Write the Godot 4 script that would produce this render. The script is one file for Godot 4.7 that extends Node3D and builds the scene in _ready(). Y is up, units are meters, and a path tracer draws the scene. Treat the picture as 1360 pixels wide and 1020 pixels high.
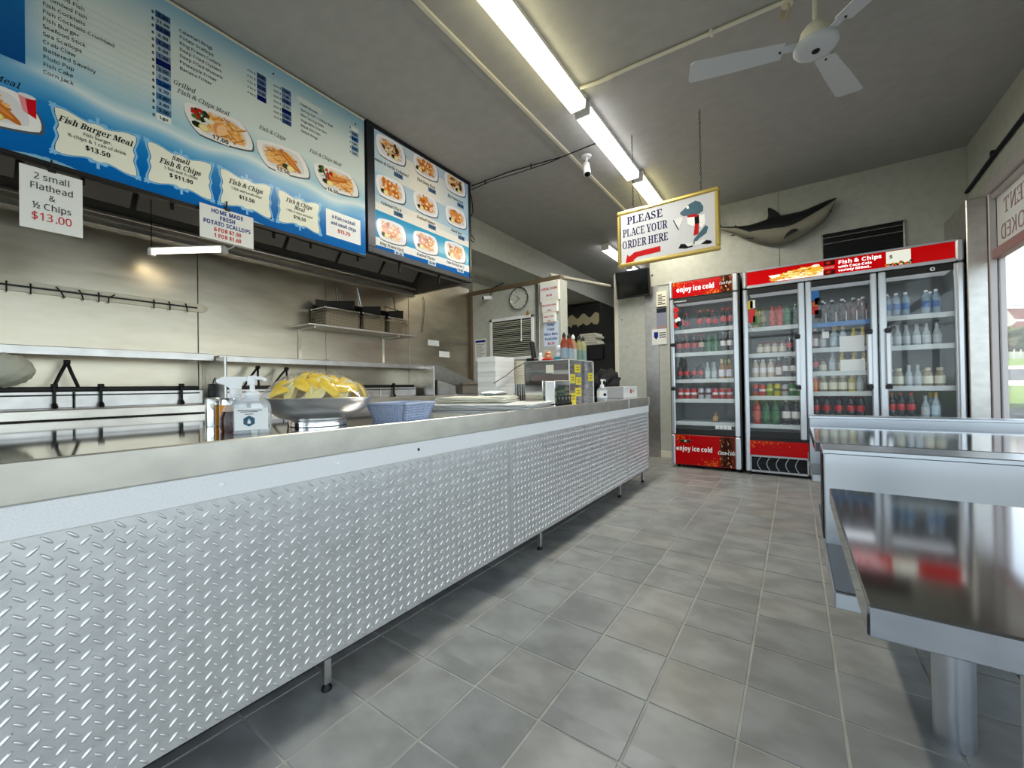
extends Node3D
# A takeaway fish shop: steel service counter, menu boards, drink fridges, booths by the window.
const FOCAL := 537.7345
const EYE := Vector3(0.0, 1.0027, 0.0)
const CEIL := 3.26
const KW := -3.83      # kitchen wall, steel face
const BW := -5.75      # back wall, room face
const RW := 1.4        # right wall, room face
var rng := RandomNumberGenerator.new()
var taken := {}
var MT := {}
var FONT := {}
var VIEW: Basis

# ------------------------------------------------------------------ shapes
class Shape:
	var v := PackedVector3Array()
	var n := PackedVector3Array()
	var t := PackedVector2Array()
	func tri(a: Vector3, b: Vector3, c: Vector3, na: Vector3, nb: Vector3, nc: Vector3, ta := Vector2.ZERO, tb := Vector2.ZERO, tc := Vector2.ZERO) -> void:
		if (b - a).cross(c - a).dot(na + nb + nc) > 0.0:
			v.append_array([a, c, b]); n.append_array([na, nc, nb]); t.append_array([ta, tc, tb])
		else:
			v.append_array([a, b, c]); n.append_array([na, nb, nc]); t.append_array([ta, tb, tc])
	func quad(a: Vector3, b: Vector3, c: Vector3, d: Vector3, nn: Vector3) -> void:
		# a top-left, b top-right, c bottom-right, d bottom-left
		tri(a, b, c, nn, nn, nn, Vector2(0, 0), Vector2(1, 0), Vector2(1, 1))
		tri(a, c, d, nn, nn, nn, Vector2(0, 0), Vector2(1, 1), Vector2(0, 1))
	func box(p: Vector3, s: Vector3, bev := 0.0, bs := Basis.IDENTITY) -> Shape:
		# centre p, full size s, chamfer bev
		var h := s * 0.5
		bev = minf(bev, minf(h.x, minf(h.y, h.z)) * 0.9)
		var ax := [Vector3.RIGHT, Vector3.UP, Vector3.BACK]
		for i in 3:
			var j := (i + 1) % 3
			var k := (i + 2) % 3
			for sg in [-1.0, 1.0]:
				var nn: Vector3 = ax[i] * sg
				var q := []
				for e in [[-1, 1], [1, 1], [1, -1], [-1, -1]]:
					q.append(p + bs * (nn * h[i] + ax[j] * (e[0] * (h[j] - bev)) + ax[k] * (e[1] * (h[k] - bev))))
				quad(q[0], q[1], q[2], q[3], bs * nn)
			if bev > 0.0:
				for sj in [-1.0, 1.0]:
					for sk in [-1.0, 1.0]:
						var q := []
						for e in [[-1, 0], [1, 0], [1, 1], [-1, 1]]:
							var aj: float = h[j] if e[1] == 0 else h[j] - bev
							var ak: float = h[k] - bev if e[1] == 0 else h[k]
							q.append(p + bs * (ax[i] * (e[0] * (h[i] - bev)) + ax[j] * (sj * aj) + ax[k] * (sk * ak)))
						quad(q[0], q[1], q[2], q[3], bs * (ax[j] * sj + ax[k] * sk).normalized())
		if bev > 0.0:
			for sx in [-1.0, 1.0]:
				for sy in [-1.0, 1.0]:
					for sz in [-1.0, 1.0]:
						var nn := bs * Vector3(sx, sy, sz).normalized()
						tri(p + bs * Vector3(sx * h.x, sy * (h.y - bev), sz * (h.z - bev)), p + bs * Vector3(sx * (h.x - bev), sy * h.y, sz * (h.z - bev)), p + bs * Vector3(sx * (h.x - bev), sy * (h.y - bev), sz * h.z), nn, nn, nn)
		return self
	func ab(a: Vector3, b: Vector3, bev := 0.0) -> Shape:
		# box between two opposite corners
		return box((a + b) * 0.5, (b - a).abs(), bev)
	func lathe(prof: Array, o := Vector3.ZERO, seg := 20, bs := Basis.IDENTITY) -> Shape:
		# profile of Vector2(radius, height), bottom to top, round y
		var nn := []
		for i in prof.size() - 1:
			var d: Vector2 = prof[i + 1] - prof[i]
			nn.append(Vector2(d.y, -d.x).normalized() if d.length() > 0.0 else Vector2(0, 1))
		for i in prof.size() - 1:
			var n0: Vector2 = nn[i]
			var n1: Vector2 = nn[i]
			if i > 0 and nn[i - 1].dot(nn[i]) > 0.6: n0 = (nn[i - 1] + nn[i]).normalized()
			if i < nn.size() - 1 and nn[i + 1].dot(nn[i]) > 0.6: n1 = (nn[i + 1] + nn[i]).normalized()
			var p0: Vector2 = prof[i]
			var p1: Vector2 = prof[i + 1]
			for k in seg:
				var a0 := TAU * k / seg
				var a1 := TAU * (k + 1) / seg
				var c0 := Vector3(cos(a0), 0, sin(a0))
				var c1 := Vector3(cos(a1), 0, sin(a1))
				var A := o + bs * (c0 * p0.x + Vector3.UP * p0.y)
				var B := o + bs * (c1 * p0.x + Vector3.UP * p0.y)
				var C := o + bs * (c1 * p1.x + Vector3.UP * p1.y)
				var D := o + bs * (c0 * p1.x + Vector3.UP * p1.y)
				var NA := bs * (c0 * n0.x + Vector3.UP * n0.y)
				var NB := bs * (c1 * n0.x + Vector3.UP * n0.y)
				var NC := bs * (c1 * n1.x + Vector3.UP * n1.y)
				var ND := bs * (c0 * n1.x + Vector3.UP * n1.y)
				var u0 := float(k) / seg
				var u1 := float(k + 1) / seg
				if p0.x > 0.00001: tri(A, B, C, NA, NB, NC, Vector2(u0, 1), Vector2(u1, 1), Vector2(u1, 0))
				if p1.x > 0.00001: tri(A, C, D, NA, NC, ND, Vector2(u0, 1), Vector2(u1, 0), Vector2(u0, 0))
		return self
	func cyl(a: Vector3, b: Vector3, r: float, seg := 12, r2 := -1.0) -> Shape:
		if r2 < 0.0: r2 = r
		var up := (b - a).normalized()
		var x := up.cross(Vector3.RIGHT if absf(up.x) < 0.8 else Vector3.BACK).normalized()
		return lathe([Vector2(0, 0), Vector2(r, 0), Vector2(r2, a.distance_to(b)), Vector2(0, a.distance_to(b))], a, seg, Basis(x, up, x.cross(up)))
	func tube(path: Array, r: float, seg := 8) -> Shape:
		var rings := []
		var x := Vector3.ZERO
		for i in path.size():
			var d: Vector3 = (path[mini(i + 1, path.size() - 1)] - path[maxi(i - 1, 0)]).normalized()
			if i == 0: x = d.cross(Vector3.RIGHT if absf(d.x) < 0.8 else Vector3.BACK).normalized()
			x = (x - d * x.dot(d)).normalized()
			var y := d.cross(x)
			var ring := []
			for k in seg: ring.append(x * cos(TAU * k / seg) + y * sin(TAU * k / seg))
			rings.append(ring)
		for i in path.size() - 1:
			for k in seg:
				var m := (k + 1) % seg
				var A: Vector3 = path[i] + rings[i][k] * r
				var B: Vector3 = path[i] + rings[i][m] * r
				var C: Vector3 = path[i + 1] + rings[i + 1][m] * r
				var D: Vector3 = path[i + 1] + rings[i + 1][k] * r
				tri(A, B, C, rings[i][k], rings[i][m], rings[i + 1][m])
				tri(A, C, D, rings[i][k], rings[i + 1][m], rings[i + 1][k])
		for e in [0, path.size() - 1]:
			var d: Vector3 = (path[1] - path[0] if e == 0 else path[e - 1] - path[e]).normalized() * -1.0
			for k in range(1, seg - 1):
				tri(path[e] + rings[e][0] * r, path[e] + rings[e][k] * r, path[e] + rings[e][k + 1] * r, d, d, d)
		return self
	func prism(poly: Array, o: Vector3, bs: Basis, depth: float, cap_uv := false) -> Shape:
		# outline in the x-y plane of bs at o, front face towards +z of bs, body behind it
		var pts := PackedVector2Array(poly)
		var lo := pts[0]
		var hi := pts[0]
		for q in pts:
			lo = lo.min(q); hi = hi.max(q)
		var ids := Geometry2D.triangulate_polygon(pts)
		for s in [0, 1]:
			var nn := bs.z * (1.0 if s == 0 else -1.0)
			for i in range(0, ids.size(), 3):
				var w := []
				var uv := []
				for k in 3:
					var q := pts[ids[i + k]]
					w.append(o + bs.x * q.x + bs.y * q.y - bs.z * (depth * s))
					uv.append(Vector2((q.x - lo.x) / (hi.x - lo.x), (hi.y - q.y) / (hi.y - lo.y)) if cap_uv else q)
				tri(w[0], w[1], w[2], nn, nn, nn, uv[0], uv[1], uv[2])
		var turn := 1.0 if not Geometry2D.is_polygon_clockwise(pts) else -1.0
		for i in pts.size():
			var p := pts[i]
			var q := pts[(i + 1) % pts.size()]
			var e := (q - p).normalized() * turn
			var nn := bs.x * e.y - bs.y * e.x
			var A := o + bs.x * p.x + bs.y * p.y
			var B := o + bs.x * q.x + bs.y * q.y
			quad(A, B, B - bs.z * depth, A - bs.z * depth, nn)
		return self
	func grid(f: Callable, nu: int, nv: int, flip := false) -> Shape:
		# f(u, v) -> Vector3 over the unit square, smooth normals
		var P := []
		for i in nu + 1:
			var row := []
			for j in nv + 1: row.append(f.call(float(i) / nu, float(j) / nv))
			P.append(row)
		var N := []
		for i in nu + 1:
			var row := []
			for j in nv + 1:
				var du: Vector3 = P[mini(i + 1, nu)][j] - P[maxi(i - 1, 0)][j]
				var dv: Vector3 = P[i][mini(j + 1, nv)] - P[i][maxi(j - 1, 0)]
				var m := du.cross(dv).normalized()
				if m == Vector3.ZERO: m = Vector3.UP
				row.append(-m if flip else m)
			N.append(row)
		for i in nu:
			for j in nv:
				var u0 := Vector2(float(i) / nu, float(j) / nv)
				var u1 := Vector2(float(i + 1) / nu, float(j + 1) / nv)
				tri(P[i][j], P[i + 1][j], P[i + 1][j + 1], N[i][j], N[i + 1][j], N[i + 1][j + 1], u0, Vector2(u1.x, u0.y), u1)
				tri(P[i][j], P[i + 1][j + 1], P[i][j + 1], N[i][j], N[i + 1][j + 1], N[i][j + 1], u0, u1, Vector2(u0.x, u1.y))
		return self
	func mesh(off := Vector3.ZERO) -> ArrayMesh:
		var a := []
		a.resize(Mesh.ARRAY_MAX)
		var vv := v
		if off != Vector3.ZERO:
			vv = PackedVector3Array()
			vv.resize(v.size())
			for i in v.size(): vv[i] = v[i] - off
		a[Mesh.ARRAY_VERTEX] = vv
		a[Mesh.ARRAY_NORMAL] = n
		a[Mesh.ARRAY_TEX_UV] = t
		var m := ArrayMesh.new()
		m.add_surface_from_arrays(Mesh.PRIMITIVE_TRIANGLES, a)
		return m

func S() -> Shape: return Shape.new()

# ------------------------------------------------------------------ photo pixel -> point on a plane of the place
func ray(u: float, v: float) -> Vector3: return VIEW * Vector3((u - 680.0) / FOCAL, -(v - 510.0) / FOCAL, -1.0)
func onx(u: float, v: float, x: float) -> Vector3:
	var d := ray(u, v)
	return EYE + d * (x / d.x)
func ony(u: float, v: float, y: float) -> Vector3:
	var d := ray(u, v)
	return EYE + d * ((y - EYE.y) / d.y)
func onz(u: float, v: float, z: float) -> Vector3:
	var d := ray(u, v)
	return EYE + d * (z / d.z)

# ------------------------------------------------------------------ nodes
func numbered(called: String) -> String:
	taken[called] = taken.get(called, -1) + 1
	return called if taken[called] == 0 else "%s_%03d" % [called, taken[called]]
func origin_of(o: Node) -> Vector3:
	var p := Vector3.ZERO
	while o is Node3D and o != self:
		p += o.position
		o = o.get_parent()
	return p
func thing(called: String, label: String, category: String, at := Vector3.ZERO, group := "") -> Node3D:
	var o := Node3D.new()
	o.name = numbered(called)
	add_child(o)
	o.position = at
	tag(o, label, category, group)
	return o
func tag(o: Node, label: String, category: String, group := "") -> void:
	o.set_meta("label", label)
	o.set_meta("category", category)
	if group: o.set_meta("group", group)
func put(parent: Node3D, called: String, s: Shape, m: Material, label := "") -> MeshInstance3D:
	# a part: shape given in room coordinates (or around the origin for a thing still standing there)
	var o := MeshInstance3D.new()
	o.name = called
	o.mesh = s.mesh(origin_of(parent))
	o.material_override = m
	parent.add_child(o, true)
	if label: o.set_meta("label", label)
	return o
func single(called: String, label: String, category: String, s: Shape, m: Material, at := Vector3.ZERO, group := "") -> MeshInstance3D:
	var o := MeshInstance3D.new()
	o.name = numbered(called)
	o.mesh = s.mesh(at)
	o.material_override = m
	add_child(o)
	o.position = at
	tag(o, label, category, group)
	return o
func struct(called: String, s: Shape, m: Material) -> MeshInstance3D:
	var o := MeshInstance3D.new()
	o.name = called
	o.mesh = s.mesh()
	o.material_override = m
	add_child(o)
	o.set_meta("kind", "structure")
	return o
func copy_of(o: Node3D, at: Vector3, label: String, group := "", turn := 0.0) -> Node3D:
	var c: Node3D = o.duplicate()
	var base := str(o.name)
	var r := RegEx.create_from_string("_[0-9]{3}$")
	c.name = numbered(r.sub(base, ""))
	add_child(c)
	c.position = at
	c.rotation.y = turn
	c.set_meta("label", label)
	if group: c.set_meta("group", group)
	return c

# ------------------------------------------------------------------ lettering
const FACE_X := Basis(Vector3(0, 0, -1), Vector3(0, 1, 0), Vector3(1, 0, 0))     # read from +x
const FACE_Z := Basis(Vector3(1, 0, 0), Vector3(0, 1, 0), Vector3(0, 0, 1))      # read from +z
func words(parent: Node3D, text: String, at: Vector3, height: float, m: Material, face := FACE_X, font := "sans", align := 0, slant := 0.0, squeeze := 1.0, called := "lettering") -> MeshInstance3D:
	# height is that of a capital; at is the baseline point in room coordinates
	if not FONT.has(font):
		var f := SystemFont.new()
		f.font_names = PackedStringArray(["Droid Serif" if font.begins_with("serif") else "Droid Sans"])
		if font.ends_with("bold"): f.font_weight = 700
		FONT[font] = f
	var tm := TextMesh.new()
	tm.text = text
	tm.font = FONT[font]
	tm.font_size = 24
	tm.pixel_size = height / 17.2
	tm.depth = 0.0012
	tm.curve_step = 1.6
	tm.horizontal_alignment = [HORIZONTAL_ALIGNMENT_LEFT, HORIZONTAL_ALIGNMENT_CENTER, HORIZONTAL_ALIGNMENT_RIGHT][align]
	tm.vertical_alignment = VERTICAL_ALIGNMENT_CENTER
	var o := MeshInstance3D.new()
	o.name = called
	o.mesh = tm
	o.material_override = m
	parent.add_child(o, true)
	o.transform = Transform3D(Basis(face.x * squeeze, face.y + face.x * slant, face.z), at + face.y * height * 0.5 + face.z * 0.0007 - origin_of(parent))
	return o

# ------------------------------------------------------------------ pictures for flat print and for grain
func fill_poly(im: Image, pts: Array, c: Color) -> void:
	var y0 := 1e9
	var y1 := -1e9
	for p in pts:
		y0 = minf(y0, p.y); y1 = maxf(y1, p.y)
	for y in range(maxi(0, int(y0)), mini(im.get_height() - 1, int(y1)) + 1):
		var xs := []
		for i in pts.size():
			var a: Vector2 = pts[i]
			var b: Vector2 = pts[(i + 1) % pts.size()]
			if (a.y <= y + 0.5) != (b.y <= y + 0.5): xs.append(a.x + (y + 0.5 - a.y) / (b.y - a.y) * (b.x - a.x))
		xs.sort()
		for k in range(0, xs.size() - 1, 2):
			var xa := int(round(xs[k]))
			var w := int(round(xs[k + 1])) - xa
			if w > 0: im.fill_rect(Rect2i(xa, y, w, 1), c)
func stroke(im: Image, a: Vector2, b: Vector2, w: float, c: Color) -> void:
	var d := (b - a).normalized().orthogonal() * w * 0.5
	fill_poly(im, [a + d, b + d, b - d, a - d], c)
func blob(im: Image, o: Vector2, r: Vector2, c: Color, turn := 0.0, power := 2.0) -> void:
	var pts := []
	for k in 28:
		var a := TAU * k / 28.0
		var q := Vector2(cos(a), sin(a))
		q = Vector2(signf(q.x) * pow(absf(q.x), 2.0 / power), signf(q.y) * pow(absf(q.y), 2.0 / power)) * r
		pts.append(o + q.rotated(turn))
	fill_poly(im, pts, c)
func tex(im: Image) -> ImageTexture:
	im.generate_mipmaps()
	return ImageTexture.create_from_image(im)
func noise_image(w: int, h: int, scale: Vector2, seed_: int, octaves := 4) -> Image:
	# seamless grey noise; scale stretches it
	var f := FastNoiseLite.new()
	f.seed = seed_
	f.noise_type = FastNoiseLite.TYPE_SIMPLEX_SMOOTH
	f.frequency = 1.0
	f.fractal_octaves = octaves
	var im := Image.create(w, h, false, Image.FORMAT_RGB8)
	var bl := w / 8
	for y in h:
		for x in w:
			var p := f.get_noise_2d(x * scale.x, y * scale.y)
			if x < bl:
				p = lerpf(f.get_noise_2d((x + w) * scale.x, y * scale.y), p, float(x) / bl)
			var g := clampf(p * 0.5 + 0.5, 0, 1)
			im.set_pixel(x, y, Color(g, g, g))
	return im
func ramp(im: Image, a: Color, b: Color, lo := 0.0, hi := 1.0) -> Image:
	var o := Image.create(im.get_width(), im.get_height(), false, Image.FORMAT_RGB8)
	for y in im.get_height():
		for x in im.get_width():
			o.set_pixel(x, y, a.lerp(b, clampf((im.get_pixel(x, y).r - lo) / (hi - lo), 0, 1)))
	return o
func plain(c: Color, rough := 0.6, metal := 0.0) -> StandardMaterial3D:
	var m := StandardMaterial3D.new()
	m.albedo_color = c
	m.roughness = rough
	m.metallic = metal
	return m
func glow(c: Color, energy: float, albedo := Color(0.9, 0.9, 0.9)) -> StandardMaterial3D:
	var m := plain(albedo, 0.4)
	m.emission_enabled = true
	m.emission = c
	m.emission_energy_multiplier = energy
	return m
func printed(t: Texture2D, rough := 0.35, lit := 0.0) -> StandardMaterial3D:
	var m := plain(Color.WHITE, rough)
	m.albedo_texture = t
	m.texture_repeat = false
	m.metallic_specular = 0.26
	if lit > 0.0:
		m.emission_enabled = true
		m.emission = Color.BLACK
		m.emission_texture = t
		m.emission_energy_multiplier = lit
	return m
func grained(m: StandardMaterial3D, colour: Texture2D, rough: Texture2D, bump: Texture2D, bump_cm: float, scale: float) -> StandardMaterial3D:
	m.uv1_triplanar = true
	m.uv1_world_triplanar = true
	m.uv1_scale = Vector3.ONE * scale
	if colour: m.albedo_texture = colour
	if rough:
		m.roughness_texture = rough
		m.roughness_texture_channel = BaseMaterial3D.TEXTURE_CHANNEL_RED
	if bump:
		m.heightmap_enabled = true
		m.heightmap_texture = bump
		m.heightmap_scale = bump_cm
	return m

# ================================================================== the scene
func _ready() -> void:
	rng.seed = 20240611
	VIEW = Basis.from_euler(Vector3(deg_to_rad(0.3864), deg_to_rad(34.9508), deg_to_rad(-0.9218)))
	var cam := Camera3D.new()
	cam.name = "camera"
	cam.fov = rad_to_deg(2.0 * atan(510.0 / FOCAL))
	cam.near = 0.03
	cam.far = 400.0
	add_child(cam)
	cam.transform = Transform3D(VIEW, EYE)
	cam.current = true
	var we := WorldEnvironment.new()
	we.name = "environment"
	var env := Environment.new()
	env.background_mode = Environment.BG_SKY
	var sm := ProceduralSkyMaterial.new()
	sm.sky_top_color = Color(0.71, 0.765, 0.815)
	sm.sky_horizon_color = Color(0.875, 0.935, 0.95)
	sm.ground_horizon_color = Color(0.55, 0.56, 0.52)
	sm.ground_bottom_color = Color(0.30, 0.30, 0.27)
	sm.sky_curve = 0.12
	sm.sky_energy_multiplier = 1.0
	sm.sun_angle_max = 12.0
	var sky := Sky.new()
	sky.sky_material = sm
	env.sky = sky
	env.background_energy_multiplier = 2.35
	env.ambient_light_source = Environment.AMBIENT_SOURCE_SKY
	env.tonemap_mode = Environment.TONE_MAPPER_LINEAR
	env.tonemap_exposure = 1.9
	env.sdfgi_enabled = true
	env.ssao_enabled = true
	env.ssil_enabled = true
	we.environment = env
	add_child(we)
	# sun behind the shop: it lights the street and never enters through the glass
	var sun := DirectionalLight3D.new()
	sun.name = "sun"
	sun.light_color = Color(1.0, 0.95, 0.86)
	sun.light_energy = 3.2
	sun.light_angular_distance = 0.6
	sun.shadow_enabled = true
	add_child(sun)
	sun.look_at_from_position(Vector3(-20, 30, -2), Vector3.ZERO)
	materials()
	shell()
	street()
	lamps()
	kitchen()
	counter()
	counter_top_things()
	menus()
	fridges()
	drinks()
	booths()
	hanging()
	back_room()

func area(parent: Node3D, called: String, at: Vector3, bs: Basis, size: Vector2, energy: float, c: Color) -> void:
	var l := AreaLight3D.new()
	l.name = called
	l.area_size = size
	l.light_energy = energy
	l.light_color = c
	l.shadow_enabled = true
	l.area_range = 14.0
	parent.add_child(l, true)
	l.transform = Transform3D(bs, at - origin_of(parent))

const DOWN := Basis(Vector3(1, 0, 0), Vector3(0, 0, -1), Vector3(0, 1, 0))      # -z of the light points down

func materials() -> void:
	# brushed sheet steel: fine scratches along one way, cloudy polish marks
	var fine := noise_image(512, 512, Vector2(0.012, 0.45), 3, 3)
	var cloud := noise_image(384, 384, Vector2(0.016, 0.022), 5, 5)
	var smear := noise_image(384, 384, Vector2(0.010, 0.034), 9, 5)
	var grit := noise_image(384, 384, Vector2(0.22, 0.22), 12, 3)
	var spots := noise_image(384, 384, Vector2(0.03, 0.03), 15, 5)
	var t_rough := tex(ramp(smear, Color(0.45, 0.45, 0.45), Color(1, 1, 1), 0.25, 0.75))
	var t_fine := tex(fine)
	var t_grit := tex(grit)
	var t_soft := tex(ramp(smear, Color(0.86, 0.86, 0.86), Color(1, 1, 1), 0.25, 0.75))
	var t_cloud := tex(ramp(cloud, Color(0.94, 0.94, 0.94), Color(1, 1, 1), 0.25, 0.7))
	MT.steel_wall = grained(plain(Color(0.76, 0.725, 0.66), 0.32, 1.0), tex(ramp(smear, Color(0.92, 0.915, 0.90), Color(1, 1, 1), 0.2, 0.7)), t_soft, t_fine, 0.002, 0.55)
	MT.steel = grained(plain(Color(0.80, 0.79, 0.78), 0.36, 1.0), t_cloud, t_soft, null, 0.0, 1.3)
	MT.steel_top = grained(plain(Color(0.79, 0.78, 0.77), 0.055, 1.0), t_cloud, null, null, 0.0, 1.1)
	MT.steel_fascia = grained(plain(Color(0.82, 0.80, 0.765), 0.38, 0.88), t_cloud, t_soft, null, 0.0, 1.1)
	MT.steel_table = grained(plain(Color(0.70, 0.71, 0.73), 0.085, 1.0), null, null, null, 0.0, 1.4)
	MT.steel_seat = grained(plain(Color(0.80, 0.82, 0.85), 0.28, 1.0), null, null, null, 0.0, 1.4)
	MT.tread = grained(plain(Color(0.90, 0.90, 0.90), 0.36, 0.80), t_cloud, null, null, 0.0, 1.6)
	MT.seat_black = plain(Color(0.13, 0.14, 0.135), 0.28)
	MT.chrome = plain(Color(0.86, 0.86, 0.86), 0.12, 1.0)
	MT.white_strip = grained(plain(Color(0.93, 0.93, 0.93), 0.45), tex(ramp(grit, Color(0.93, 0.93, 0.93), Color(1, 1, 1))), null, null, 0, 2.0)
	MT.wall = grained(plain(Color(0.72, 0.725, 0.695), 0.5), tex(ramp(spots, Color(0.955, 0.955, 0.945), Color(1, 1, 1), 0.2, 0.6)), null, null, 0, 0.8)
	MT.ceiling = grained(plain(Color(0.67, 0.665, 0.65), 0.7), tex(ramp(cloud, Color(0.965, 0.965, 0.96), Color(1, 1, 1), 0.25, 0.7)), null, t_grit, 0.05, 0.9)
	MT.board = plain(Color(0.70, 0.69, 0.64), 0.6)
	MT.trim_brown = plain(Color(0.40, 0.34, 0.26), 0.5)
	MT.trim_cream = plain(Color(0.85, 0.83, 0.76), 0.45)
	MT.hood = plain(Color(0.40, 0.385, 0.36), 0.5)
	MT.black = plain(Color(0.035, 0.035, 0.04), 0.45)
	MT.black_gloss = plain(Color(0.02, 0.02, 0.022), 0.12)
	MT.black_cloth = plain(Color(0.045, 0.045, 0.05), 0.9)
	MT.iron = plain(Color(0.07, 0.065, 0.06), 0.5, 0.4)
	MT.navy = plain(Color(0.03, 0.045, 0.10), 0.3)
	MT.grout = grained(plain(Color(0.70, 0.695, 0.67), 0.9), tex(ramp(spots, Color(0.90, 0.90, 0.89), Color(1, 1, 1), 0.3, 0.7)), null, null, 0, 0.6)
	var tilespot := noise_image(512, 512, Vector2(0.008, 0.011), 31, 6)
	var t_tile := tex(ramp(tilespot, Color(0.86, 0.86, 0.855), Color(1.0, 1.0, 1.0), 0.3, 0.68))
	var k := 0
	for c in [Color(0.59, 0.595, 0.585), Color(0.57, 0.575, 0.57), Color(0.61, 0.61, 0.595), Color(0.585, 0.58, 0.565), Color(0.555, 0.56, 0.555)]:
		MT["tile%d" % k] = grained(plain(c, 0.42), t_tile, tex(ramp(spots, Color(0.7, 0.7, 0.7), Color(1, 1, 1))) if k == 0 else MT.tile0.roughness_texture, t_grit, 0.008, 0.9)
		k += 1
	MT.paper = plain(Color(0.88, 0.88, 0.87), 0.7)
	MT.paper_cream = plain(Color(0.90, 0.89, 0.83), 0.75)
	MT.plastic_white = plain(Color(0.92, 0.92, 0.92), 0.3)
	MT.plastic_grey = plain(Color(0.62, 0.63, 0.65), 0.35)
	MT.alu = plain(Color(0.80, 0.81, 0.83), 0.34, 0.85)
	MT.alu_frame = plain(Color(0.74, 0.71, 0.71), 0.4, 0.3)
	MT.pink_frame = plain(Color(0.66, 0.50, 0.49), 0.45, 0.1)
	MT.red = plain(Color(0.80, 0.04, 0.05), 0.3)
	MT.ink = plain(Color(0.03, 0.035, 0.06), 0.5)
	MT.ink_grey = plain(Color(0.16, 0.17, 0.19), 0.5)
	MT.ink_navy = plain(Color(0.05, 0.06, 0.30), 0.5)
	MT.ink_blue = plain(Color(0.10, 0.18, 0.50), 0.5)
	MT.ink_red = plain(Color(0.74, 0.09, 0.10), 0.5)
	MT.ink_white = plain(Color(0.95, 0.95, 0.94), 0.4)
	MT.gold = plain(Color(0.86, 0.76, 0.45), 0.28, 0.85)
	MT.sign_white = plain(Color(0.80, 0.80, 0.815), 0.35)
	MT.fridge_in = plain(Color(0.36, 0.39, 0.40), 0.5)
	MT.shelf_white = plain(Color(0.76, 0.79, 0.79), 0.4)
	MT.fridge_red = plain(Color(0.66, 0.02, 0.04), 0.28)
	var g := plain(Color(0.93, 0.97, 1.0, 0.045), 0.02)
	g.transparency = BaseMaterial3D.TRANSPARENCY_ALPHA
	MT.glass = g
	var fg := plain(Color(0.93, 0.97, 1.0, 0.025), 0.02)
	fg.transparency = BaseMaterial3D.TRANSPARENCY_ALPHA
	fg.metallic_specular = 0.32
	MT.fridge_glass = fg
	var a := plain(Color(0.95, 0.97, 0.97, 0.07), 0.04)
	a.transparency = BaseMaterial3D.TRANSPARENCY_ALPHA
	MT.acrylic = a
	var wv := noise_image(256, 256, Vector2(0.03, 0.05), 44, 4)
	var w := plain(Color(0.97, 0.98, 1.0, 0.05), 0.06)
	w.transparency = BaseMaterial3D.TRANSPARENCY_ALPHA
	MT.wrap = grained(w, null, null, tex(wv), 0.06, 5.0)
	var fl := plain(Color(0.90, 0.90, 0.88, 0.86), 0.5)
	fl.transparency = BaseMaterial3D.TRANSPARENCY_ALPHA
	MT.film = fl
	MT.spots = tex(spots)
	for k2 in ["ink", "ink_grey", "ink_navy", "ink_blue", "ink_red", "sign_white", "paper"]: MT[k2].metallic_specular = 0.2
	MT.cloud = tex(cloud)
	MT.grit = t_grit

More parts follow.
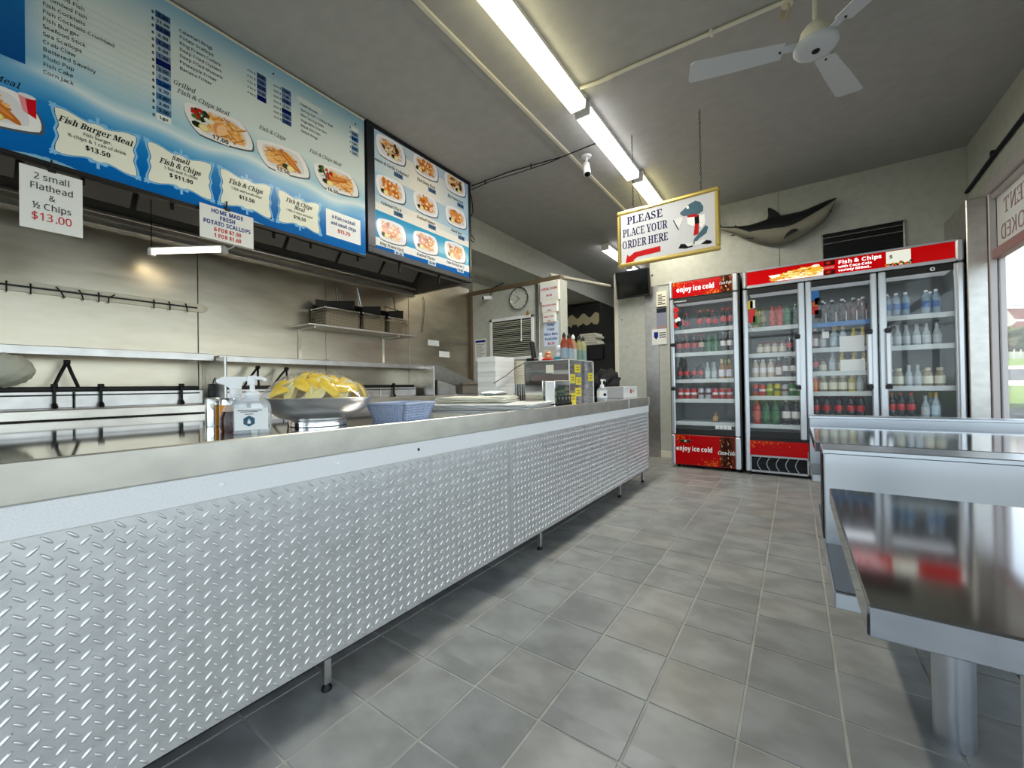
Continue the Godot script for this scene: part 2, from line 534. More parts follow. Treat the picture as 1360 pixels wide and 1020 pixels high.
# ------------------------------------------------------------------ floor, walls, ceiling, windows
func shell() -> void:
	var fl := struct("floor", S().ab(Vector3(-4.4, -0.12, 2.0), Vector3(1.44, -0.0030, -9.4)), MT.grout)
	var T := 0.25
	var meshes := []
	for k in 3:
		meshes.append(S().box(Vector3(0, -0.015, 0), Vector3(T - 0.0070 - k * 0.0006, 0.03, T - 0.0066 - k * 0.0005), 0.0014).mesh())
	var rest := S()
	for i in range(-11, 10):
		for j in range(-11, 20):
			var x := -1.14942 + T * (i + 0.5)
			var z := -1.04081 - T * (j + 0.5)
			if i >= -2 and j >= -4 and j < 19:
				var o := MeshInstance3D.new()
				o.name = "tile"
				o.mesh = meshes[rng.randi() % 3]
				o.material_override = MT["tile%d" % (rng.randi() % 5)]
				fl.add_child(o, true)
				o.position = Vector3(x, rng.randf_range(-0.0003, 0.0003), z)
				o.rotation = Vector3(rng.randf_range(-0.001, 0.001), rng.randf_range(-0.003, 0.003), rng.randf_range(-0.001, 0.001))
			else:
				rest.box(Vector3(x, -0.015, z), Vector3(T - 0.0065, 0.03, T - 0.006), 0.002)
	var ro := put(fl, "tiles_out_of_view", rest, MT.tile0)
	ro.set_meta("kind", "stuff")
	struct("ceiling", S().ab(Vector3(-4.5, CEIL, 2.0), Vector3(1.45, CEIL + 0.12, -9.4)), MT.ceiling)
	struct("trim_1", S().ab(Vector3(-1.776, CEIL - 0.020, 1.8), Vector3(-1.744, CEIL, -9.2), 0.004), MT.trim_cream)
	struct("trim_5", S().ab(Vector3(-1.835, CEIL - 0.012, 1.8), Vector3(-1.780, CEIL, -9.2), 0.003), MT.ceiling)
	# back wall behind the fridges: base wall with two proud lining boards above
	var wb := struct("wall_back", S().ab(Vector3(-1.64, 0, BW - 0.12), Vector3(RW + 0.15, CEIL, BW)), MT.wall)
	put(wb, "lining_board", S().ab(Vector3(-1.635, 2.365, BW), Vector3(-0.124, CEIL, BW + 0.014), 0.002), MT.wall)
	put(wb, "lining_board", S().ab(Vector3(-0.120, 2.365, BW), Vector3(RW, CEIL, BW + 0.014), 0.002), MT.wall)
	put(wb, "screw_cap", S().cyl(Vector3(-1.60, 2.52, BW + 0.012), Vector3(-1.60, 2.52, BW + 0.022), 0.012, 10), MT.black)
	struct("trim_2", S().ab(Vector3(-1.71, 0, BW - 0.1), Vector3(-1.53, 2.365, BW + 0.012), 0.003), MT.steel)
	struct("baseboard_back", S().ab(Vector3(-1.53, 0, BW), Vector3(-1.25, 0.09, BW + 0.012), 0.003), MT.trim_cream)
	# panel wall beside the kitchen doorway
	var wp := struct("wall_doorway", S().ab(Vector3(-2.11, 0, BW - 0.1), Vector3(-1.71, 2.62, BW - 0.005)), MT.wall)
	put(wp, "jamb", S().ab(Vector3(-2.16, 0, BW - 0.1), Vector3(-2.105, 2.62, BW + 0.01), 0.004), MT.trim_cream)
	put(wp, "screw_cap", S().cyl(Vector3(-2.05, 1.95, BW - 0.006), Vector3(-2.05, 1.95, BW + 0.002), 0.009, 8), MT.trim_brown)
	put(wp, "screw_cap", S().cyl(Vector3(-1.98, 1.55, BW - 0.006), Vector3(-1.98, 1.55, BW + 0.002), 0.007, 8), MT.trim_brown)
	# right wall: low wall, glazing, lintel; steel-clad pier next to the fridges
	struct("wall_right", S().ab(Vector3(RW, 0, 2.0), Vector3(RW + 0.045, 0.06, -5.1)).ab(Vector3(RW, 2.56, 2.0), Vector3(RW + 0.045, CEIL, -5.1)).ab(Vector3(RW, 0, -5.16), Vector3(RW + 0.03, CEIL, BW - 0.12)).ab(Vector3(RW, 2.56, -5.1), Vector3(RW + 0.03, CEIL, -5.16)), MT.wall)
	struct("trim_4", S().ab(Vector3(RW - 0.05, 2.56, 1.8), Vector3(RW, 2.64, -5.1), 0.004), MT.alu_frame)
	struct("trim_3", S().ab(Vector3(1.235, 0, -5.12), Vector3(1.358, 2.555, BW + 0.016), 0.006), MT.steel)
	window_side()
	# shop front behind the viewer: low wall, lintel and glass
	struct("wall_front", S().ab(Vector3(-4.4, 0, 1.95), Vector3(RW + 0.045, 0.06, 2.02)).ab(Vector3(-4.4, 2.86, 1.95), Vector3(RW + 0.045, CEIL, 2.02)).ab(Vector3(-4.4, 0, 1.95), Vector3(-2.9, CEIL, 2.02)), MT.wall)
	var wf := Node3D.new()
	wf.name = "window_2"
	add_child(wf)
	wf.set_meta("kind", "structure")
	for x in [-2.87, -1.46, -0.04, 1.37]: put(wf, "mullion", S().ab(Vector3(x - 0.03, 0.16, 1.93), Vector3(x + 0.03, 2.86, 1.99), 0.004), MT.alu_frame)
	put(wf, "transom", S().ab(Vector3(-2.9, 2.16, 1.93), Vector3(1.4, 2.22, 1.99), 0.004), MT.alu_frame)
	for x in [-2.165, -0.75, 0.665]: put(wf, "pane", S().box(Vector3(x, 1.51, 1.96), Vector3(1.35, 2.70, 0.006)), MT.glass)
	# kitchen wall: boards of brushed steel with open joints over a dark backing
	var wl := struct("wall_left", S().ab(Vector3(KW - 0.16, 0, 2.0), Vector3(KW - 0.012, CEIL, -4.53)), MT.hood)
	var zs := [1.9, 0.1, -1.195, -2.253, -3.313, -4.44]
	for k in zs.size() - 1:
		put(wl, "steel_panel", S().ab(Vector3(KW - 0.012, 0.0, zs[k] - 0.003), Vector3(KW, 2.42, zs[k + 1] + 0.003), 0.002), MT.steel_wall)
	for zz in [-1.195, -2.253]:
		for y in [1.30, 1.665]:
			put(wl, "rivet", S().lathe([Vector2(0.006, 0), Vector2(0.005, 0.003), Vector2(0, 0.004)], Vector3(KW, y, zz + 0.018), 8, Basis(Vector3(0, 0, 1), Vector3(1, 0, 0), Vector3(0, 1, 0))), MT.iron)
			put(wl, "rivet", S().lathe([Vector2(0.006, 0), Vector2(0.005, 0.003), Vector2(0, 0.004)], Vector3(KW, y, zz - 0.018), 8, Basis(Vector3(0, 0, 1), Vector3(1, 0, 0), Vector3(0, 1, 0))), MT.iron)
	# partition with the clock
	var wc := struct("wall_partition", S().ab(Vector3(KW, 0, -4.53), Vector3(-2.71, 2.34, -4.45)), MT.wall)
	put(wc, "cap_rail", S().ab(Vector3(KW, 2.32, -4.54), Vector3(-2.35, 2.375, -4.435), 0.004), MT.trim_brown)
	put(wc, "corner_strip", S().ab(Vector3(KW, 0.9, -4.45), Vector3(KW + 0.055, 2.32, -4.435), 0.003), MT.trim_brown)
	put(wc, "post", S().ab(Vector3(-2.715, 0, -4.56), Vector3(-2.655, 2.32, -4.43), 0.004), MT.steel)
	put(wc, "column", S().ab(Vector3(-2.655, 0, -4.62), Vector3(-2.35, 2.33, -4.44), 0.006), MT.wall)
	put(wc, "door_rail", S().tube([Vector3(-2.50, 2.40, -4.45), Vector3(-2.21, 2.46, -5.72)], 0.026, 4), MT.board)
	# bulkhead over the kitchen and the rooms behind
	struct("wall_bulkhead", S().ab(Vector3(-4.35, 2.83, -3.42), Vector3(-3.46, CEIL, -9.2)), MT.wall)
	struct("wall_rear_left", S().ab(Vector3(-4.4, 0, -4.53), Vector3(-4.25, CEIL, -9.3)), MT.wall)
	struct("wall_rear", S().ab(Vector3(-4.4, 0, -9.35), Vector3(-1.5, CEIL, -9.2)), MT.wall)
	struct("wall_rear_right", S().ab(Vector3(-1.64, 0, BW - 0.12), Vector3(-1.52, CEIL, -9.3)), MT.wall)

func window_side() -> void:
	var w := Node3D.new()
	w.name = "window_1"
	add_child(w)
	w.set_meta("kind", "structure")
	put(w, "jamb", S().ab(Vector3(1.360, 0.06, -5.16), Vector3(1.403, 2.56, -5.10), 0.004), MT.alu_frame)
	put(w, "outer_jamb", S().ab(Vector3(1.416, 0.06, -5.16), Vector3(1.450, 2.56, -5.10), 0.003), MT.alu_frame)
	put(w, "seal", S().ab(Vector3(1.402, 0.06, -5.15), Vector3(1.417, 2.56, -5.12)), MT.black)
	put(w, "transom", S().ab(Vector3(1.375, 2.005, -5.10), Vector3(1.440, 2.085, 1.8), 0.004), MT.pink_frame)
	put(w, "sill", S().ab(Vector3(1.372, 0.06, -5.10), Vector3(1.455, 0.10, 1.8), 0.004), MT.alu_frame)
	put(w, "head", S().ab(Vector3(1.378, 2.51, -5.10), Vector3(1.440, 2.56, 1.8), 0.004), MT.alu_frame)
	for z in [-3.35, -1.65, 0.05, 1.75]: put(w, "mullion", S().ab(Vector3(1.380, 0.08, z - 0.025), Vector3(1.440, 2.54, z + 0.025), 0.004), MT.alu_frame)
	var edges := [-5.10, -3.375, -1.675, 0.025, 1.725]
	for k in 4:
		put(w, "pane", S().ab(Vector3(1.407, 0.10, edges[k]), Vector3(1.412, 2.005, edges[k + 1])), MT.glass)
		put(w, "frosted_pane" if k == 0 else "upper_pane", S().ab(Vector3(1.407, 2.085, edges[k]), Vector3(1.412, 2.51, edges[k + 1])), MT.film if k == 0 else MT.glass)
	# lettering meant for the street, so it reads backwards in here
	var f: Material = MT.pink_frame
	words(w, "MENT", Vector3(1.4045, 2.335, -4.96), 0.125, f, FACE_X, "serif", 2)
	words(w, "OOKED", Vector3(1.4045, 2.135, -5.04), 0.125, f, FACE_X, "sans", 2)
	# conduit above the window
	var c := thing("conduit", "dark conduit clipped to the wall above the side window", "pipe", Vector3(RW - 0.02, 2.86, -5.6))
	put(c, "pipe", S().tube([Vector3(RW - 0.018, 2.80, -5.70), Vector3(RW - 0.018, 2.845, -5.2), Vector3(RW - 0.018, 2.89, -4.5), Vector3(RW - 0.018, 2.93, -2.5), Vector3(RW - 0.018, 2.95, 1.0)], 0.016, 8), MT.ink_grey)
	for z in [-5.05, -3.6]: put(c, "clip", S().box(Vector3(RW - 0.02, 2.872 - (z + 5.05) * -0.02, z), Vector3(0.034, 0.055, 0.03), 0.004), MT.iron)

# ------------------------------------------------------------------ what the side window looks out on
func street() -> void:
	# the cross street climbs away; each strip of ground meets the sight line of its edge in the photograph
	var ax := Vector3(0.272, 0, -0.962)
	var side := Vector3(0.962, 0, 0.272)
	var grass := grained(plain(Color(0.36, 0.46, 0.15), 0.9), tex(ramp(noise_image(256, 256, Vector2(0.06, 0.06), 61, 5), Color(0.55, 0.6, 0.45), Color(1, 1, 1))), null, null, 0, 0.25)
	var asphalt := grained(plain(Color(0.33, 0.35, 0.40), 0.85), MT.spots, null, null, 0, 0.2)
	var concrete := plain(Color(0.72, 0.71, 0.68), 0.85)
	var paving := grained(plain(Color(0.72, 0.71, 0.69), 0.8), MT.spots, null, null, 0, 0.6)
	var rows := [[6.2, -0.10, paving, "pavement"], [9.0, 542.0, grass, "grass_bank"], [13.0, 512.0, concrete, "footpath"], [15.0, 505.5, asphalt, "road"], [24.0, 490.0, concrete, "kerb"], [26.5, 486.0, grass, "verge"], [33.0, 477.0, grass, "front_lawn"], [60.0, 474.0, null, ""]]
	var hs := []
	for r in rows:
		var d: float = r[0]
		if r[1] < 10.0: hs.append(r[1])
		else:
			var q := ray(1346, r[1])
			hs.append(EYE.y + q.y * d / Vector2(q.x, q.z).length())
	for k in rows.size() - 1:
		var s := S()
		var a: Vector3 = ax * rows[k][0]
		var b: Vector3 = ax * rows[k + 1][0]
		a.y = hs[k]; b.y = hs[k + 1]
		var wl := 0.05 if k == 0 else 3.0 if k < 4 else 30.0
		var nn := (b - a).cross(side).normalized()
		if nn.y < 0: nn = -nn
		s.quad(b - side * wl, b + side * 40.0, a + side * 40.0, a - side * wl, nn)
		struct(rows[k][3], s, rows[k][2])
	struct("ground_outside", S().ab(Vector3(1.56, -0.4, 30), Vector3(60, -0.102, -9.0)).ab(Vector3(-40, -0.4, 2.03), Vector3(1.56, -0.102, 40)), paving)
	struct("road_front", S().ab(Vector3(-40, -0.101, 6), Vector3(60, -0.095, 14)), asphalt)
	struct("lawn_front", S().ab(Vector3(-40, -0.101, 14), Vector3(60, -0.09, 40)), grass)
	struct("road_side", S().ab(Vector3(6, -0.101, 6), Vector3(14, -0.094, -4)), asphalt)
	struct("lawn_side", S().ab(Vector3(14, -0.101, 30), Vector3(60, -0.09, -3)), grass)
	# house over the road
	var d := 40.0
	var hp := ax * d
	hp.y = hs[6] + 0.2
	var at := func(u: float, v: float, dist: float) -> Vector3:
		var q := ray(u, v)
		return EYE + q * (dist / Vector2(q.x, q.z).length())
	var h := thing("house", "white gabled house with red tiled roof across the street", "house", at.call(1350, 473, 40.0))
	var brick := plain(Color(0.46, 0.27, 0.20), 0.8)
	var roofm := grained(plain(Color(0.55, 0.24, 0.21), 0.75), MT.spots, null, null, 0, 0.3)
	var white := plain(Color(0.80, 0.79, 0.76), 0.7)
	var fb := Basis(side, Vector3.UP, -ax)
	var L := func(u: float, v: float, dist: float) -> Vector2:
		var p: Vector3 = at.call(u, v, dist)
		return Vector2(p.dot(side), p.y)
	var o0: Vector3 = -fb.z * 40.0
	put(h, "wall", S().prism([L.call(1310, 474, 40.0), L.call(1310, 440, 40.0), L.call(1420, 440, 40.0), L.call(1420, 474, 40.0)], o0, fb, 8.0), brick)
	put(h, "gable", S().prism([L.call(1312, 431, 40.0), L.call(1338, 413, 40.0), L.call(1350, 428, 40.0), L.call(1343, 434, 40.0), L.call(1330, 436, 40.0)], o0 + fb.z * 0.6, fb, 0.5), white)
	var f1: Vector3 = at.call(1326, 443, 39.0)
	var f2: Vector3 = at.call(1440, 443, 39.0)
	var f3: Vector3 = at.call(1440, 425, 43.0)
	var f4: Vector3 = at.call(1345, 428, 43.0)
	put(h, "roof", S().grid(func(u: float, v: float) -> Vector3: return f1.lerp(f2, u).lerp(f4.lerp(f3, u), v) + Vector3.UP * (0.06 * absf(sin(v * 30.0))), 6, 40), roofm)
	var g1: Vector3 = at.call(1338, 424, 43.0)
	var g2: Vector3 = at.call(1440, 424, 43.0)
	var g3: Vector3 = at.call(1440, 408, 46.0)
	var g4: Vector3 = at.call(1333, 411, 46.0)
	put(h, "roof", S().grid(func(u: float, v: float) -> Vector3: return g1.lerp(g2, u).lerp(g4.lerp(g3, u), v) + Vector3.UP * (0.06 * absf(sin(v * 30.0))), 6, 40), roofm)
	put(h, "fascia", S().tube([f1 + Vector3.DOWN * 0.1, f2 + Vector3.DOWN * 0.1], 0.13, 4), white)
	put(h, "window", S().prism([L.call(1349, 466, 40.0), L.call(1349, 450, 40.0), L.call(1358, 450, 40.0), L.call(1358, 466, 40.0)], o0 + fb.z * 0.05, fb, 0.05), MT.black_gloss)
	var fe := thing("garden_fence", "low white fence of posts and panels before the house", "fence", at.call(1345, 477, 34.0))
	var of: Vector3 = -fb.z * 34.0
	for k in 7:
		var u0 := 1328.0 + k * 9.0
		put(fe, "post", S().prism([L.call(u0, 478, 34.0), L.call(u0, 464, 34.0), L.call(u0 + 2.0, 464, 34.0), L.call(u0 + 2.0, 478, 34.0)], of, fb, 0.2), white)
		put(fe, "panel", S().prism([L.call(u0 + 2.0, 477, 34.0), L.call(u0 + 2.0, 467, 34.0), L.call(u0 + 9.0, 467, 34.0), L.call(u0 + 9.0, 477, 34.0)], of - fb.z * 0.05, fb, 0.06), white)
	for e in [[1350.0, 455.0, 36.5, 0.85, "rounded pale green bush growing in front of the white house"], [1331.0, 463.0, 35.0, 0.42, "small reddish bush beside the pale green one by the fence"]]:
		var c: Vector3 = at.call(e[0], e[1], e[2])
		var tb := thing("garden_bush", e[4], "bush", Vector3(c.x, c.y - e[3] - 0.3, c.z), "bushes across the street")
		var fn := FastNoiseLite.new()
		fn.frequency = 0.9
		var rr: float = e[3]
		put(tb, "foliage", S().grid(func(u: float, v: float) -> Vector3:
			var q := Vector3(cos(u * TAU) * sin(v * PI), cos(v * PI), sin(u * TAU) * sin(v * PI))
			return c + q * rr * (1.0 + 0.5 * fn.get_noise_3dv(q * 3.0 + c)), 28, 18), grained(plain(Color(0.52, 0.58, 0.33) if rr > 0.7 else Color(0.62, 0.45, 0.34), 0.9), MT.grit, null, MT.grit, 8.0, 0.6))
		put(tb, "trunk", S().cyl(c - Vector3(0, rr + 0.4, 0), c, 0.06, 7), plain(Color(0.3, 0.22, 0.16), 0.9))
	var wire := thing("power_line", "thin overhead power line above the red roof", "cable", at.call(1345, 405, 38.0))
	put(wire, "wire", S().tube([at.call(1300, 400, 38.0), at.call(1340, 406, 38.0), at.call(1440, 402, 38.0)], 0.02, 5), MT.ink_grey)

# ------------------------------------------------------------------ fluorescent fittings, fan, cables on the ceiling
func batten(label: String, x: float, z0: float, z1: float, energy: float, c: Color, tint: Color, drop := 0.0) -> void:
	var y := CEIL - drop
	var t := thing("fluorescent_light", label, "ceiling light", Vector3(x, y - 0.10, (z0 + z1) * 0.5), "fluorescent fittings on the ceiling")
	put(t, "body", S().ab(Vector3(x - 0.065, y - 0.045, z0), Vector3(x + 0.065, y - 0.0, z1), 0.004), MT.plastic_white)
	# prismatic cover with sloping sides
	var s := S()
	s.prism([Vector2(-0.068, -0.045), Vector2(0.068, -0.045), Vector2(0.058, -0.098), Vector2(-0.058, -0.098)], Vector3(x, y, z0 - 0.012), FACE_Z, absf(z1 - z0) - 0.024)
	put(t, "diffuser", s, glow(tint, 3.4))
	for z in [z0, z1]:
		put(t, "end_cap", S().prism([Vector2(-0.07, -0.0), Vector2(0.07, -0.0), Vector2(0.06, -0.102), Vector2(-0.06, -0.102)], Vector3(x, y, z + (0.002 if z == z0 else 0.012)), FACE_Z, 0.014), MT.plastic_white)
	area(t, "tube_light", Vector3(x, y - 0.112, (z0 + z1) * 0.5), DOWN, Vector2(0.11, absf(z1 - z0) - 0.03), energy, c)

func lamps() -> void:
	var w := Color(1.0, 0.97, 0.88)
	batten("yellowed fluorescent fitting on the ceiling, first of the row above the walkway", -1.36, -1.66, -2.92, 1.6, w, Color(1.0, 0.97, 0.78))
	batten("white fluorescent fitting in the middle of the row, beside the security camera", -1.36, -2.99, -4.23, 1.6, Color(0.97, 0.98, 1.0), Color(1, 1, 1))
	batten("yellowed fluorescent fitting partly behind the hanging order sign", -1.34, -4.30, -5.50, 1.25, w, Color(1.0, 0.95, 0.70))
	batten("bright fluorescent fitting on the ceiling of the room past the doorway", -2.45, -6.15, -7.20, 0.25, Color(1, 1, 1), Color(1, 1, 1))
	batten("short fluorescent fitting farthest into the room past the doorway", -2.50, -7.45, -8.20, 0.15, Color(1, 1, 1), Color(1, 1, 1))
	# conduit across the ceiling to the fan rose
	var c := thing("ceiling_conduit", "white conduit running across the ceiling to the fan", "pipe", Vector3(-0.7, CEIL - 0.01, -2.86))
	put(c, "pipe", S().tube([Vector3(-1.29, CEIL - 0.014, -2.80), Vector3(-1.16, CEIL - 0.014, -2.83), Vector3(-0.9, CEIL - 0.014, -2.835), Vector3(0.02, CEIL - 0.014, -2.885)], 0.013, 8), MT.trim_cream)
	put(c, "coupling", S().tube([Vector3(-1.10, CEIL - 0.014, -2.832), Vector3(-1.04, CEIL - 0.014, -2.833)], 0.016, 8), MT.trim_cream)
	put(c, "saddle", S().box(Vector3(-0.40, CEIL - 0.014, -2.862), Vector3(0.02, 0.03, 0.05), 0.004), MT.trim_cream)
	# ceiling fan
	var fanm := plain(Color(0.76, 0.78, 0.79), 0.4)
	var hub := Vector3(0.128, 2.90, -2.86)
	var f := thing("ceiling_fan", "white three-blade ceiling fan hanging over the tables", "ceiling fan", hub)
	put(f, "canopy", S().lathe([Vector2(0.0, CEIL - 0.07), Vector2(0.03, CEIL - 0.07), Vector2(0.055, CEIL - 0.02), Vector2(0.06, CEIL)], Vector3(hub.x, 0, hub.z), 18), MT.trim_cream)
	put(f, "downrod", S().cyl(Vector3(hub.x, 3.02, hub.z), Vector3(hub.x, CEIL - 0.04, hub.z), 0.013, 10), MT.trim_cream)
	put(f, "motor", S().lathe([Vector2(0.0, 2.912), Vector2(0.08, 2.915), Vector2(0.082, 2.94), Vector2(0.07, 2.985), Vector2(0.045, 3.015), Vector2(0.02, 3.03), Vector2(0, 3.03)], Vector3(hub.x, 0, hub.z), 26), MT.trim_cream)
	put(f, "rotor_plate", S().lathe([Vector2(0.0, 2.868), Vector2(0.075, 2.87), Vector2(0.098, 2.878), Vector2(0.107, 2.892), Vector2(0.105, 2.91), Vector2(0, 2.914)], Vector3(hub.x, 0, hub.z), 34), fanm)
	put(f, "hub_cap", S().lathe([Vector2(0, 2.862), Vector2(0.018, 2.863), Vector2(0.02, 2.869)], Vector3(hub.x, 0, hub.z), 14), MT.ink_grey)
	for deg in [-72.0, 46.0, 163.0]:
		var a := deg_to_rad(deg)
		var bx := Vector3(cos(a), 0, sin(a))
		var bz := Vector3(-sin(a), 0, cos(a))
		var up := (Vector3.UP + bz * 0.16).normalized()
		var bs := Basis(bx, up, bx.cross(up))
		var bl := put(f, "blade", S().prism([Vector2(0.16, -0.052), Vector2(0.40, -0.066), Vector2(0.64, -0.072), Vector2(0.655, -0.055), Vector2(0.655, 0.055), Vector2(0.64, 0.072), Vector2(0.40, 0.066), Vector2(0.16, 0.052)], hub + Vector3(0, 0.012, 0), Basis(bx, bs.z, bs.y * 1.0), 0.005), fanm)
		put(bl, "blade_iron", S().box(hub + bx * 0.15 + Vector3(0, 0.016, 0), Vector3(0.12, 0.006, 0.05), 0.002, bs), fanm)
		put(bl, "bolt", S().cyl(hub + bx * 0.175 - Vector3(0, 0.0, 0), hub + bx * 0.175 + Vector3(0, 0.02, 0), 0.006, 8), MT.black)
	# ceiling rose next to the fan with a loop of flex
	var ro := thing("cable_loop", "yellowed plastic cable loop on the ceiling beside the fan rod", "cable", Vector3(-0.01, CEIL - 0.04, -2.93))
	put(ro, "socket", S().lathe([Vector2(0, -0.03), Vector2(0.03, -0.03), Vector2(0.036, 0)], Vector3(0.0, CEIL, -2.90), 14), MT.trim_cream)
	var lp := []
	for k in 13: lp.append(Vector3(-0.01 + 0.02 * sin(k * 0.5), CEIL - 0.045 + 0.038 * cos(k * TAU / 12.0), -2.92 + 0.03 * sin(k * TAU / 12.0)))
	put(ro, "flex", S().tube(lp, 0.005, 6), plain(Color(0.72, 0.62, 0.42), 0.5))
	# security camera under the ceiling
	var sc := thing("security_camera", "white bullet security camera hanging from the ceiling trim", "camera", Vector3(-1.62, CEIL - 0.2, -3.66))
	var cx := -1.63
	var cz := -3.66
	put(sc, "mount_plate", S().lathe([Vector2(0, -0.014), Vector2(0.045, -0.012), Vector2(0.05, 0)], Vector3(cx, CEIL - 0.02, cz), 18), MT.plastic_white)
	put(sc, "arm", S().tube([Vector3(cx, CEIL - 0.03, cz), Vector3(cx, CEIL - 0.09, cz), Vector3(cx + 0.008, CEIL - 0.11, cz + 0.008)], 0.012, 8), MT.plastic_white)
	put(sc, "housing", S().cyl(Vector3(cx - 0.006, CEIL - 0.10, cz), Vector3(cx + 0.02, CEIL - 0.215, cz + 0.03), 0.034, 16), MT.plastic_white)
	put(sc, "lens", S().cyl(Vector3(cx + 0.019, CEIL - 0.21, cz + 0.029), Vector3(cx + 0.0215, CEIL - 0.222, cz + 0.032), 0.027, 14), MT.black_gloss)
	# cables from the light row to the menu board
	var cb := thing("ceiling_cable", "thin dark cables strung from the menu board to the ceiling lights", "cable", Vector3(-2.1, CEIL - 0.02, -3.47))
	put(cb, "wire", S().tube([Vector3(-2.90, CEIL - 0.025, -3.43), Vector3(-2.4, CEIL - 0.012, -3.46), Vector3(-1.8, CEIL - 0.04, -3.50), Vector3(-1.43, CEIL - 0.03, -3.50)], 0.006, 6), MT.ink_grey)
	put(cb, "wire", S().tube([Vector3(-2.90, CEIL - 0.065, -3.43), Vector3(-2.65, CEIL - 0.04, -3.45), Vector3(-2.35, CEIL - 0.055, -3.46), Vector3(-1.95, CEIL - 0.055, -3.49), Vector3(-1.7, CEIL - 0.035, -3.50), Vector3(-1.43, CEIL - 0.03, -3.51)], 0.005, 6), MT.black)
	for p in [Vector3(-2.72, CEIL - 0.03, -3.445), Vector3(-2.15, CEIL - 0.03, -3.475)]: put(cb, "tie", S().box(p, Vector3(0.012, 0.05, 0.012), 0.002), MT.black)

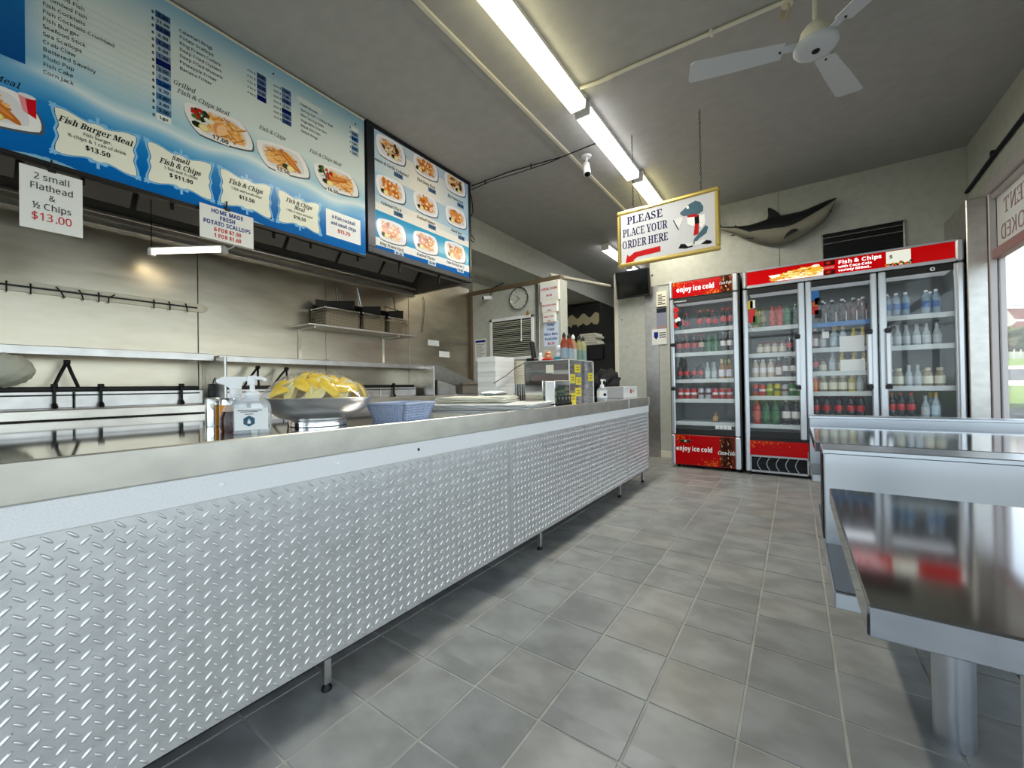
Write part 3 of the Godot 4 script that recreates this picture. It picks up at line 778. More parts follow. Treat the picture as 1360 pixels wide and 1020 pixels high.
# ------------------------------------------------------------------ the cooking line along the steel wall
func kitchen() -> void:
	var zl := 1.5
	# exhaust hood, hollow underneath
	var h := thing("exhaust_hood", "dark greasy exhaust hood above the cooking line behind the menus", "exhaust hood", Vector3(-3.4, 2.16, -1.0))
	put(h, "front_wall", S().ab(Vector3(-2.985, 2.14, zl), Vector3(-2.955, CEIL, -3.40), 0.003), MT.hood)
	put(h, "side_wall", S().ab(Vector3(KW + 0.001, 2.17, -3.40), Vector3(-2.955, CEIL, -3.37), 0.003), MT.hood)
	put(h, "rear_rail", S().ab(Vector3(KW + 0.001, 2.125, zl), Vector3(KW + 0.045, 2.165, -3.40), 0.004), MT.steel)
	put(h, "grease_gutter", S().ab(Vector3(KW + 0.001, 2.185, zl), Vector3(KW + 0.11, 2.21, -3.40), 0.004), MT.steel)
	put(h, "end_rail", S().ab(Vector3(KW + 0.045, 2.145, -3.40), Vector3(-2.985, 2.175, -3.36), 0.003), MT.hood)
	put(h, "ceiling_liner", S().ab(Vector3(KW + 0.001, 2.85, zl), Vector3(-2.985, 2.88, -3.37)), MT.hood)
	put(h, "inner_liner", S().ab(Vector3(-3.0, 2.15, zl), Vector3(-2.986, 2.85, -3.37)), MT.hood)
	put(h, "rear_liner", S().ab(Vector3(KW + 0.001, 2.21, zl), Vector3(KW + 0.012, 2.85, -3.37)), MT.hood)
	for k in 9:
		var z0 := 1.2 - k * 0.5
		put(h, "baffle_filter", S().box(Vector3(-3.50, 2.50, z0 - 0.24), Vector3(0.62, 0.03, 0.47), 0.004, Basis(Vector3(0, 0, 1), 0.85)), MT.hood)
	for z in [-0.44, -0.80, -1.36, -1.62, -2.02, -2.45, -2.95]:
		put(h, "hanger", S().ab(Vector3(-2.955, 2.02 + 0.04, z - 0.008), Vector3(-2.94, 2.16, z + 0.008), 0.002), MT.iron)
	# tube lamp hung crosswise below the hood
	var la := thing("tube_lamp", "glowing tube lamp hung crosswise under the exhaust hood", "lamp", Vector3(-3.41, 1.97, -1.01))
	var a := Vector3(-3.63, 1.972, -0.87)
	var b := Vector3(-3.19, 1.972, -1.15)
	var d := (b - a).normalized()
	put(la, "tube", S().cyl(a + d * 0.02, b - d * 0.02, 0.014, 12), glow(Color(1.0, 0.96, 0.86), 2.5))
	put(la, "reflector", S().box((a + b) * 0.5 + Vector3(0, 0.024, 0), Vector3(a.distance_to(b), 0.008, 0.05), 0.002, Basis(d, Vector3.UP, d.cross(Vector3.UP))), MT.plastic_white)
	for e in [a, b]: put(la, "end_holder", S().box(e, Vector3(0.03, 0.045, 0.04), 0.004, Basis(d, Vector3.UP, d.cross(Vector3.UP))), MT.plastic_white)
	put(la, "wire", S().tube([a + Vector3(0, 0.02, 0), a + Vector3(0.0, 0.885, 0)], 0.003, 5), MT.black)
	put(la, "flex", S().tube([b, b + Vector3(0.05, 0.015, -0.03), b + Vector3(0.08, 0.06, -0.06), b + Vector3(0.1, 0.2, -0.06)], 0.004, 6), MT.plastic_white)
	area(la, "lamp_light", (a + b) * 0.5 - Vector3(0, 0.017, 0), Basis(d, d.cross(Vector3.DOWN).normalized() * 1.0, Vector3.UP), Vector2(0.5, 0.03), 0.016, Color(1.0, 0.90, 0.70))
	# hook rail
	var r := thing("utensil_rail", "long cream rail with hooks screwed to the steel wall", "hook rail", Vector3(KW, 1.63, -0.4))
	put(r, "rail_strip", S().ab(Vector3(KW, 1.664, 0.8), Vector3(KW + 0.012, 1.69, -1.215), 0.003), MT.trim_cream)
	put(r, "rail_strip", S().ab(Vector3(KW, 1.625, 0.8), Vector3(KW + 0.012, 1.652, -1.215), 0.003), MT.trim_cream)
	put(r, "slot", S().ab(Vector3(KW, 1.652, 0.8), Vector3(KW + 0.004, 1.664, -1.215)), MT.black)
	put(r, "end_knob", S().lathe([Vector2(0.034, 0), Vector2(0.034, 0.014), Vector2(0.0, 0.02)], Vector3(KW, 1.657, -1.222), 14, Basis(Vector3(0, 0, 1), Vector3(1, 0, 0), Vector3(0, 1, 0))), MT.trim_cream)
	for k in 9:
		var p := onx([8, 40, 74, 104, 130, 151, 203, 223, 245][k], 390, KW)
		var q := Vector3(KW + 0.012, 1.668, p.z)
		put(r, "hook", S().tube([q + Vector3(-0.004, 0.006, 0), q + Vector3(0.014, 0.008, 0), q + Vector3(0.016, -0.02, [0.0, 0.0, -0.02, -0.012, 0, 0.03, 0, -0.004, -0.006][k]), q + Vector3(0.012, -0.055, [0, 0, -0.035, -0.02, 0, 0.03, 0, -0.005, -0.01][k])], 0.004, 6), MT.iron)
	# long shelf, in two lengths
	var s1 := thing("wall_shelf", "long steel shelf over the cooking line left of the upright divider", "shelf", Vector3(KW, 1.26, -0.4))
	put(s1, "board", S().ab(Vector3(KW, 1.262, zl), Vector3(KW + 0.26, 1.283, -1.21), 0.003), MT.steel)
	put(s1, "front_lip", S().ab(Vector3(KW + 0.245, 1.232, zl), Vector3(KW + 0.262, 1.284, -1.21), 0.003), MT.steel)
	var s2 := thing("wall_shelf", "long steel shelf over the cooking line right of the upright divider", "shelf", Vector3(KW, 1.26, -2.2))
	put(s2, "board", S().ab(Vector3(KW, 1.255, -1.245), Vector3(KW + 0.26, 1.276, -3.32), 0.003), MT.steel)
	put(s2, "front_lip", S().ab(Vector3(KW + 0.245, 1.228, -1.245), Vector3(KW + 0.262, 1.277, -3.32), 0.003), MT.steel)
	# upright dividers
	for e in [[-1.225, "dark upright steel divider between the fryers under the shelf joint"], [-3.31, "dark upright steel divider at the chip station end of the shelf"]]:
		var dv := thing("divider_panel", e[1], "divider", Vector3(KW + 0.2, 0.92, e[0]))
		put(dv, "sheet", S().ab(Vector3(KW + 0.002, 0.92, e[0] - 0.008), Vector3(KW + 0.42, 1.255, e[0] + 0.008), 0.003), MT.steel)
		put(dv, "edge", S().cyl(Vector3(KW + 0.42, 0.92, e[0]), Vector3(KW + 0.42, 1.255, e[0]), 0.011, 8), MT.steel)
	# fryer benches
	for e in [[zl, -1.21, "stainless fryer bench at the hooks end of the cooking line"], [-1.235, -3.28, "stainless fryer bench under the basket shelf"]]:
		var fb := thing("fryer_bench", e[2], "fryer", Vector3(-3.4, 0, (e[0] + e[1]) * 0.5))
		put(fb, "cabinet", S().ab(Vector3(KW + 0.02, 0.1, e[0]), Vector3(-3.06, 0.87, e[1]), 0.004), MT.steel)
		put(fb, "plinth", S().ab(Vector3(KW + 0.02, 0.0, e[0]), Vector3(-3.12, 0.1, e[1])), MT.black)
		put(fb, "top", S().ab(Vector3(KW + 0.006, 0.90, e[0]), Vector3(-3.04, 0.917, e[1]), 0.003), MT.steel)
		put(fb, "front_lip", S().ab(Vector3(-3.06, 0.872, e[0]), Vector3(-3.02, 0.925, e[1]), 0.006), MT.steel_fascia)
		# rear housings with a black gas bar and clamps
		var n := 4
		for k in n:
			var za: float = lerpf(e[0], e[1] + 0.05, float(k) / n) - 0.004
			var zb: float = lerpf(e[0], e[1] + 0.05, float(k + 1) / n) + 0.004
			put(fb, "burner_housing", S().ab(Vector3(KW + 0.006, 0.917, za), Vector3(-3.62, 1.018, zb), 0.004), MT.steel)
		put(fb, "gas_bar", S().ab(Vector3(-3.66, 1.018, e[0]), Vector3(-3.615, 1.046, e[1] + 0.08), 0.005), MT.iron)
		put(fb, "thin_rod", S().cyl(Vector3(-3.61, 0.995, e[0]), Vector3(-3.61, 0.995, e[1] + 0.08), 0.004, 6), MT.iron)
	for e in [[72, 512, 542], [134, 513, 541], [241, 512, 538], [415, 512, 532], [523, 510, 527]]:
		var p := onx(e[0], e[1], -3.60)
		var gc := thing("bar_clamp", ["black bar clamp below the folded tongs", "black bar clamp left of mid bench", "black bar clamp by the divider", "black bar clamp behind the lemon bowl", "black bar clamp near the chip station"][[72, 134, 241, 415, 523].find(e[0])], "clamp", Vector3(-3.6, 0.92, p.z), "clamps on the gas bars")
		put(gc, "stem", S().ab(Vector3(-3.612, 0.935, p.z - 0.007), Vector3(-3.59, 1.055, p.z + 0.007), 0.003), MT.iron)
		put(gc, "knuckle", S().cyl(Vector3(-3.60, 1.05, p.z - 0.014), Vector3(-3.60, 1.05, p.z + 0.014), 0.013, 10), MT.iron)
		put(gc, "foot", S().cyl(Vector3(-3.60, 0.94, p.z), Vector3(-3.58, 0.925, p.z), 0.014, 8), MT.iron)
	# tongs leaning on the splashback
	var lab := ["open black tongs standing against the splashback by the pale cloth", "open black tongs behind the pump bottles", "open black tongs next to the lemon bowl"]
	var tp := [[70, 88, 102, 481], [322, 341, 341, 488], [360, 379, 380, 490]]
	for k in 3:
		var l0 := onx(tp[k][0], 516, -3.68)
		var ap := onx(tp[k][1], tp[k][3], -3.72)
		var l1 := onx(tp[k][2], 516, -3.68)
		l0.y = 1.047; l1.y = 1.047
		var tg := thing("tongs", lab[k], "tongs", Vector3(-3.68, 1.046, ap.z), "tongs along the splashback")
		l0.x = -3.64; l1.x = -3.64
		put(tg, "arm", S().tube([ap + Vector3(0.02, 0, 0), ap.lerp(l0, 0.5), l0], 0.009, 6), MT.iron)
		put(tg, "arm", S().tube([ap + Vector3(0.02, 0, 0), ap.lerp(l1, 0.5), l1], 0.009, 6), MT.iron)
		put(tg, "pivot", S().cyl(ap + Vector3(0.02, 0, -0.014), ap + Vector3(0.02, 0, 0.014), 0.014, 10), MT.iron)
	# bundled cloth at the far left
	var pc := onx(6, 497, -3.6)
	var fn := FastNoiseLite.new()
	fn.frequency = 1.2
	single("cloth_bundle", "pale grey crumpled cloth bundle on the fryer bench", "cloth", S().grid(func(u: float, v: float) -> Vector3:
		var q := Vector3(cos(u * TAU) * sin(v * PI), cos(v * PI), sin(u * TAU) * sin(v * PI))
		return Vector3(-3.58, 1.14, pc.z + 0.02) + q * Vector3(0.11, 0.094, 0.13) * (1.0 + 0.16 * fn.get_noise_3dv(q * 2.6)), 30, 20, true), plain(Color(0.66, 0.67, 0.62), 0.85), Vector3(-3.58, 1.046, pc.z + 0.02))
	# gas valve with a looped hose by the divider
	var gv := thing("gas_valve", "small black gas valve with looped hose beside the divider", "valve", Vector3(-3.60, 1.0, -1.27))
	var gz := onx(283, 520, -3.58).z
	put(gv, "body", S().box(Vector3(-3.585, 1.01, gz), Vector3(0.05, 0.10, 0.05), 0.006), MT.black)
	put(gv, "dial", S().box(Vector3(-3.555, 1.0, gz - 0.055), Vector3(0.03, 0.07, 0.04), 0.004), MT.trim_cream)
	var hp := []
	for k in 12: hp.append(Vector3(-3.58, 1.05 + 0.07 * sin(k * PI / 11.0), gz - 0.035 + 0.035 * cos(k * PI / 11.0)))
	put(gv, "hose", S().tube(hp, 0.005, 6), MT.black)
	# upper shelf with frying baskets
	var us := thing("basket_shelf", "short dark steel shelf holding the frying baskets", "shelf", Vector3(KW, 1.58, -2.5))
	put(us, "board", S().ab(Vector3(KW, 1.585, -1.92), Vector3(KW + 0.30, 1.602, -3.16), 0.003), MT.steel)
	for z in [-1.985, -2.93]:
		var st := put(us, "bracket", S().ab(Vector3(KW, 1.285, z - 0.015), Vector3(KW + 0.012, 1.585, z + 0.015), 0.002), MT.trim_cream)
		put(st, "arm", S().ab(Vector3(KW, 1.565, z - 0.010), Vector3(KW + 0.28, 1.585, z + 0.010), 0.002), MT.steel)
	var bl := ["wire frying basket at the divider end of the basket shelf", "wire frying basket in the middle of the basket shelf", "wire frying basket next to the ladle"]
	var bz := [-2.27, -2.62, -2.93]
	var bw := [0.36, 0.26, 0.24]
	for k in 3:
		basket(bl[k], Vector3(KW + 0.15, 1.602, bz[k]), bw[k], k)
	# ladle hanging on the wall
	var lz := onx(527, 400, KW + 0.12).z
	var ld := thing("ladle", "steel ladle hanging beside the frying baskets", "ladle", Vector3(KW + 0.12, 1.7, lz))
	put(ld, "handle", S().tube([Vector3(KW + 0.03, 2.06, lz + 0.02), Vector3(KW + 0.06, 2.05, lz), Vector3(KW + 0.10, 1.76, lz - 0.01)], 0.008, 8), MT.chrome)
	put(ld, "cup", S().lathe([Vector2(0, -0.05), Vector2(0.035, -0.042), Vector2(0.056, -0.02), Vector2(0.06, 0.0), Vector2(0.055, 0.0), Vector2(0.033, -0.036), Vector2(0, -0.044)], Vector3(KW + 0.15, 1.75, lz - 0.06), 18, Basis(Vector3(0, 0, 1), -0.35)), MT.chrome)
	put(ld, "hook", S().tube([Vector3(KW, 2.07, lz + 0.02), Vector3(KW + 0.03, 2.07, lz + 0.02), Vector3(KW + 0.03, 2.05, lz + 0.02)], 0.004, 6), MT.iron)
	# thin wire hanging beyond
	var wz := onx(563, 400, KW).z
	single("skewer", "thin steel skewer hanging on the wall above the paper notes", "skewer", S().tube([Vector3(KW + 0.012, 2.16, wz + 0.02), Vector3(KW + 0.014, 2.05, wz), Vector3(KW + 0.012, 1.86, wz + 0.02), Vector3(KW + 0.014, 1.70, wz + 0.05)], 0.005, 6), MT.chrome, Vector3(KW, 1.7, wz))
	# paper notes taped on the steel
	for e in [[568, 451, 583, 460, "small blank white note taped to the steel wall, upper of two"], [583, 466, 597, 475, "small blank white note taped to the steel wall, lower of two"]]:
		var p0 := onx(e[0], e[1], KW)
		var p1 := onx(e[2], e[3], KW)
		single("paper_note", e[4], "note", S().ab(Vector3(KW, p0.y, p0.z), Vector3(KW + 0.003, p1.y, p1.z), 0.0008), MT.paper, Vector3(KW, p1.y, (p0.z + p1.z) * 0.5))
	# chip station with sloping guards
	var cs := thing("chip_station", "dark steel chip station with sloping splash guards in the kitchen corner", "chip station", Vector3(-3.4, 0, -3.85))
	put(cs, "cabinet", S().ab(Vector3(KW + 0.02, 0.0, -3.34), Vector3(-3.06, 0.93, -4.36), 0.004), MT.steel)
	put(cs, "back_guard", S().prism([Vector2(3.325, 0.93), Vector2(3.325, 1.295), Vector2(3.72, 1.29), Vector2(4.40, 1.09), Vector2(4.40, 0.93)], Vector3(KW + 0.10, 0, 0), FACE_X, 0.09), MT.steel)
	put(cs, "side_guard", S().prism([Vector2(-0.085, 0.93), Vector2(-0.085, 1.205), Vector2(0.62, 1.02), Vector2(0.62, 0.93)], Vector3(KW + 0.10, 0, -3.34), FACE_Z, 0.014), MT.steel)
	put(cs, "pan", S().ab(Vector3(-3.56, 0.93, -3.42), Vector3(-3.06, 1.045, -4.34), 0.008), MT.hood)
	put(cs, "pan_rim", S().ab(Vector3(-3.10, 1.035, -3.40), Vector3(-3.045, 1.05, -4.36), 0.003), MT.trim_brown)

func basket(label: String, at: Vector3, w: float, k: int) -> void:
	var t := thing("frying_basket", label, "basket", at, "frying baskets on the shelf")
	var hgt := 0.17
	var dx := 0.12
	var hz := w * 0.5
	var bars := S()
	for z in [-1, 1]:
		for i in 9:
			var x := lerpf(-dx, dx, i / 8.0)
			bars.box(at + Vector3(x, hgt * 0.5, z * hz), Vector3(0.004, hgt, 0.004))
		for i in 6: bars.box(at + Vector3(0, 0.006 + hgt * i / 6.0, z * hz), Vector3(dx * 2, 0.004, 0.004))
	for x in [-1, 1]:
		var n := int(w / 0.016)
		for i in n + 1: bars.box(at + Vector3(x * dx, hgt * 0.5, lerpf(-hz, hz, float(i) / n)), Vector3(0.004, hgt, 0.0045))
		for i in 11: bars.box(at + Vector3(x * dx, 0.006 + hgt * i / 11.0, 0), Vector3(0.004, 0.0045, w))
	for i in 7: bars.box(at + Vector3(lerpf(-dx, dx, i / 6.0), 0.003, 0), Vector3(0.004, 0.004, w))
	var mm := put(t, "wire_mesh", bars, plain(Color(0.66, 0.62, 0.54), 0.35, 0.9))
	mm.set_meta("kind", "stuff")
	var rim := S()
	for z in [-1, 1]: rim.box(at + Vector3(0, hgt, z * hz), Vector3(dx * 2 + 0.012, 0.012, 0.008), 0.002)
	for x in [-1, 1]: rim.box(at + Vector3(x * dx, hgt, 0), Vector3(0.008, 0.012, w + 0.012), 0.002)
	put(t, "rim", rim, MT.chrome)
	put(t, "liner", S().box(at + Vector3(-0.02, 0.075, 0.0), Vector3(0.18, 0.13, w - 0.03), 0.01), plain(Color(0.42, 0.39, 0.33), 0.6))
	# a second basket rests on top, tilted
	var tilt := Basis(Vector3(0, 0, 1), -0.22) * Basis(Vector3(1, 0, 0), 0.16)
	var top := S()
	for z in [-1, 1]: top.box(at + Vector3(-0.01, hgt + 0.05, z * hz * 0.8), Vector3(0.20, 0.075, 0.006), 0.001, tilt)
	for x in [-1, 1]: top.box(at + Vector3(-0.01 + x * 0.1, hgt + 0.05, 0), Vector3(0.006, 0.075, w * 0.8), 0.001, tilt)
	put(t, "upper_basket", top, plain(Color(0.14, 0.13, 0.12), 0.5, 0.5))
	if k < 2:
		var e := [onx(447, 381, KW + 0.16), onx(475, 383, KW + 0.16)][k] as Vector3
		var f := [onx(451, 408, KW + 0.18), onx(481, 412, KW + 0.18)][k] as Vector3
		put(t, "handle", S().tube([e + Vector3(0, 0, 0.016), e, f], 0.006, 8).tube([e + Vector3(0, 0, 0.016), f + Vector3(0, 0, 0.024)], 0.006, 8), MT.chrome)
	else:
		var e := onx(510, 420, KW + 0.16)
		put(t, "handle", S().tube([at + Vector3(0, hgt, 0.05), at + Vector3(0.05, hgt + 0.12, 0.12), at + Vector3(0.05, hgt + 0.10, -0.1)], 0.005, 6), MT.iron)

# ------------------------------------------------------------------ service counter with tread plate front
const CT := 0.872
func counter() -> void:
	var t := thing("service_counter", "long stainless service counter clad in diamond tread plate", "counter", Vector3(-1.7, 0, -1.5))
	var z0 := 1.4
	var z1 := -4.28
	put(t, "worktop", S().ab(Vector3(-2.25, CT - 0.022, z0), Vector3(-1.256, CT, z1), 0.003), MT.steel_top)
	put(t, "fascia", S().ab(Vector3(-1.262, 0.787, z0), Vector3(-1.25, CT + 0.0005, -3.652), 0.003), MT.steel_fascia)
	put(t, "fascia", S().ab(Vector3(-1.262, 0.787, -3.656), Vector3(-1.25, CT + 0.0005, z1), 0.003), MT.steel_fascia)
	put(t, "end_fascia", S().ab(Vector3(-2.25, 0.787, z1), Vector3(-1.25, CT + 0.0005, z1 - 0.012), 0.003), MT.steel_fascia)
	var ws := put(t, "kick_strip", S().ab(Vector3(-1.275, 0.717, z0), Vector3(-1.258, 0.787, z1 - 0.01), 0.003), MT.white_strip, "white painted strip with screw heads")
	for e in [[295, 644], [449, 616], [635, 580], [641, 581], [700, 567], [727, 562], [773, 553], [806, 546], [835, 541]]:
		var p := onx(e[0], e[1], -1.258)
		put(ws, "screw_head", S().lathe([Vector2(0.0085, 0), Vector2(0.007, 0.003), Vector2(0, 0.0042)], Vector3(-1.258, p.y, p.z), 10, Basis(Vector3(0, 0, 1), Vector3(1, 0, 0), Vector3(0, 1, 0))), MT.plastic_white)
	var hq := onx(556, 597, -1.258)
	put(ws, "screw_hole", S().lathe([Vector2(0.0065, 0), Vector2(0.0065, 0.0006), Vector2(0, 0.0006)], Vector3(-1.258, hq.y, hq.z), 10, Basis(Vector3(0, 0, 1), Vector3(1, 0, 0), Vector3(0, 1, 0))), MT.black)
	# three sheets of tread plate with raised lugs
	var lug := S().grid(func(u: float, v: float) -> Vector3:
		var s := u * 2.0 - 1.0
		var w := v * 2.0 - 1.0
		var e := sqrt(maxf(0.0, 1.0 - s * s))
		return Vector3(s * 0.0135, 0.0036 * e * (1.0 - w * w), w * 0.0040 * e), 8, 4, true).mesh()
	var px := -1.2665
	var cuts := [z0, -1.785, -3.641, z1 + 0.008]
	for k in 3:
		var pl := put(t, "tread_plate", S().ab(Vector3(px - 0.004, 0.125, cuts[k] - 0.0012), Vector3(px, 0.719, cuts[k + 1] + 0.0012), 0.001), MT.tread)
		var places := []
		var col := int(ceil((0.05 - cuts[k]) / 0.0185)) if k > 0 else 0
		var zc: float = cuts[k] - 0.016
		var i := 0
		while zc > cuts[k + 1] + 0.014:
			if zc < 0.3:
				var odd := i % 2
				for j in 17:
					var y: float = 0.138 + 0.0353 * j + (0.0176 if odd else 0.0)
					if y > 0.705: continue
					var ang := deg_to_rad(45.0 if odd else -45.0)
					var along := Vector3(0, sin(ang), -cos(ang))
					var bs := Basis(along, Vector3(1, 0, 0), along.cross(Vector3(1, 0, 0)))
					places.append(Transform3D(bs, Vector3(px - 0.0001, y, zc)))
			zc -= 0.0185
			i += 1
		var mm := MultiMesh.new()
		mm.transform_format = MultiMesh.TRANSFORM_3D
		mm.mesh = lug
		mm.instance_count = places.size()
		for q in places.size(): mm.set_instance_transform(q, places[q].translated(-t.position))
		var mi := MultiMeshInstance3D.new()
		mi.name = "raised_tread"
		mi.multimesh = mm
		mi.material_override = MT.tread
		mi.set_meta("kind", "stuff")
		pl.add_child(mi, true)
	put(t, "corner_strip", S().ab(Vector3(-1.275, 0.125, z1 + 0.006), Vector3(-1.262, 0.718, z1 - 0.008), 0.002), MT.alu)
	put(t, "bottom_angle", S().ab(Vector3(-1.30, 0.118, z0), Vector3(-1.27, 0.127, z1), 0.002), MT.iron)
	put(t, "carcass", S().ab(Vector3(-2.22, 0.16, z0), Vector3(-1.285, CT - 0.022, z1 + 0.02)), MT.steel)
	for z in [0.63, -0.752, -2.134, -3.515, -4.18]:
		var lg := put(t, "leg", S().ab(Vector3(-1.315, 0.022, z - 0.0125), Vector3(-1.29, 0.16, z + 0.0125), 0.003), MT.steel)
		put(lg, "foot", S().lathe([Vector2(0.017, 0), Vector2(0.017, 0.008), Vector2(0.010, 0.014), Vector2(0.010, 0.03)], Vector3(-1.302, 0.0, z), 10), MT.iron)
		put(t, "leg", S().ab(Vector3(-2.15, 0.0, z - 0.0125), Vector3(-2.125, 0.16, z + 0.0125), 0.003), MT.steel)
	var b := thing("prep_bench", "stainless preparation bench set between the counter and the fryers", "bench", Vector3(-2.62, 0, -1.5))
	put(b, "worktop", S().ab(Vector3(-2.995, CT - 0.024, z0), Vector3(-2.254, CT - 0.001, -3.9), 0.003), MT.steel_top)
	put(b, "cabinet", S().ab(Vector3(-2.97, 0.1, z0), Vector3(-2.28, CT - 0.024, -3.88), 0.003), MT.steel)
	put(b, "plinth", S().ab(Vector3(-2.95, 0.0, z0), Vector3(-2.32, 0.1, -3.85)), MT.black)

# ------------------------------------------------------------------ things on the counter
func facing(o: Node3D, at: Vector3, turn: float) -> void:
	o.position = at
	o.rotation.y = turn

func counter_top_things() -> void:
	var liquid := plain(Color(0.86, 0.90, 0.93, 0.30), 0.05)
	liquid.transparency = BaseMaterial3D.TRANSPARENCY_ALPHA
	var teal := plain(Color(0.07, 0.30, 0.38), 0.5)
	# hand sanitiser, large
	var p := thing("pump_bottle", "clear square pump bottle with white label and teal hexagon", "pump bottle")
	var body := [Vector2(0, 0), Vector2(0.047, 0), Vector2(0.049, 0.006), Vector2(0.049, 0.088), Vector2(0.040, 0.102), Vector2(0.020, 0.112), Vector2(0.019, 0.118)]
	put(p, "bottle", squared(body, 0.55), liquid)
	put(p, "label_panel", S().box(Vector3(0, 0.046, 0.0315), Vector3(0.086, 0.066, 0.0012), 0.0005).box(Vector3(0.0478, 0.046, 0.0), Vector3(0.0012, 0.066, 0.05), 0.0005), MT.paper)
	var hx := []
	for k in 6: hx.append(Vector2(cos(k * PI / 3 + PI / 6), sin(k * PI / 3 + PI / 6)) * 0.0165)
	put(p, "hexagon_mark", S().prism(hx, Vector3(-0.006, 0.040, 0.0329), FACE_Z, 0.0008), teal)
	put(p, "bottle_mark", S().box(Vector3(-0.006, 0.037, 0.0331), Vector3(0.008, 0.009, 0.0006)).box(Vector3(-0.006, 0.0435, 0.0331), Vector3(0.003, 0.006, 0.0006)), MT.paper)
	for k in 3: put(p, "printed_line", S().box(Vector3([-0.004, -0.006, -0.006][k], [0.072, 0.068, 0.061][k], 0.0325), Vector3([0.062, 0.045, 0.022][k], 0.0018, 0.0006)), MT.ink_grey)
	put(p, "collar", S().lathe([Vector2(0.019, 0.108), Vector2(0.0195, 0.126), Vector2(0.012, 0.130), Vector2(0.007, 0.131), Vector2(0.007, 0.155)], Vector3.ZERO, 18), MT.plastic_white)
	put(p, "pump_head", S().lathe([Vector2(0.0, 0.150), Vector2(0.013, 0.150), Vector2(0.014, 0.172), Vector2(0.012, 0.177), Vector2(0, 0.178)], Vector3.ZERO, 16).tube([Vector3(0, 0.168, 0), Vector3(0.022, 0.170, 0.012), Vector3(0.034, 0.166, 0.018), Vector3(0.036, 0.160, 0.019)], 0.0055, 8), MT.plastic_white)
	facing(p, Vector3(-1.375, CT, -0.566), deg_to_rad(62))
	# trigger spray behind
	var sp := thing("spray_bottle", "trigger spray bottle with white head and dark red liquid", "spray bottle")
	put(sp, "bottle", S().lathe([Vector2(0.037, 0.0655), Vector2(0.032, 0.075), Vector2(0.020, 0.10), Vector2(0.014, 0.115), Vector2(0.014, 0.125)], Vector3.ZERO, 20), liquid)
	put(sp, "liquid", S().lathe([Vector2(0, 0.0), Vector2(0.041, 0.0), Vector2(0.044, 0.010), Vector2(0.044, 0.045), Vector2(0.037, 0.065), Vector2(0, 0.065)], Vector3.ZERO, 20), plain(Color(0.20, 0.03, 0.02), 0.15))
	put(sp, "collar", S().lathe([Vector2(0.017, 0.118), Vector2(0.018, 0.138), Vector2(0.012, 0.142), Vector2(0, 0.143)], Vector3.ZERO, 16), MT.plastic_white)
	put(sp, "trigger_head", S().prism([Vector2(-0.052, 0.168), Vector2(-0.050, 0.158), Vector2(-0.030, 0.152), Vector2(-0.014, 0.138), Vector2(0.016, 0.138), Vector2(0.020, 0.160), Vector2(0.036, 0.168), Vector2(0.030, 0.178), Vector2(-0.034, 0.178)], Vector3(0, 0, 0.011), FACE_Z, 0.022), MT.plastic_white)
	facing(sp, Vector3(-1.52, CT, -0.575), deg_to_rad(68))
	# steel and mustard canisters
	var ca := thing("steel_shaker", "narrow stainless shaker next to the yellow canister", "shaker", Vector3(-1.79, CT, -0.60))
	put(ca, "body", S().lathe([Vector2(0, 0), Vector2(0.024, 0), Vector2(0.025, 0.004), Vector2(0.025, 0.088)], Vector3(-1.79, CT, -0.602), 20), MT.chrome)
	put(ca, "lid", S().lathe([Vector2(0.026, 0.086), Vector2(0.026, 0.104), Vector2(0.022, 0.109), Vector2(0, 0.110)], Vector3(-1.79, CT, -0.602), 20), MT.steel)
	var cy := thing("mustard_canister", "yellow canister with steel lid beside the spray bottle", "canister", Vector3(-1.73, CT, -0.64))
	put(cy, "body", S().lathe([Vector2(0, 0), Vector2(0.029, 0), Vector2(0.030, 0.004), Vector2(0.030, 0.082)], Vector3(-1.73, CT, -0.633), 20), plain(Color(0.86, 0.55, 0.04), 0.35))
	put(cy, "lid", S().lathe([Vector2(0.031, 0.080), Vector2(0.031, 0.10), Vector2(0.027, 0.105), Vector2(0, 0.106)], Vector3(-1.73, CT, -0.633), 20), MT.chrome)
	lemons()
	crate()
	# wrapping paper: wide loose sheets below, a thicker pile on top
	paper_pile("wide loose pile of white wrapping paper on the counter", Vector3(-1.66, CT, -2.08), Vector2(0.72, 0.60), 0.26, 7, 0.0035, MT.paper)
	paper_pile("folded pile of cream wrapping paper on top of the white sheets", Vector3(-1.80, CT + 0.0265, -2.16), Vector2(0.46, 0.42), 0.34, 8, 0.0046, MT.paper_cream)
	# teal tub with a plastic bag
	var tz := onx(642, 518, -2.0).z
	var ty := onx(684, 518, -2.0).z
	var tub := thing("plastic_tub", "flat teal plastic tub behind the wrapping paper", "tub", Vector3(-2.02, CT, (tz + ty) * 0.5))
	put(tub, "tray", S().ab(Vector3(-2.10, CT, tz), Vector3(-1.97, CT + 0.052, ty), 0.008), plain(Color(0.14, 0.36, 0.30), 0.4))
	put(tub, "rim", S().ab(Vector3(-2.105, CT + 0.046, tz + 0.006), Vector3(-1.964, CT + 0.056, ty - 0.006), 0.003), plain(Color(0.16, 0.40, 0.34), 0.4))
	var fn := FastNoiseLite.new()
	fn.frequency = 2.0
	single("plastic_bag", "crumpled white plastic bag lying on the teal tub", "bag", S().grid(func(u: float, v: float) -> Vector3:
		var q := Vector3(cos(u * TAU) * sin(v * PI), cos(v * PI), sin(u * TAU) * sin(v * PI))
		return Vector3(-2.035, CT + 0.079, (tz + ty) * 0.5 + 0.04) + q * Vector3(0.06, 0.020, 0.17) * (1.0 + 0.35 * fn.get_noise_3dv(q * 1.7)), 28, 16, true), MT.plastic_white, Vector3(-2.035, CT + 0.057, (tz + ty) * 0.5))
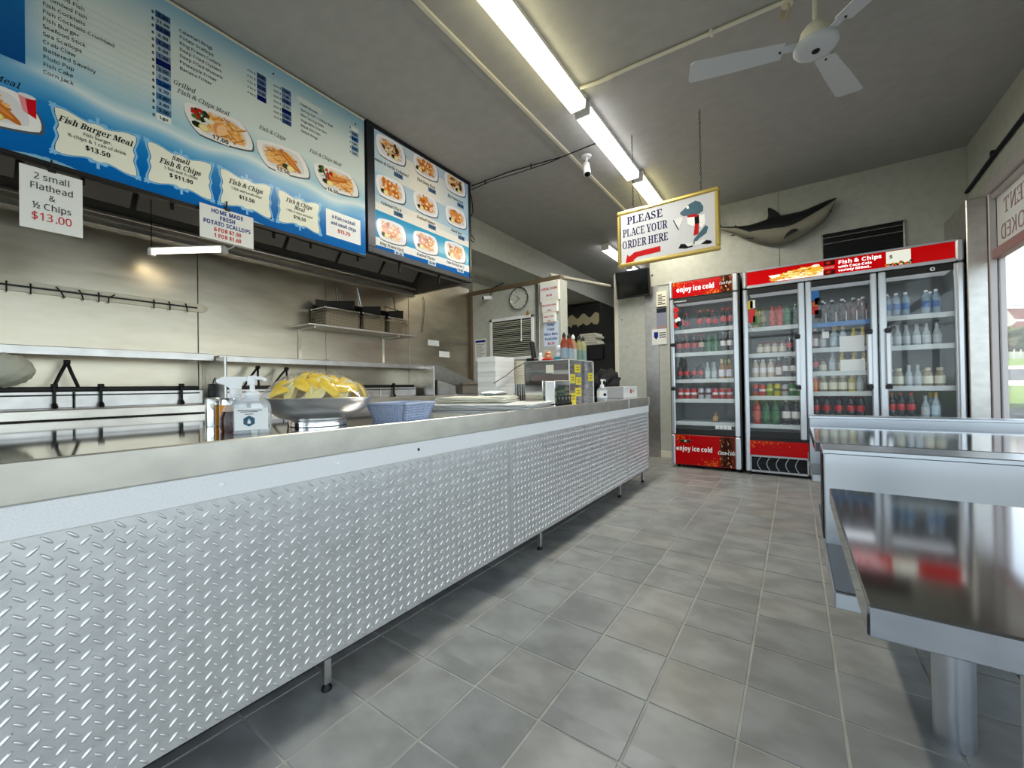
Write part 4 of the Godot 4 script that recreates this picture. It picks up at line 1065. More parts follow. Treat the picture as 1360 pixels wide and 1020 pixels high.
	# tower of foam boxes and stack of cups
	var fa := onx(658, 500, -2.12)
	var fbp := onx(683, 500, -2.12)
	var g := "white foam boxes stacked on the counter"
	for k in 9:
		var bx := S().ab(Vector3(-2.32, CT + k * 0.044, fa.z - 0.004 * (k % 2)), Vector3(-2.12, CT + k * 0.044 + 0.0437, fbp.z), 0.0012)
		single("foam_box", "white foam box, %s of the stack under the blinds window" % ["bottom", "second from the bottom", "third from the bottom", "fourth from the bottom", "fifth from the bottom", "fourth from the top", "third from the top", "second from the top", "topmost"][k], "box", bx, MT.paper if k % 2 else MT.plastic_white, Vector3(-2.22, CT + k * 0.044, fbp.z + 0.1), g)
	var cpos := onx(690, 500, -2.16)
	for k in 14:
		single("paper_cup", "cream paper cup nested in the column beside the foam boxes", "cup", S().lathe([Vector2(0, 0), Vector2(0.040, 0.0), Vector2(0.052, 0.085), Vector2(0.055, 0.088), Vector2(0.052, 0.090), Vector2(0.048, 0.088)], Vector3(-2.16, CT + k * 0.022, cpos.z), 16), MT.paper_cream, Vector3(-2.16, CT + k * 0.022, cpos.z), "column of nested cream cups")
	single("black_lead", "thin black lead slanting across the foam box stack", "cable", S().tube([onx(656, 509, -2.09), onx(672, 499, -2.09), onx(684, 489, -2.09), onx(700, 480, -2.0)], 0.004, 6), MT.black, onx(670, 500, -2.09))
	# napkin dispenser
	var na := onx(722, 520, -1.40).z
	var nb := onx(757, 520, -1.40).z
	var nd := thing("napkin_dispenser", "chrome napkin dispenser with white napkins and black tray", "napkin dispenser", Vector3(-1.48, CT, (na + nb) * 0.5))
	put(nd, "shell", S().ab(Vector3(-1.55, CT, na + 0.002), Vector3(-1.405, CT + 0.17, na - 0.03), 0.004).ab(Vector3(-1.55, CT, na - 0.155), Vector3(-1.40, CT + 0.17, nb), 0.004).ab(Vector3(-1.55, CT, na), Vector3(-1.54, CT + 0.17, nb), 0.003), MT.steel_top)
	put(nd, "napkins", S().ab(Vector3(-1.54, CT + 0.004, na - 0.036), Vector3(-1.397, CT + 0.166, na - 0.15), 0.006), MT.paper)
	var nt := put(nd, "tray", S().ab(Vector3(-1.50, CT, na - 0.16), Vector3(-1.385, CT + 0.012, nb - 0.005), 0.003).ab(Vector3(-1.392, CT + 0.05, na - 0.16), Vector3(-1.385, CT + 0.06, nb - 0.005), 0.002), MT.black)
	for k in 5: put(nt, "bar", S().ab(Vector3(-1.392, CT, na - 0.165 - k * 0.052), Vector3(-1.385, CT + 0.06, na - 0.175 - k * 0.052), 0.002), MT.black)
	var hz := onx(690, 520, -1.72).z
	var ht := thing("cutlery_holder", "dark ribbed holder beside the napkin dispenser", "holder", Vector3(-1.72, CT, hz))
	put(ht, "cup", S().lathe([Vector2(0, 0), Vector2(0.045, 0), Vector2(0.047, 0.005), Vector2(0.047, 0.15), Vector2(0.042, 0.15), Vector2(0.04, 0.01), Vector2(0, 0.01)], Vector3(-1.72, CT, hz), 20), MT.iron)
	for k in 8: put(ht, "rib", S().cyl(Vector3(-1.72 + 0.048 * cos(k * 0.35), CT, hz + 0.048 * sin(k * 0.35)), Vector3(-1.72 + 0.048 * cos(k * 0.35), CT + 0.15, hz + 0.048 * sin(k * 0.35)), 0.004, 6), MT.chrome)
	display_case()
	# small sanitiser at the till
	var p2 := thing("pump_bottle", "small clear pump bottle with a white label beside the till box", "pump bottle", Vector3(-1.38, CT, -3.345))
	put(p2, "bottle", S().lathe([Vector2(0, 0), Vector2(0.042, 0), Vector2(0.044, 0.005), Vector2(0.044, 0.09), Vector2(0.030, 0.108), Vector2(0.015, 0.115)], Vector3(-1.38, CT, -3.345), 18), liquid)
	put(p2, "label_panel", S().lathe([Vector2(0.0445, 0.022), Vector2(0.0447, 0.086)], Vector3(-1.38, CT, -3.345), 18), MT.paper)
	put(p2, "round_mark", S().cyl(Vector3(-1.345, CT + 0.05, -3.315), Vector3(-1.338, CT + 0.05, -3.309), 0.012, 12), MT.ink_navy)
	put(p2, "pump_head", S().lathe([Vector2(0.018, 0.112), Vector2(0.018, 0.135), Vector2(0.008, 0.138), Vector2(0.008, 0.165), Vector2(0.013, 0.168), Vector2(0.013, 0.182), Vector2(0, 0.184)], Vector3(-1.38, CT, -3.345), 14).tube([Vector3(-1.38, CT + 0.176, -3.345), Vector3(-1.375, CT + 0.178, -3.39), Vector3(-1.374, CT + 0.168, -3.41)], 0.006, 8), MT.plastic_white)
	# till box
	var tl := thing("till_box", "grey card box with white printed end at the counter end", "box", Vector3(-1.44, CT, -4.05))
	put(tl, "box", S().ab(Vector3(-1.56, CT, -3.84), Vector3(-1.365, CT + 0.115, -4.24), 0.004), MT.plastic_grey)
	put(tl, "printed_end", S().ab(Vector3(-1.366, CT + 0.002, -3.842), Vector3(-1.361, CT + 0.113, -4.238), 0.001), MT.paper)
	put(tl, "orange_mark", S().ab(Vector3(-1.362, CT + 0.045, -4.02), Vector3(-1.3595, CT + 0.085, -4.07)), plain(Color(0.80, 0.30, 0.10), 0.5))
	put(tl, "grey_mark", S().ab(Vector3(-1.362, CT + 0.055, -4.09), Vector3(-1.3595, CT + 0.075, -4.13)), MT.plastic_grey)
	# black jacket
	var j0 := onx(792, 520, -1.95)
	var j1 := onx(814, 475, -1.95)
	var jk := thing("black_jacket", "black jacket slumped over a stool behind the counter", "jacket", Vector3(-1.95, 0.0, (j0.z + j1.z) * 0.5))
	var jc := Vector3(-1.95, 1.02, (j0.z + j1.z) * 0.5)
	put(jk, "cloth", S().grid(func(u: float, v: float) -> Vector3:
		var q := Vector3(cos(u * TAU) * sin(v * PI), cos(v * PI), sin(u * TAU) * sin(v * PI))
		var lean := Vector3(0, 0, -0.14) * maxf(0.0, q.y)
		return jc + lean + q * Vector3(0.14, 0.19, 0.22) * (1.0 + 0.5 * fn.get_noise_3dv(q * 0.8 + Vector3(3, 1, 2))), 34, 24, true), MT.black_cloth)
	put(jk, "stool", S().lathe([Vector2(0, 0.0), Vector2(0.16, 0.0), Vector2(0.15, 0.02), Vector2(0.03, 0.03), Vector2(0.03, 0.72), Vector2(0.16, 0.74), Vector2(0.16, 0.80), Vector2(0, 0.81)], Vector3(jc.x - 0.4, 0, jc.z), 18).cyl(Vector3(jc.x - 0.4, 0.80, jc.z), Vector3(jc.x, 0.95, jc.z), 0.02, 8), MT.iron)

func squared(prof: Array, depth: float) -> Shape:
	# a lathed profile pressed into a rounded rectangle, shallower in z
	return S().grid(func(u: float, v: float) -> Vector3:
		var f := v * (prof.size() - 1)
		var i := mini(int(f), prof.size() - 2)
		var q: Vector2 = prof[i].lerp(prof[i + 1], f - i)
		var a := u * TAU
		var c := Vector2(cos(a), sin(a))
		var pw := 4.0 if q.y < 0.1 else 2.4
		var k := pow(pow(absf(c.x), pw) + pow(absf(c.y), pw), -1.0 / pw)
		var dd := depth if q.y < 0.1 else lerpf(depth, 1.0, clampf((q.y - 0.1) / 0.012, 0, 1))
		return Vector3(c.x * k * q.x, q.y, c.y * k * q.x * (0.64 if q.y < 0.1 else dd)), 40, (prof.size() - 1) * 3, true)

func paper_pile(label: String, at: Vector3, size: Vector2, turn: float, n: int, step: float, m: Material) -> void:
	var t := thing("wrapping_paper", label, "paper", at, "wrapping paper on the counter")
	var fn := FastNoiseLite.new()
	fn.frequency = 1.6
	fn.seed = n
	for k in n:
		var off := Vector3(rng.randf_range(-0.02, 0.02), 0, rng.randf_range(-0.02, 0.02))
		var tr := Basis(Vector3.UP, turn + rng.randf_range(-0.07, 0.07))
		var y0: float = at.y + k * step
		var top := func(u: float, v: float) -> Vector3:
			var q := tr * Vector3((u - 0.5) * size.x, 0, (v - 0.5) * size.y)
			var edge := maxf(absf(u - 0.5), absf(v - 0.5)) * 2.0
			var lift := (fn.get_noise_2d(q.x * 4.0 + k * 0.25, q.z * 4.0) * 0.5 + 0.5) * 0.008 * pow(edge, 3.0) * (1.0 if k > 0 else 0.2)
			return Vector3(at.x, y0 + step * 0.9 + lift, at.z) + q + off
		var bot := func(u: float, v: float) -> Vector3: return top.call(u, v) - Vector3(0, step * 0.85, 0)
		var s := S().grid(top, 14, 14, true).grid(bot, 14, 14)
		for e in [[0, 0, 1, 0], [1, 0, 1, 1], [1, 1, 0, 1], [0, 1, 0, 0]]:
			for i in 14:
				var a := Vector2(e[0], e[1]).lerp(Vector2(e[2], e[3]), i / 14.0)
				var b := Vector2(e[0], e[1]).lerp(Vector2(e[2], e[3]), (i + 1) / 14.0)
				var A: Vector3 = top.call(a.x, a.y)
				var B: Vector3 = top.call(b.x, b.y)
				var nn := (A - Vector3(at.x, A.y, at.z)).normalized()
				s.quad(A, B, bot.call(b.x, b.y), bot.call(a.x, a.y), nn)
		put(t, "sheet", s, m)

func lemons() -> void:
	var c := Vector3(-1.45, CT, -0.82)
	var b := thing("steel_bowl", "footed stainless bowl heaped with lemon wedges", "bowl", c)
	put(b, "bowl_wall", S().lathe([Vector2(0.0, 0.022), Vector2(0.085, 0.021), Vector2(0.13, 0.034), Vector2(0.165, 0.060), Vector2(0.181, 0.085), Vector2(0.188, 0.100), Vector2(0.191, 0.103), Vector2(0.187, 0.104), Vector2(0.176, 0.086), Vector2(0.160, 0.064), Vector2(0.126, 0.040), Vector2(0.0, 0.028)], c, 48), plain(Color(0.84, 0.84, 0.84), 0.34, 0.9))
	put(b, "foot_ring", S().lathe([Vector2(0.094, 0.0), Vector2(0.097, 0.002), Vector2(0.097, 0.017), Vector2(0.092, 0.024), Vector2(0.07, 0.024)], c, 40), MT.chrome)
	var rind := plain(Color(0.95, 0.79, 0.05), 0.38)
	var pith := plain(Color(0.95, 0.92, 0.78), 0.5)
	var flesh := plain(Color(0.93, 0.87, 0.58), 0.25)
	flesh.subsurf_scatter_enabled = true
	flesh.subsurf_scatter_strength = 0.15
	var proto: Node3D = null
	var n := 58
	for k in n:
		var r := 0.142 * sqrt((k + 0.5) / n)
		var a := k * 2.399963
		var y := 0.108 + 0.066 * (1.0 - pow(r / 0.165, 2.0)) + rng.randf_range(-0.004, 0.008)
		var at := c + Vector3(cos(a) * r, y - 0.015, sin(a) * r)
		var o: Node3D
		if proto == null:
			o = thing("lemon_wedge", "lemon wedge in the heap under plastic wrap", "lemon wedge", Vector3.ZERO, "lemon wedges in the steel bowl")
			var half := deg_to_rad(38.0)
			var R := 0.030
			var Lh := 0.043
			put(o, "rind", S().grid(func(u: float, v: float) -> Vector3:
				var th := (u * 2.0 - 1.0) * half
				var ph := (v - 0.5) * PI
				var w := pow(cos(ph), 0.85) * R
				return Vector3(sin(th) * w, cos(th) * w, sin(ph) * Lh), 10, 12), rind)
			for sd in [-1.0, 1.0]:
				var d := Vector3(sin(half * sd), cos(half * sd), 0)
				var nn := Vector3(cos(half) * sd, -sin(half), 0)
				for e in [[1.0, "pith", 0.0], [0.84, "flesh", 0.0005]]:
					var s := S()
					var s0: float = e[0]
					for i in 12:
						var p0 := (i / 12.0 - 0.5) * PI
						var p1 := ((i + 1) / 12.0 - 0.5) * PI
						s.tri(nn * e[2], d * (pow(maxf(cos(p0), 0.0), 0.85) * R * s0) + Vector3(0, 0, sin(p0) * Lh * s0) + nn * e[2], d * (pow(maxf(cos(p1), 0.0), 0.85) * R * s0) + Vector3(0, 0, sin(p1) * Lh * s0) + nn * e[2], nn, nn, nn)
					put(o, e[1], s, pith if e[1] == "pith" else flesh)
			proto = o
		else:
			o = copy_of(proto, at, proto.get_meta("label"), "lemon wedges in the steel bowl")
		o.position = at
		var outward := Vector3(cos(a) * r * 2.2, 0.16, sin(a) * r * 2.2).normalized()
		var spin := Basis(outward, rng.randf() * TAU)
		var bx := outward.cross(Vector3(0.3, 0.2, 1.0)).normalized()
		var bas := spin * Basis(bx, outward, bx.cross(outward))
		if rng.randf() < 0.6: bas = bas * Basis(Vector3(0, 0, 1), rng.randf_range(1.4, 2.6))
		o.basis = bas
	var fn := FastNoiseLite.new()
	fn.frequency = 5.0
	single("plastic_wrap", "clear plastic wrap stretched over the heaped lemon bowl", "plastic wrap", S().grid(func(u: float, v: float) -> Vector3:
		var r := v * 0.192
		var y := 0.100 + 0.098 * (1.0 - pow(v, 2.8)) + 0.012 * fn.get_noise_2d(cos(u * TAU) * v, sin(u * TAU) * v) * (1.0 - v * v)
		return c + Vector3(cos(u * TAU) * r, y, sin(u * TAU) * r), 56, 18, true), MT.wrap, c + Vector3(0, 0.1, 0))

func crate() -> void:
	# blue-grey basket with a grid of holes
	var p0 := ony(497.5, 557.5, CT)
	var p1 := ony(536, 558, CT)
	var p2 := ony(472, 550, CT)
	var ex := (p1 - p0)
	var ln := ex.length()
	ex = ex.normalized()
	var ez := ex.cross(Vector3.UP).normalized()
	if ez.dot(p2 - p0) < 0: ez = -ez
	var dp := minf(absf(ez.dot(p2 - p0)), 0.20)
	var hgt := 0.066
	var t := thing("plastic_basket", "pale blue plastic basket with square holes behind the lemon bowl", "basket", p0 + ex * ln * 0.5 + ez * dp * 0.5)
	var m := plain(Color(0.68, 0.73, 0.84), 0.4)
	var corner := func(u: float, w: float, y: float) -> Vector3:
		var fl := 0.020 * y / hgt
		return p0 + ex * lerpf(-fl, ln + fl, u) + ez * lerpf(-fl, dp + fl, w) + Vector3(0, y, 0)
	var sides := [[0, 0, 1, 0], [1, 0, 1, 1], [1, 1, 0, 1], [0, 1, 0, 0]]
	for k in 4:
		var sd: Array = sides[k]
		var s := S()
		var n := 13 if k % 2 == 0 else 10
		for i in n + 1:
			var f := float(i) / n
			s.tube([corner.call(lerpf(sd[0], sd[2], f), lerpf(sd[1], sd[3], f), 0.0), corner.call(lerpf(sd[0], sd[2], f), lerpf(sd[1], sd[3], f), hgt)], 0.0060, 4)
		for j in 7:
			var y := hgt * j / 6.0
			s.tube([corner.call(sd[0], sd[1], y), corner.call(sd[2], sd[3], y)], 0.0048, 4)
		put(t, "grid_side", s, m)
		put(t, "rim_bar", S().tube([corner.call(sd[0], sd[1], hgt), corner.call(sd[2], sd[3], hgt)], 0.006, 6), m)
	put(t, "bottom", S().box(p0 + ex * ln * 0.5 + ez * dp * 0.5 + Vector3(0, 0.004, 0), Vector3(ln, 0.006, dp), 0.001, Basis(ex, Vector3.UP, ex.cross(Vector3.UP))), m)

func display_case() -> void:
	var x0 := -1.85
	var x1 := -1.44
	var za := -2.84
	var zb := -3.30
	var y1 := 1.205
	var t := thing("display_case", "clear acrylic display case with yellow price tags on the counter", "display case", Vector3(-1.64, CT, -3.07))
	put(t, "front_pane", S().ab(Vector3(x1 - 0.005, CT, za), Vector3(x1, y1, zb)), MT.acrylic)
	put(t, "side_pane", S().ab(Vector3(x0, CT, za - 0.005), Vector3(x1, y1, za)), MT.acrylic)
	put(t, "side_pane", S().ab(Vector3(x0, CT, zb), Vector3(x1, y1, zb + 0.005)), MT.acrylic)
	put(t, "back_panel", S().ab(Vector3(x0 - 0.006, CT, za), Vector3(x0, y1, zb)), plain(Color(0.42, 0.40, 0.39), 0.4))
	put(t, "top_pane", S().ab(Vector3(x0, y1, za), Vector3(x1, y1 + 0.008, zb), 0.002), plain(Color(0.75, 0.76, 0.76), 0.2))
	put(t, "edge_strip", S().ab(Vector3(x1 - 0.004, CT, za - 0.004), Vector3(x1 + 0.003, y1, za + 0.003), 0.001).ab(Vector3(x1 - 0.004, CT, zb - 0.003), Vector3(x1 + 0.003, y1, zb + 0.004), 0.001), MT.plastic_white)
	put(t, "mid_wall", S().ab(Vector3(x0, CT, -3.085), Vector3(x1 - 0.008, y1, -3.09)), MT.acrylic)
	for k in 4: put(t, "shelf", S().ab(Vector3(x0, CT + 0.004 + k * 0.083, za - 0.006), Vector3(x1 - 0.008, CT + 0.008 + k * 0.083, zb + 0.006)), MT.acrylic)
	var choc := [plain(Color(0.34, 0.14, 0.17), 0.4), plain(Color(0.40, 0.15, 0.20), 0.4), plain(Color(0.28, 0.16, 0.15), 0.4)]
	for k in 4:
		for s in 2:
			for w in 2:
				var yb := CT + 0.009 + k * 0.083
				var zc := -2.865 - s * 0.235 - w * 0.10
				single("snack_packet", "dark red snack packet inside the acrylic display case", "snack packet", S().ab(Vector3(x0 + 0.05, yb, zc), Vector3(x1 - 0.03 - 0.02 * rng.randf(), yb + rng.randf_range(0.045, 0.066), zc - 0.09), 0.004), choc[rng.randi() % 3], Vector3(-1.62, yb, zc - 0.045), "snack packets in the display case")
	var yl := plain(Color(0.92, 0.83, 0.25), 0.6)
	for e in [[763, 484, 771, 495], [781, 495, 787.5, 506], [757, 497, 764, 509], [765, 501, 772, 511], [764, 515, 772, 526], [758, 522, 765, 534]]:
		var a := onx(e[0], e[1], x1 + 0.001)
		var b := onx(e[2], e[3], x1 + 0.001)
		var tg := put(t, "price_tag", S().ab(Vector3(x1, a.y, a.z), Vector3(x1 + 0.002, b.y, b.z)), yl)
		for q in 2: put(tg, "printed_line", S().ab(Vector3(x1 + 0.002, lerpf(a.y, b.y, 0.3 + 0.3 * q), lerpf(a.z, b.z, 0.25)), Vector3(x1 + 0.0026, lerpf(a.y, b.y, 0.38 + 0.3 * q), lerpf(a.z, b.z, 0.75))), MT.ink_grey)
	var na := onz(725, 485, za + 0.001)
	put(t, "notice", S().ab(Vector3(na.x, na.y, za), Vector3(na.x + 0.07, na.y - 0.065, za + 0.002)), MT.paper_cream)
	# things standing on the case
	var top := y1 + 0.008
	var sauce := [Color(0.55, 0.26, 0.17), Color(0.56, 0.25, 0.16), Color(0.68, 0.52, 0.40), Color(0.58, 0.57, 0.38), Color(0.62, 0.61, 0.45)]
	var us := [749.5, 756.0, 761.5, 769.0, 774.5]
	var sl := ["orange-red sauce bottle standing first in the row on the display case", "orange-red sauce bottle standing second in the row on the display case", "pale orange sauce bottle in the middle of the row on the display case", "yellow-green sauce bottle with black cap fourth on the display case", "yellow-green sauce bottle with black cap last on the display case"]
	for k in 5:
		var p := onx(us[k], 478, -1.53)
		var s := thing("sauce_bottle", sl[k], "sauce bottle", Vector3(-1.53, top, p.z), "sauce bottles on the display case")
		var o := Vector3(-1.53, top, p.z)
		put(s, "body", S().lathe([Vector2(0, 0), Vector2(0.030, 0), Vector2(0.031, 0.004), Vector2(0.031, 0.13), Vector2(0.024, 0.155), Vector2(0.014, 0.175), Vector2(0.013, 0.19)], o, 16), plain(sauce[k], 0.2))
		put(s, "label_wrap", S().lathe([Vector2(0.0315, 0.012), Vector2(0.0318, 0.014), Vector2(0.0318, 0.095), Vector2(0.0315, 0.097)], o, 16), plain([Color(0.52, 0.58, 0.64), Color(0.55, 0.62, 0.68), Color(0.68, 0.70, 0.68), Color(0.40, 0.50, 0.46), Color(0.48, 0.57, 0.52)][k], 0.4))
		put(s, "cap", S().lathe([Vector2(0.0145, 0.184), Vector2(0.0145, 0.206), Vector2(0.008, 0.212), Vector2(0.006, 0.222), Vector2(0, 0.223)], o, 12), MT.plastic_white if k == 2 else MT.black)
	var pz := onx(708, 478, -1.79).z
	var ph := thing("cordless_phone", "black cordless phone upright in its base on the display case", "phone", Vector3(-1.79, top, pz))
	put(ph, "base", S().box(Vector3(-1.79, top + 0.012, pz), Vector3(0.09, 0.024, 0.09), 0.008), MT.black)
	put(ph, "handset", S().box(Vector3(-1.79, top + 0.09, pz), Vector3(0.035, 0.16, 0.05), 0.012, Basis(Vector3(0, 0, 1), 0.14)), MT.black)
	var oz := onx(728, 478, -1.66).z
	var cb := thing("ornament_cube", "clear cube holding an orange and gold trinket on a red stand", "ornament", Vector3(-1.66, top, oz))
	put(cb, "stand", S().box(Vector3(-1.66, top + 0.006, oz), Vector3(0.10, 0.012, 0.12), 0.003), MT.red)
	put(cb, "cube", S().box(Vector3(-1.66, top + 0.05, oz), Vector3(0.08, 0.075, 0.09), 0.003), MT.acrylic)
	put(cb, "trinket", S().lathe([Vector2(0, 0), Vector2(0.024, 0.004), Vector2(0.030, 0.02), Vector2(0.02, 0.035), Vector2(0.026, 0.045), Vector2(0.016, 0.06), Vector2(0, 0.064)], Vector3(-1.66, top + 0.013, oz), 14), plain(Color(0.78, 0.45, 0.12), 0.3))
	var wz := onx(718, 478, -1.70).z
	single("white_figurine", "tiny white figurine beside the ornament cube", "figurine", S().lathe([Vector2(0, 0), Vector2(0.018, 0), Vector2(0.02, 0.02), Vector2(0.012, 0.035), Vector2(0.016, 0.045), Vector2(0.012, 0.06), Vector2(0, 0.065)], Vector3(-1.70, top, wz), 12), MT.plastic_white, Vector3(-1.70, top, wz))
	var bz := onx(740, 478, -1.60).z
	var fg := thing("bobble_figurine", "white nodding figurine on a turquoise base on the display case", "figurine", Vector3(-1.58, top, bz))
	put(fg, "base", S().box(Vector3(-1.58, top + 0.013, bz), Vector3(0.07, 0.026, 0.07), 0.006), plain(Color(0.10, 0.48, 0.55), 0.4))
	put(fg, "figure", S().lathe([Vector2(0, 0.026), Vector2(0.020, 0.028), Vector2(0.026, 0.05), Vector2(0.018, 0.068), Vector2(0.028, 0.085), Vector2(0.030, 0.102), Vector2(0.020, 0.12), Vector2(0, 0.126)], Vector3(-1.58, top, bz), 16), plain(Color(0.82, 0.84, 0.88), 0.3))

# ------------------------------------------------------------------ menu boards over the cooking line
const MX := -2.9
func food_plate(im: Image, o: Vector2, r: Vector2, kind: int, turn := 0.0) -> void:
	# a square dish with rounded points, chips, fish, salad and lemon, as printed
	var dish := func(k: float, sh: Vector2, c: Color) -> void:
		var pts := []
		for i in 40:
			var a := TAU * i / 40.0
			var q := Vector2(cos(a), sin(a))
			var m := pow(pow(absf(q.x), 1.35) + pow(absf(q.y), 1.35), -1.0 / 1.35)
			var w := (q * m).rotated(0.55 + turn)
			pts.append(o + sh + Vector2(w.x * r.x, w.y * r.y) * k)
		fill_poly(im, pts, c)
	dish.call(1.03, Vector2(4, 6), Color(0.30, 0.33, 0.36))
	dish.call(1.0, Vector2.ZERO, Color(0.93, 0.92, 0.92))
	dish.call(0.80, Vector2.ZERO, Color(0.86, 0.85, 0.86))
	var chips := [Color(0.90, 0.66, 0.34), Color(0.83, 0.55, 0.25), Color(0.95, 0.76, 0.45), Color(0.74, 0.46, 0.20), Color(0.93, 0.70, 0.42)]
	var n := 110 if kind < 3 else 60
	for i in n:
		var p := o + Vector2(rng.randf_range(-0.30, 0.58) * r.x, rng.randf_range(-0.46, 0.50) * r.y)
		if kind == 1: p.x -= 0.25 * r.x
		if kind >= 3: p = o + Vector2(rng.randf_range(-0.5, 0.5) * r.x, rng.randf_range(-0.5, 0.45) * r.y)
		var d := Vector2.RIGHT.rotated(rng.randf_range(-0.7, 0.9)) * r.x * 0.15
		stroke(im, p - d, p + d, r.y * 0.075, chips[rng.randi() % 5])
	var brown := [Color(0.76, 0.42, 0.15), Color(0.66, 0.35, 0.13), Color(0.85, 0.54, 0.26)]
	match kind:
		0:
			for i in 3: blob(im, o + Vector2(-0.12 + i * 0.08, 0.02 + i * 0.05) * r, Vector2(0.13, 0.34) * r, [Color(0.93, 0.70, 0.48), Color(0.86, 0.58, 0.36), Color(0.95, 0.76, 0.56)][i], 0.5)
		1, 2:
			blob(im, o + Vector2(0.22 if kind == 1 else -0.02, -0.05) * r, Vector2(0.46, 0.19) * r, brown[0], 0.65 if kind == 1 else -0.25)
			blob(im, o + Vector2(0.20 if kind == 1 else -0.04, -0.09) * r, Vector2(0.36, 0.09) * r, brown[2], 0.65 if kind == 1 else -0.25)
		_:
			for i in 16:
				var p := o + Vector2(rng.randf_range(-0.42, 0.40) * r.x, rng.randf_range(-0.42, 0.36) * r.y)
				blob(im, p, Vector2(rng.randf_range(0.12, 0.24), rng.randf_range(0.10, 0.2)) * r, brown[rng.randi() % 3] if kind != 4 else [Color(0.30, 0.20, 0.12), Color(0.55, 0.40, 0.22), Color(0.82, 0.72, 0.55)][i % 3], rng.randf() * 3.0)
			for i in 12:
				var p := o + Vector2(rng.randf_range(-0.42, 0.42) * r.x, rng.randf_range(-0.4, 0.4) * r.y)
				blob(im, p, Vector2(0.06, 0.09) * r, [Color(0.94, 0.80, 0.55), Color(0.88, 0.50, 0.28), Color(0.97, 0.88, 0.70)][i % 3], rng.randf() * 3.0)
	if kind == 0 or kind == 2:
		for i in 26:
			var p := o + Vector2(rng.randf_range(-0.70, -0.22) * r.x, rng.randf_range(-0.5, 0.05) * r.y)
			blob(im, p, Vector2(0.075, 0.11) * r, [Color(0.16, 0.20, 0.12), Color(0.72, 0.14, 0.12), Color(0.88, 0.88, 0.82), Color(0.30, 0.42, 0.18)][i % 4], rng.randf() * 3.0)
	var lp := o + Vector2([-0.42, 0.22, -0.28, -0.3, 0.3][kind % 5], 0.42) * r
	blob(im, lp + Vector2(-0.16, -0.04) * r, Vector2(0.13, 0.16) * r, Color(0.10, 0.16, 0.08))
	blob(im, lp, Vector2(0.13, 0.19) * r, Color(0.88, 0.78, 0.42))
	blob(im, lp, Vector2(0.10, 0.15) * r, Color(0.94, 0.88, 0.62))

func scroll_frame(im: Image, a: Vector2, b: Vector2) -> void:
	# ornamental cream label with pale blue scrolls and star tips
	var c := (a + b) * 0.5
	var h := (b - a) * 0.5
	var pale := Color(0.52, 0.74, 0.90)
	var shape := func(k: float) -> Array:
		var pts := []
		for i in 64:
			var t := i / 64.0 * 4.0
			var sd := int(t)
			var f := t - sd
			var e := f * 2.0 - 1.0
			var dent := 0.16 * (1.0 - absf(e)) - 0.10 * exp(-pow(e / 0.16, 2.0)) + 0.05 * sin(absf(e) * PI * 2.0)
			var q: Vector2
			match sd:
				0: q = Vector2(e, -1.0 + dent * 1.1)
				1: q = Vector2(1.0 - dent * 0.5, e)
				2: q = Vector2(-e, 1.0 - dent * 1.1)
				_: q = Vector2(-1.0 + dent * 0.5, -e)
			pts.append(c + q * h * k + q.sign() * (k - 1.0) * 26.0)
		return pts
	fill_poly(im, shape.call(1.055), pale)
	fill_poly(im, shape.call(1.0), Color(0.03, 0.16, 0.34))
	fill_poly(im, shape.call(0.985), Color(0.92, 0.92, 0.86))
	for s in [Vector2(-1, -1), Vector2(1, -1), Vector2(1, 1), Vector2(-1, 1)]:
		var p: Vector2 = c + s * h * 1.04
		for k in 4: stroke(im, p, p + Vector2.from_angle(k * PI / 2 + PI / 4) * 13.0, 9.0, pale)
	for s in [-1, 1]:
		var p := c + Vector2(0, s * h.y * 0.86)
		for sd in [-1, 1]:
			var prev := p
			for k in 16:
				var ang := k * 0.42
				var q := p + Vector2(sd * (22.0 - 12.0 * k / 16.0 * cos(ang)), -s * (16.0 - k) * sin(ang) * 0.9 + s * 6.0)
				if k > 0: stroke(im, prev, q, 9.0, pale)
				prev = q
		stroke(im, p, p + Vector2(0, s * 34.0), 11.0, pale)

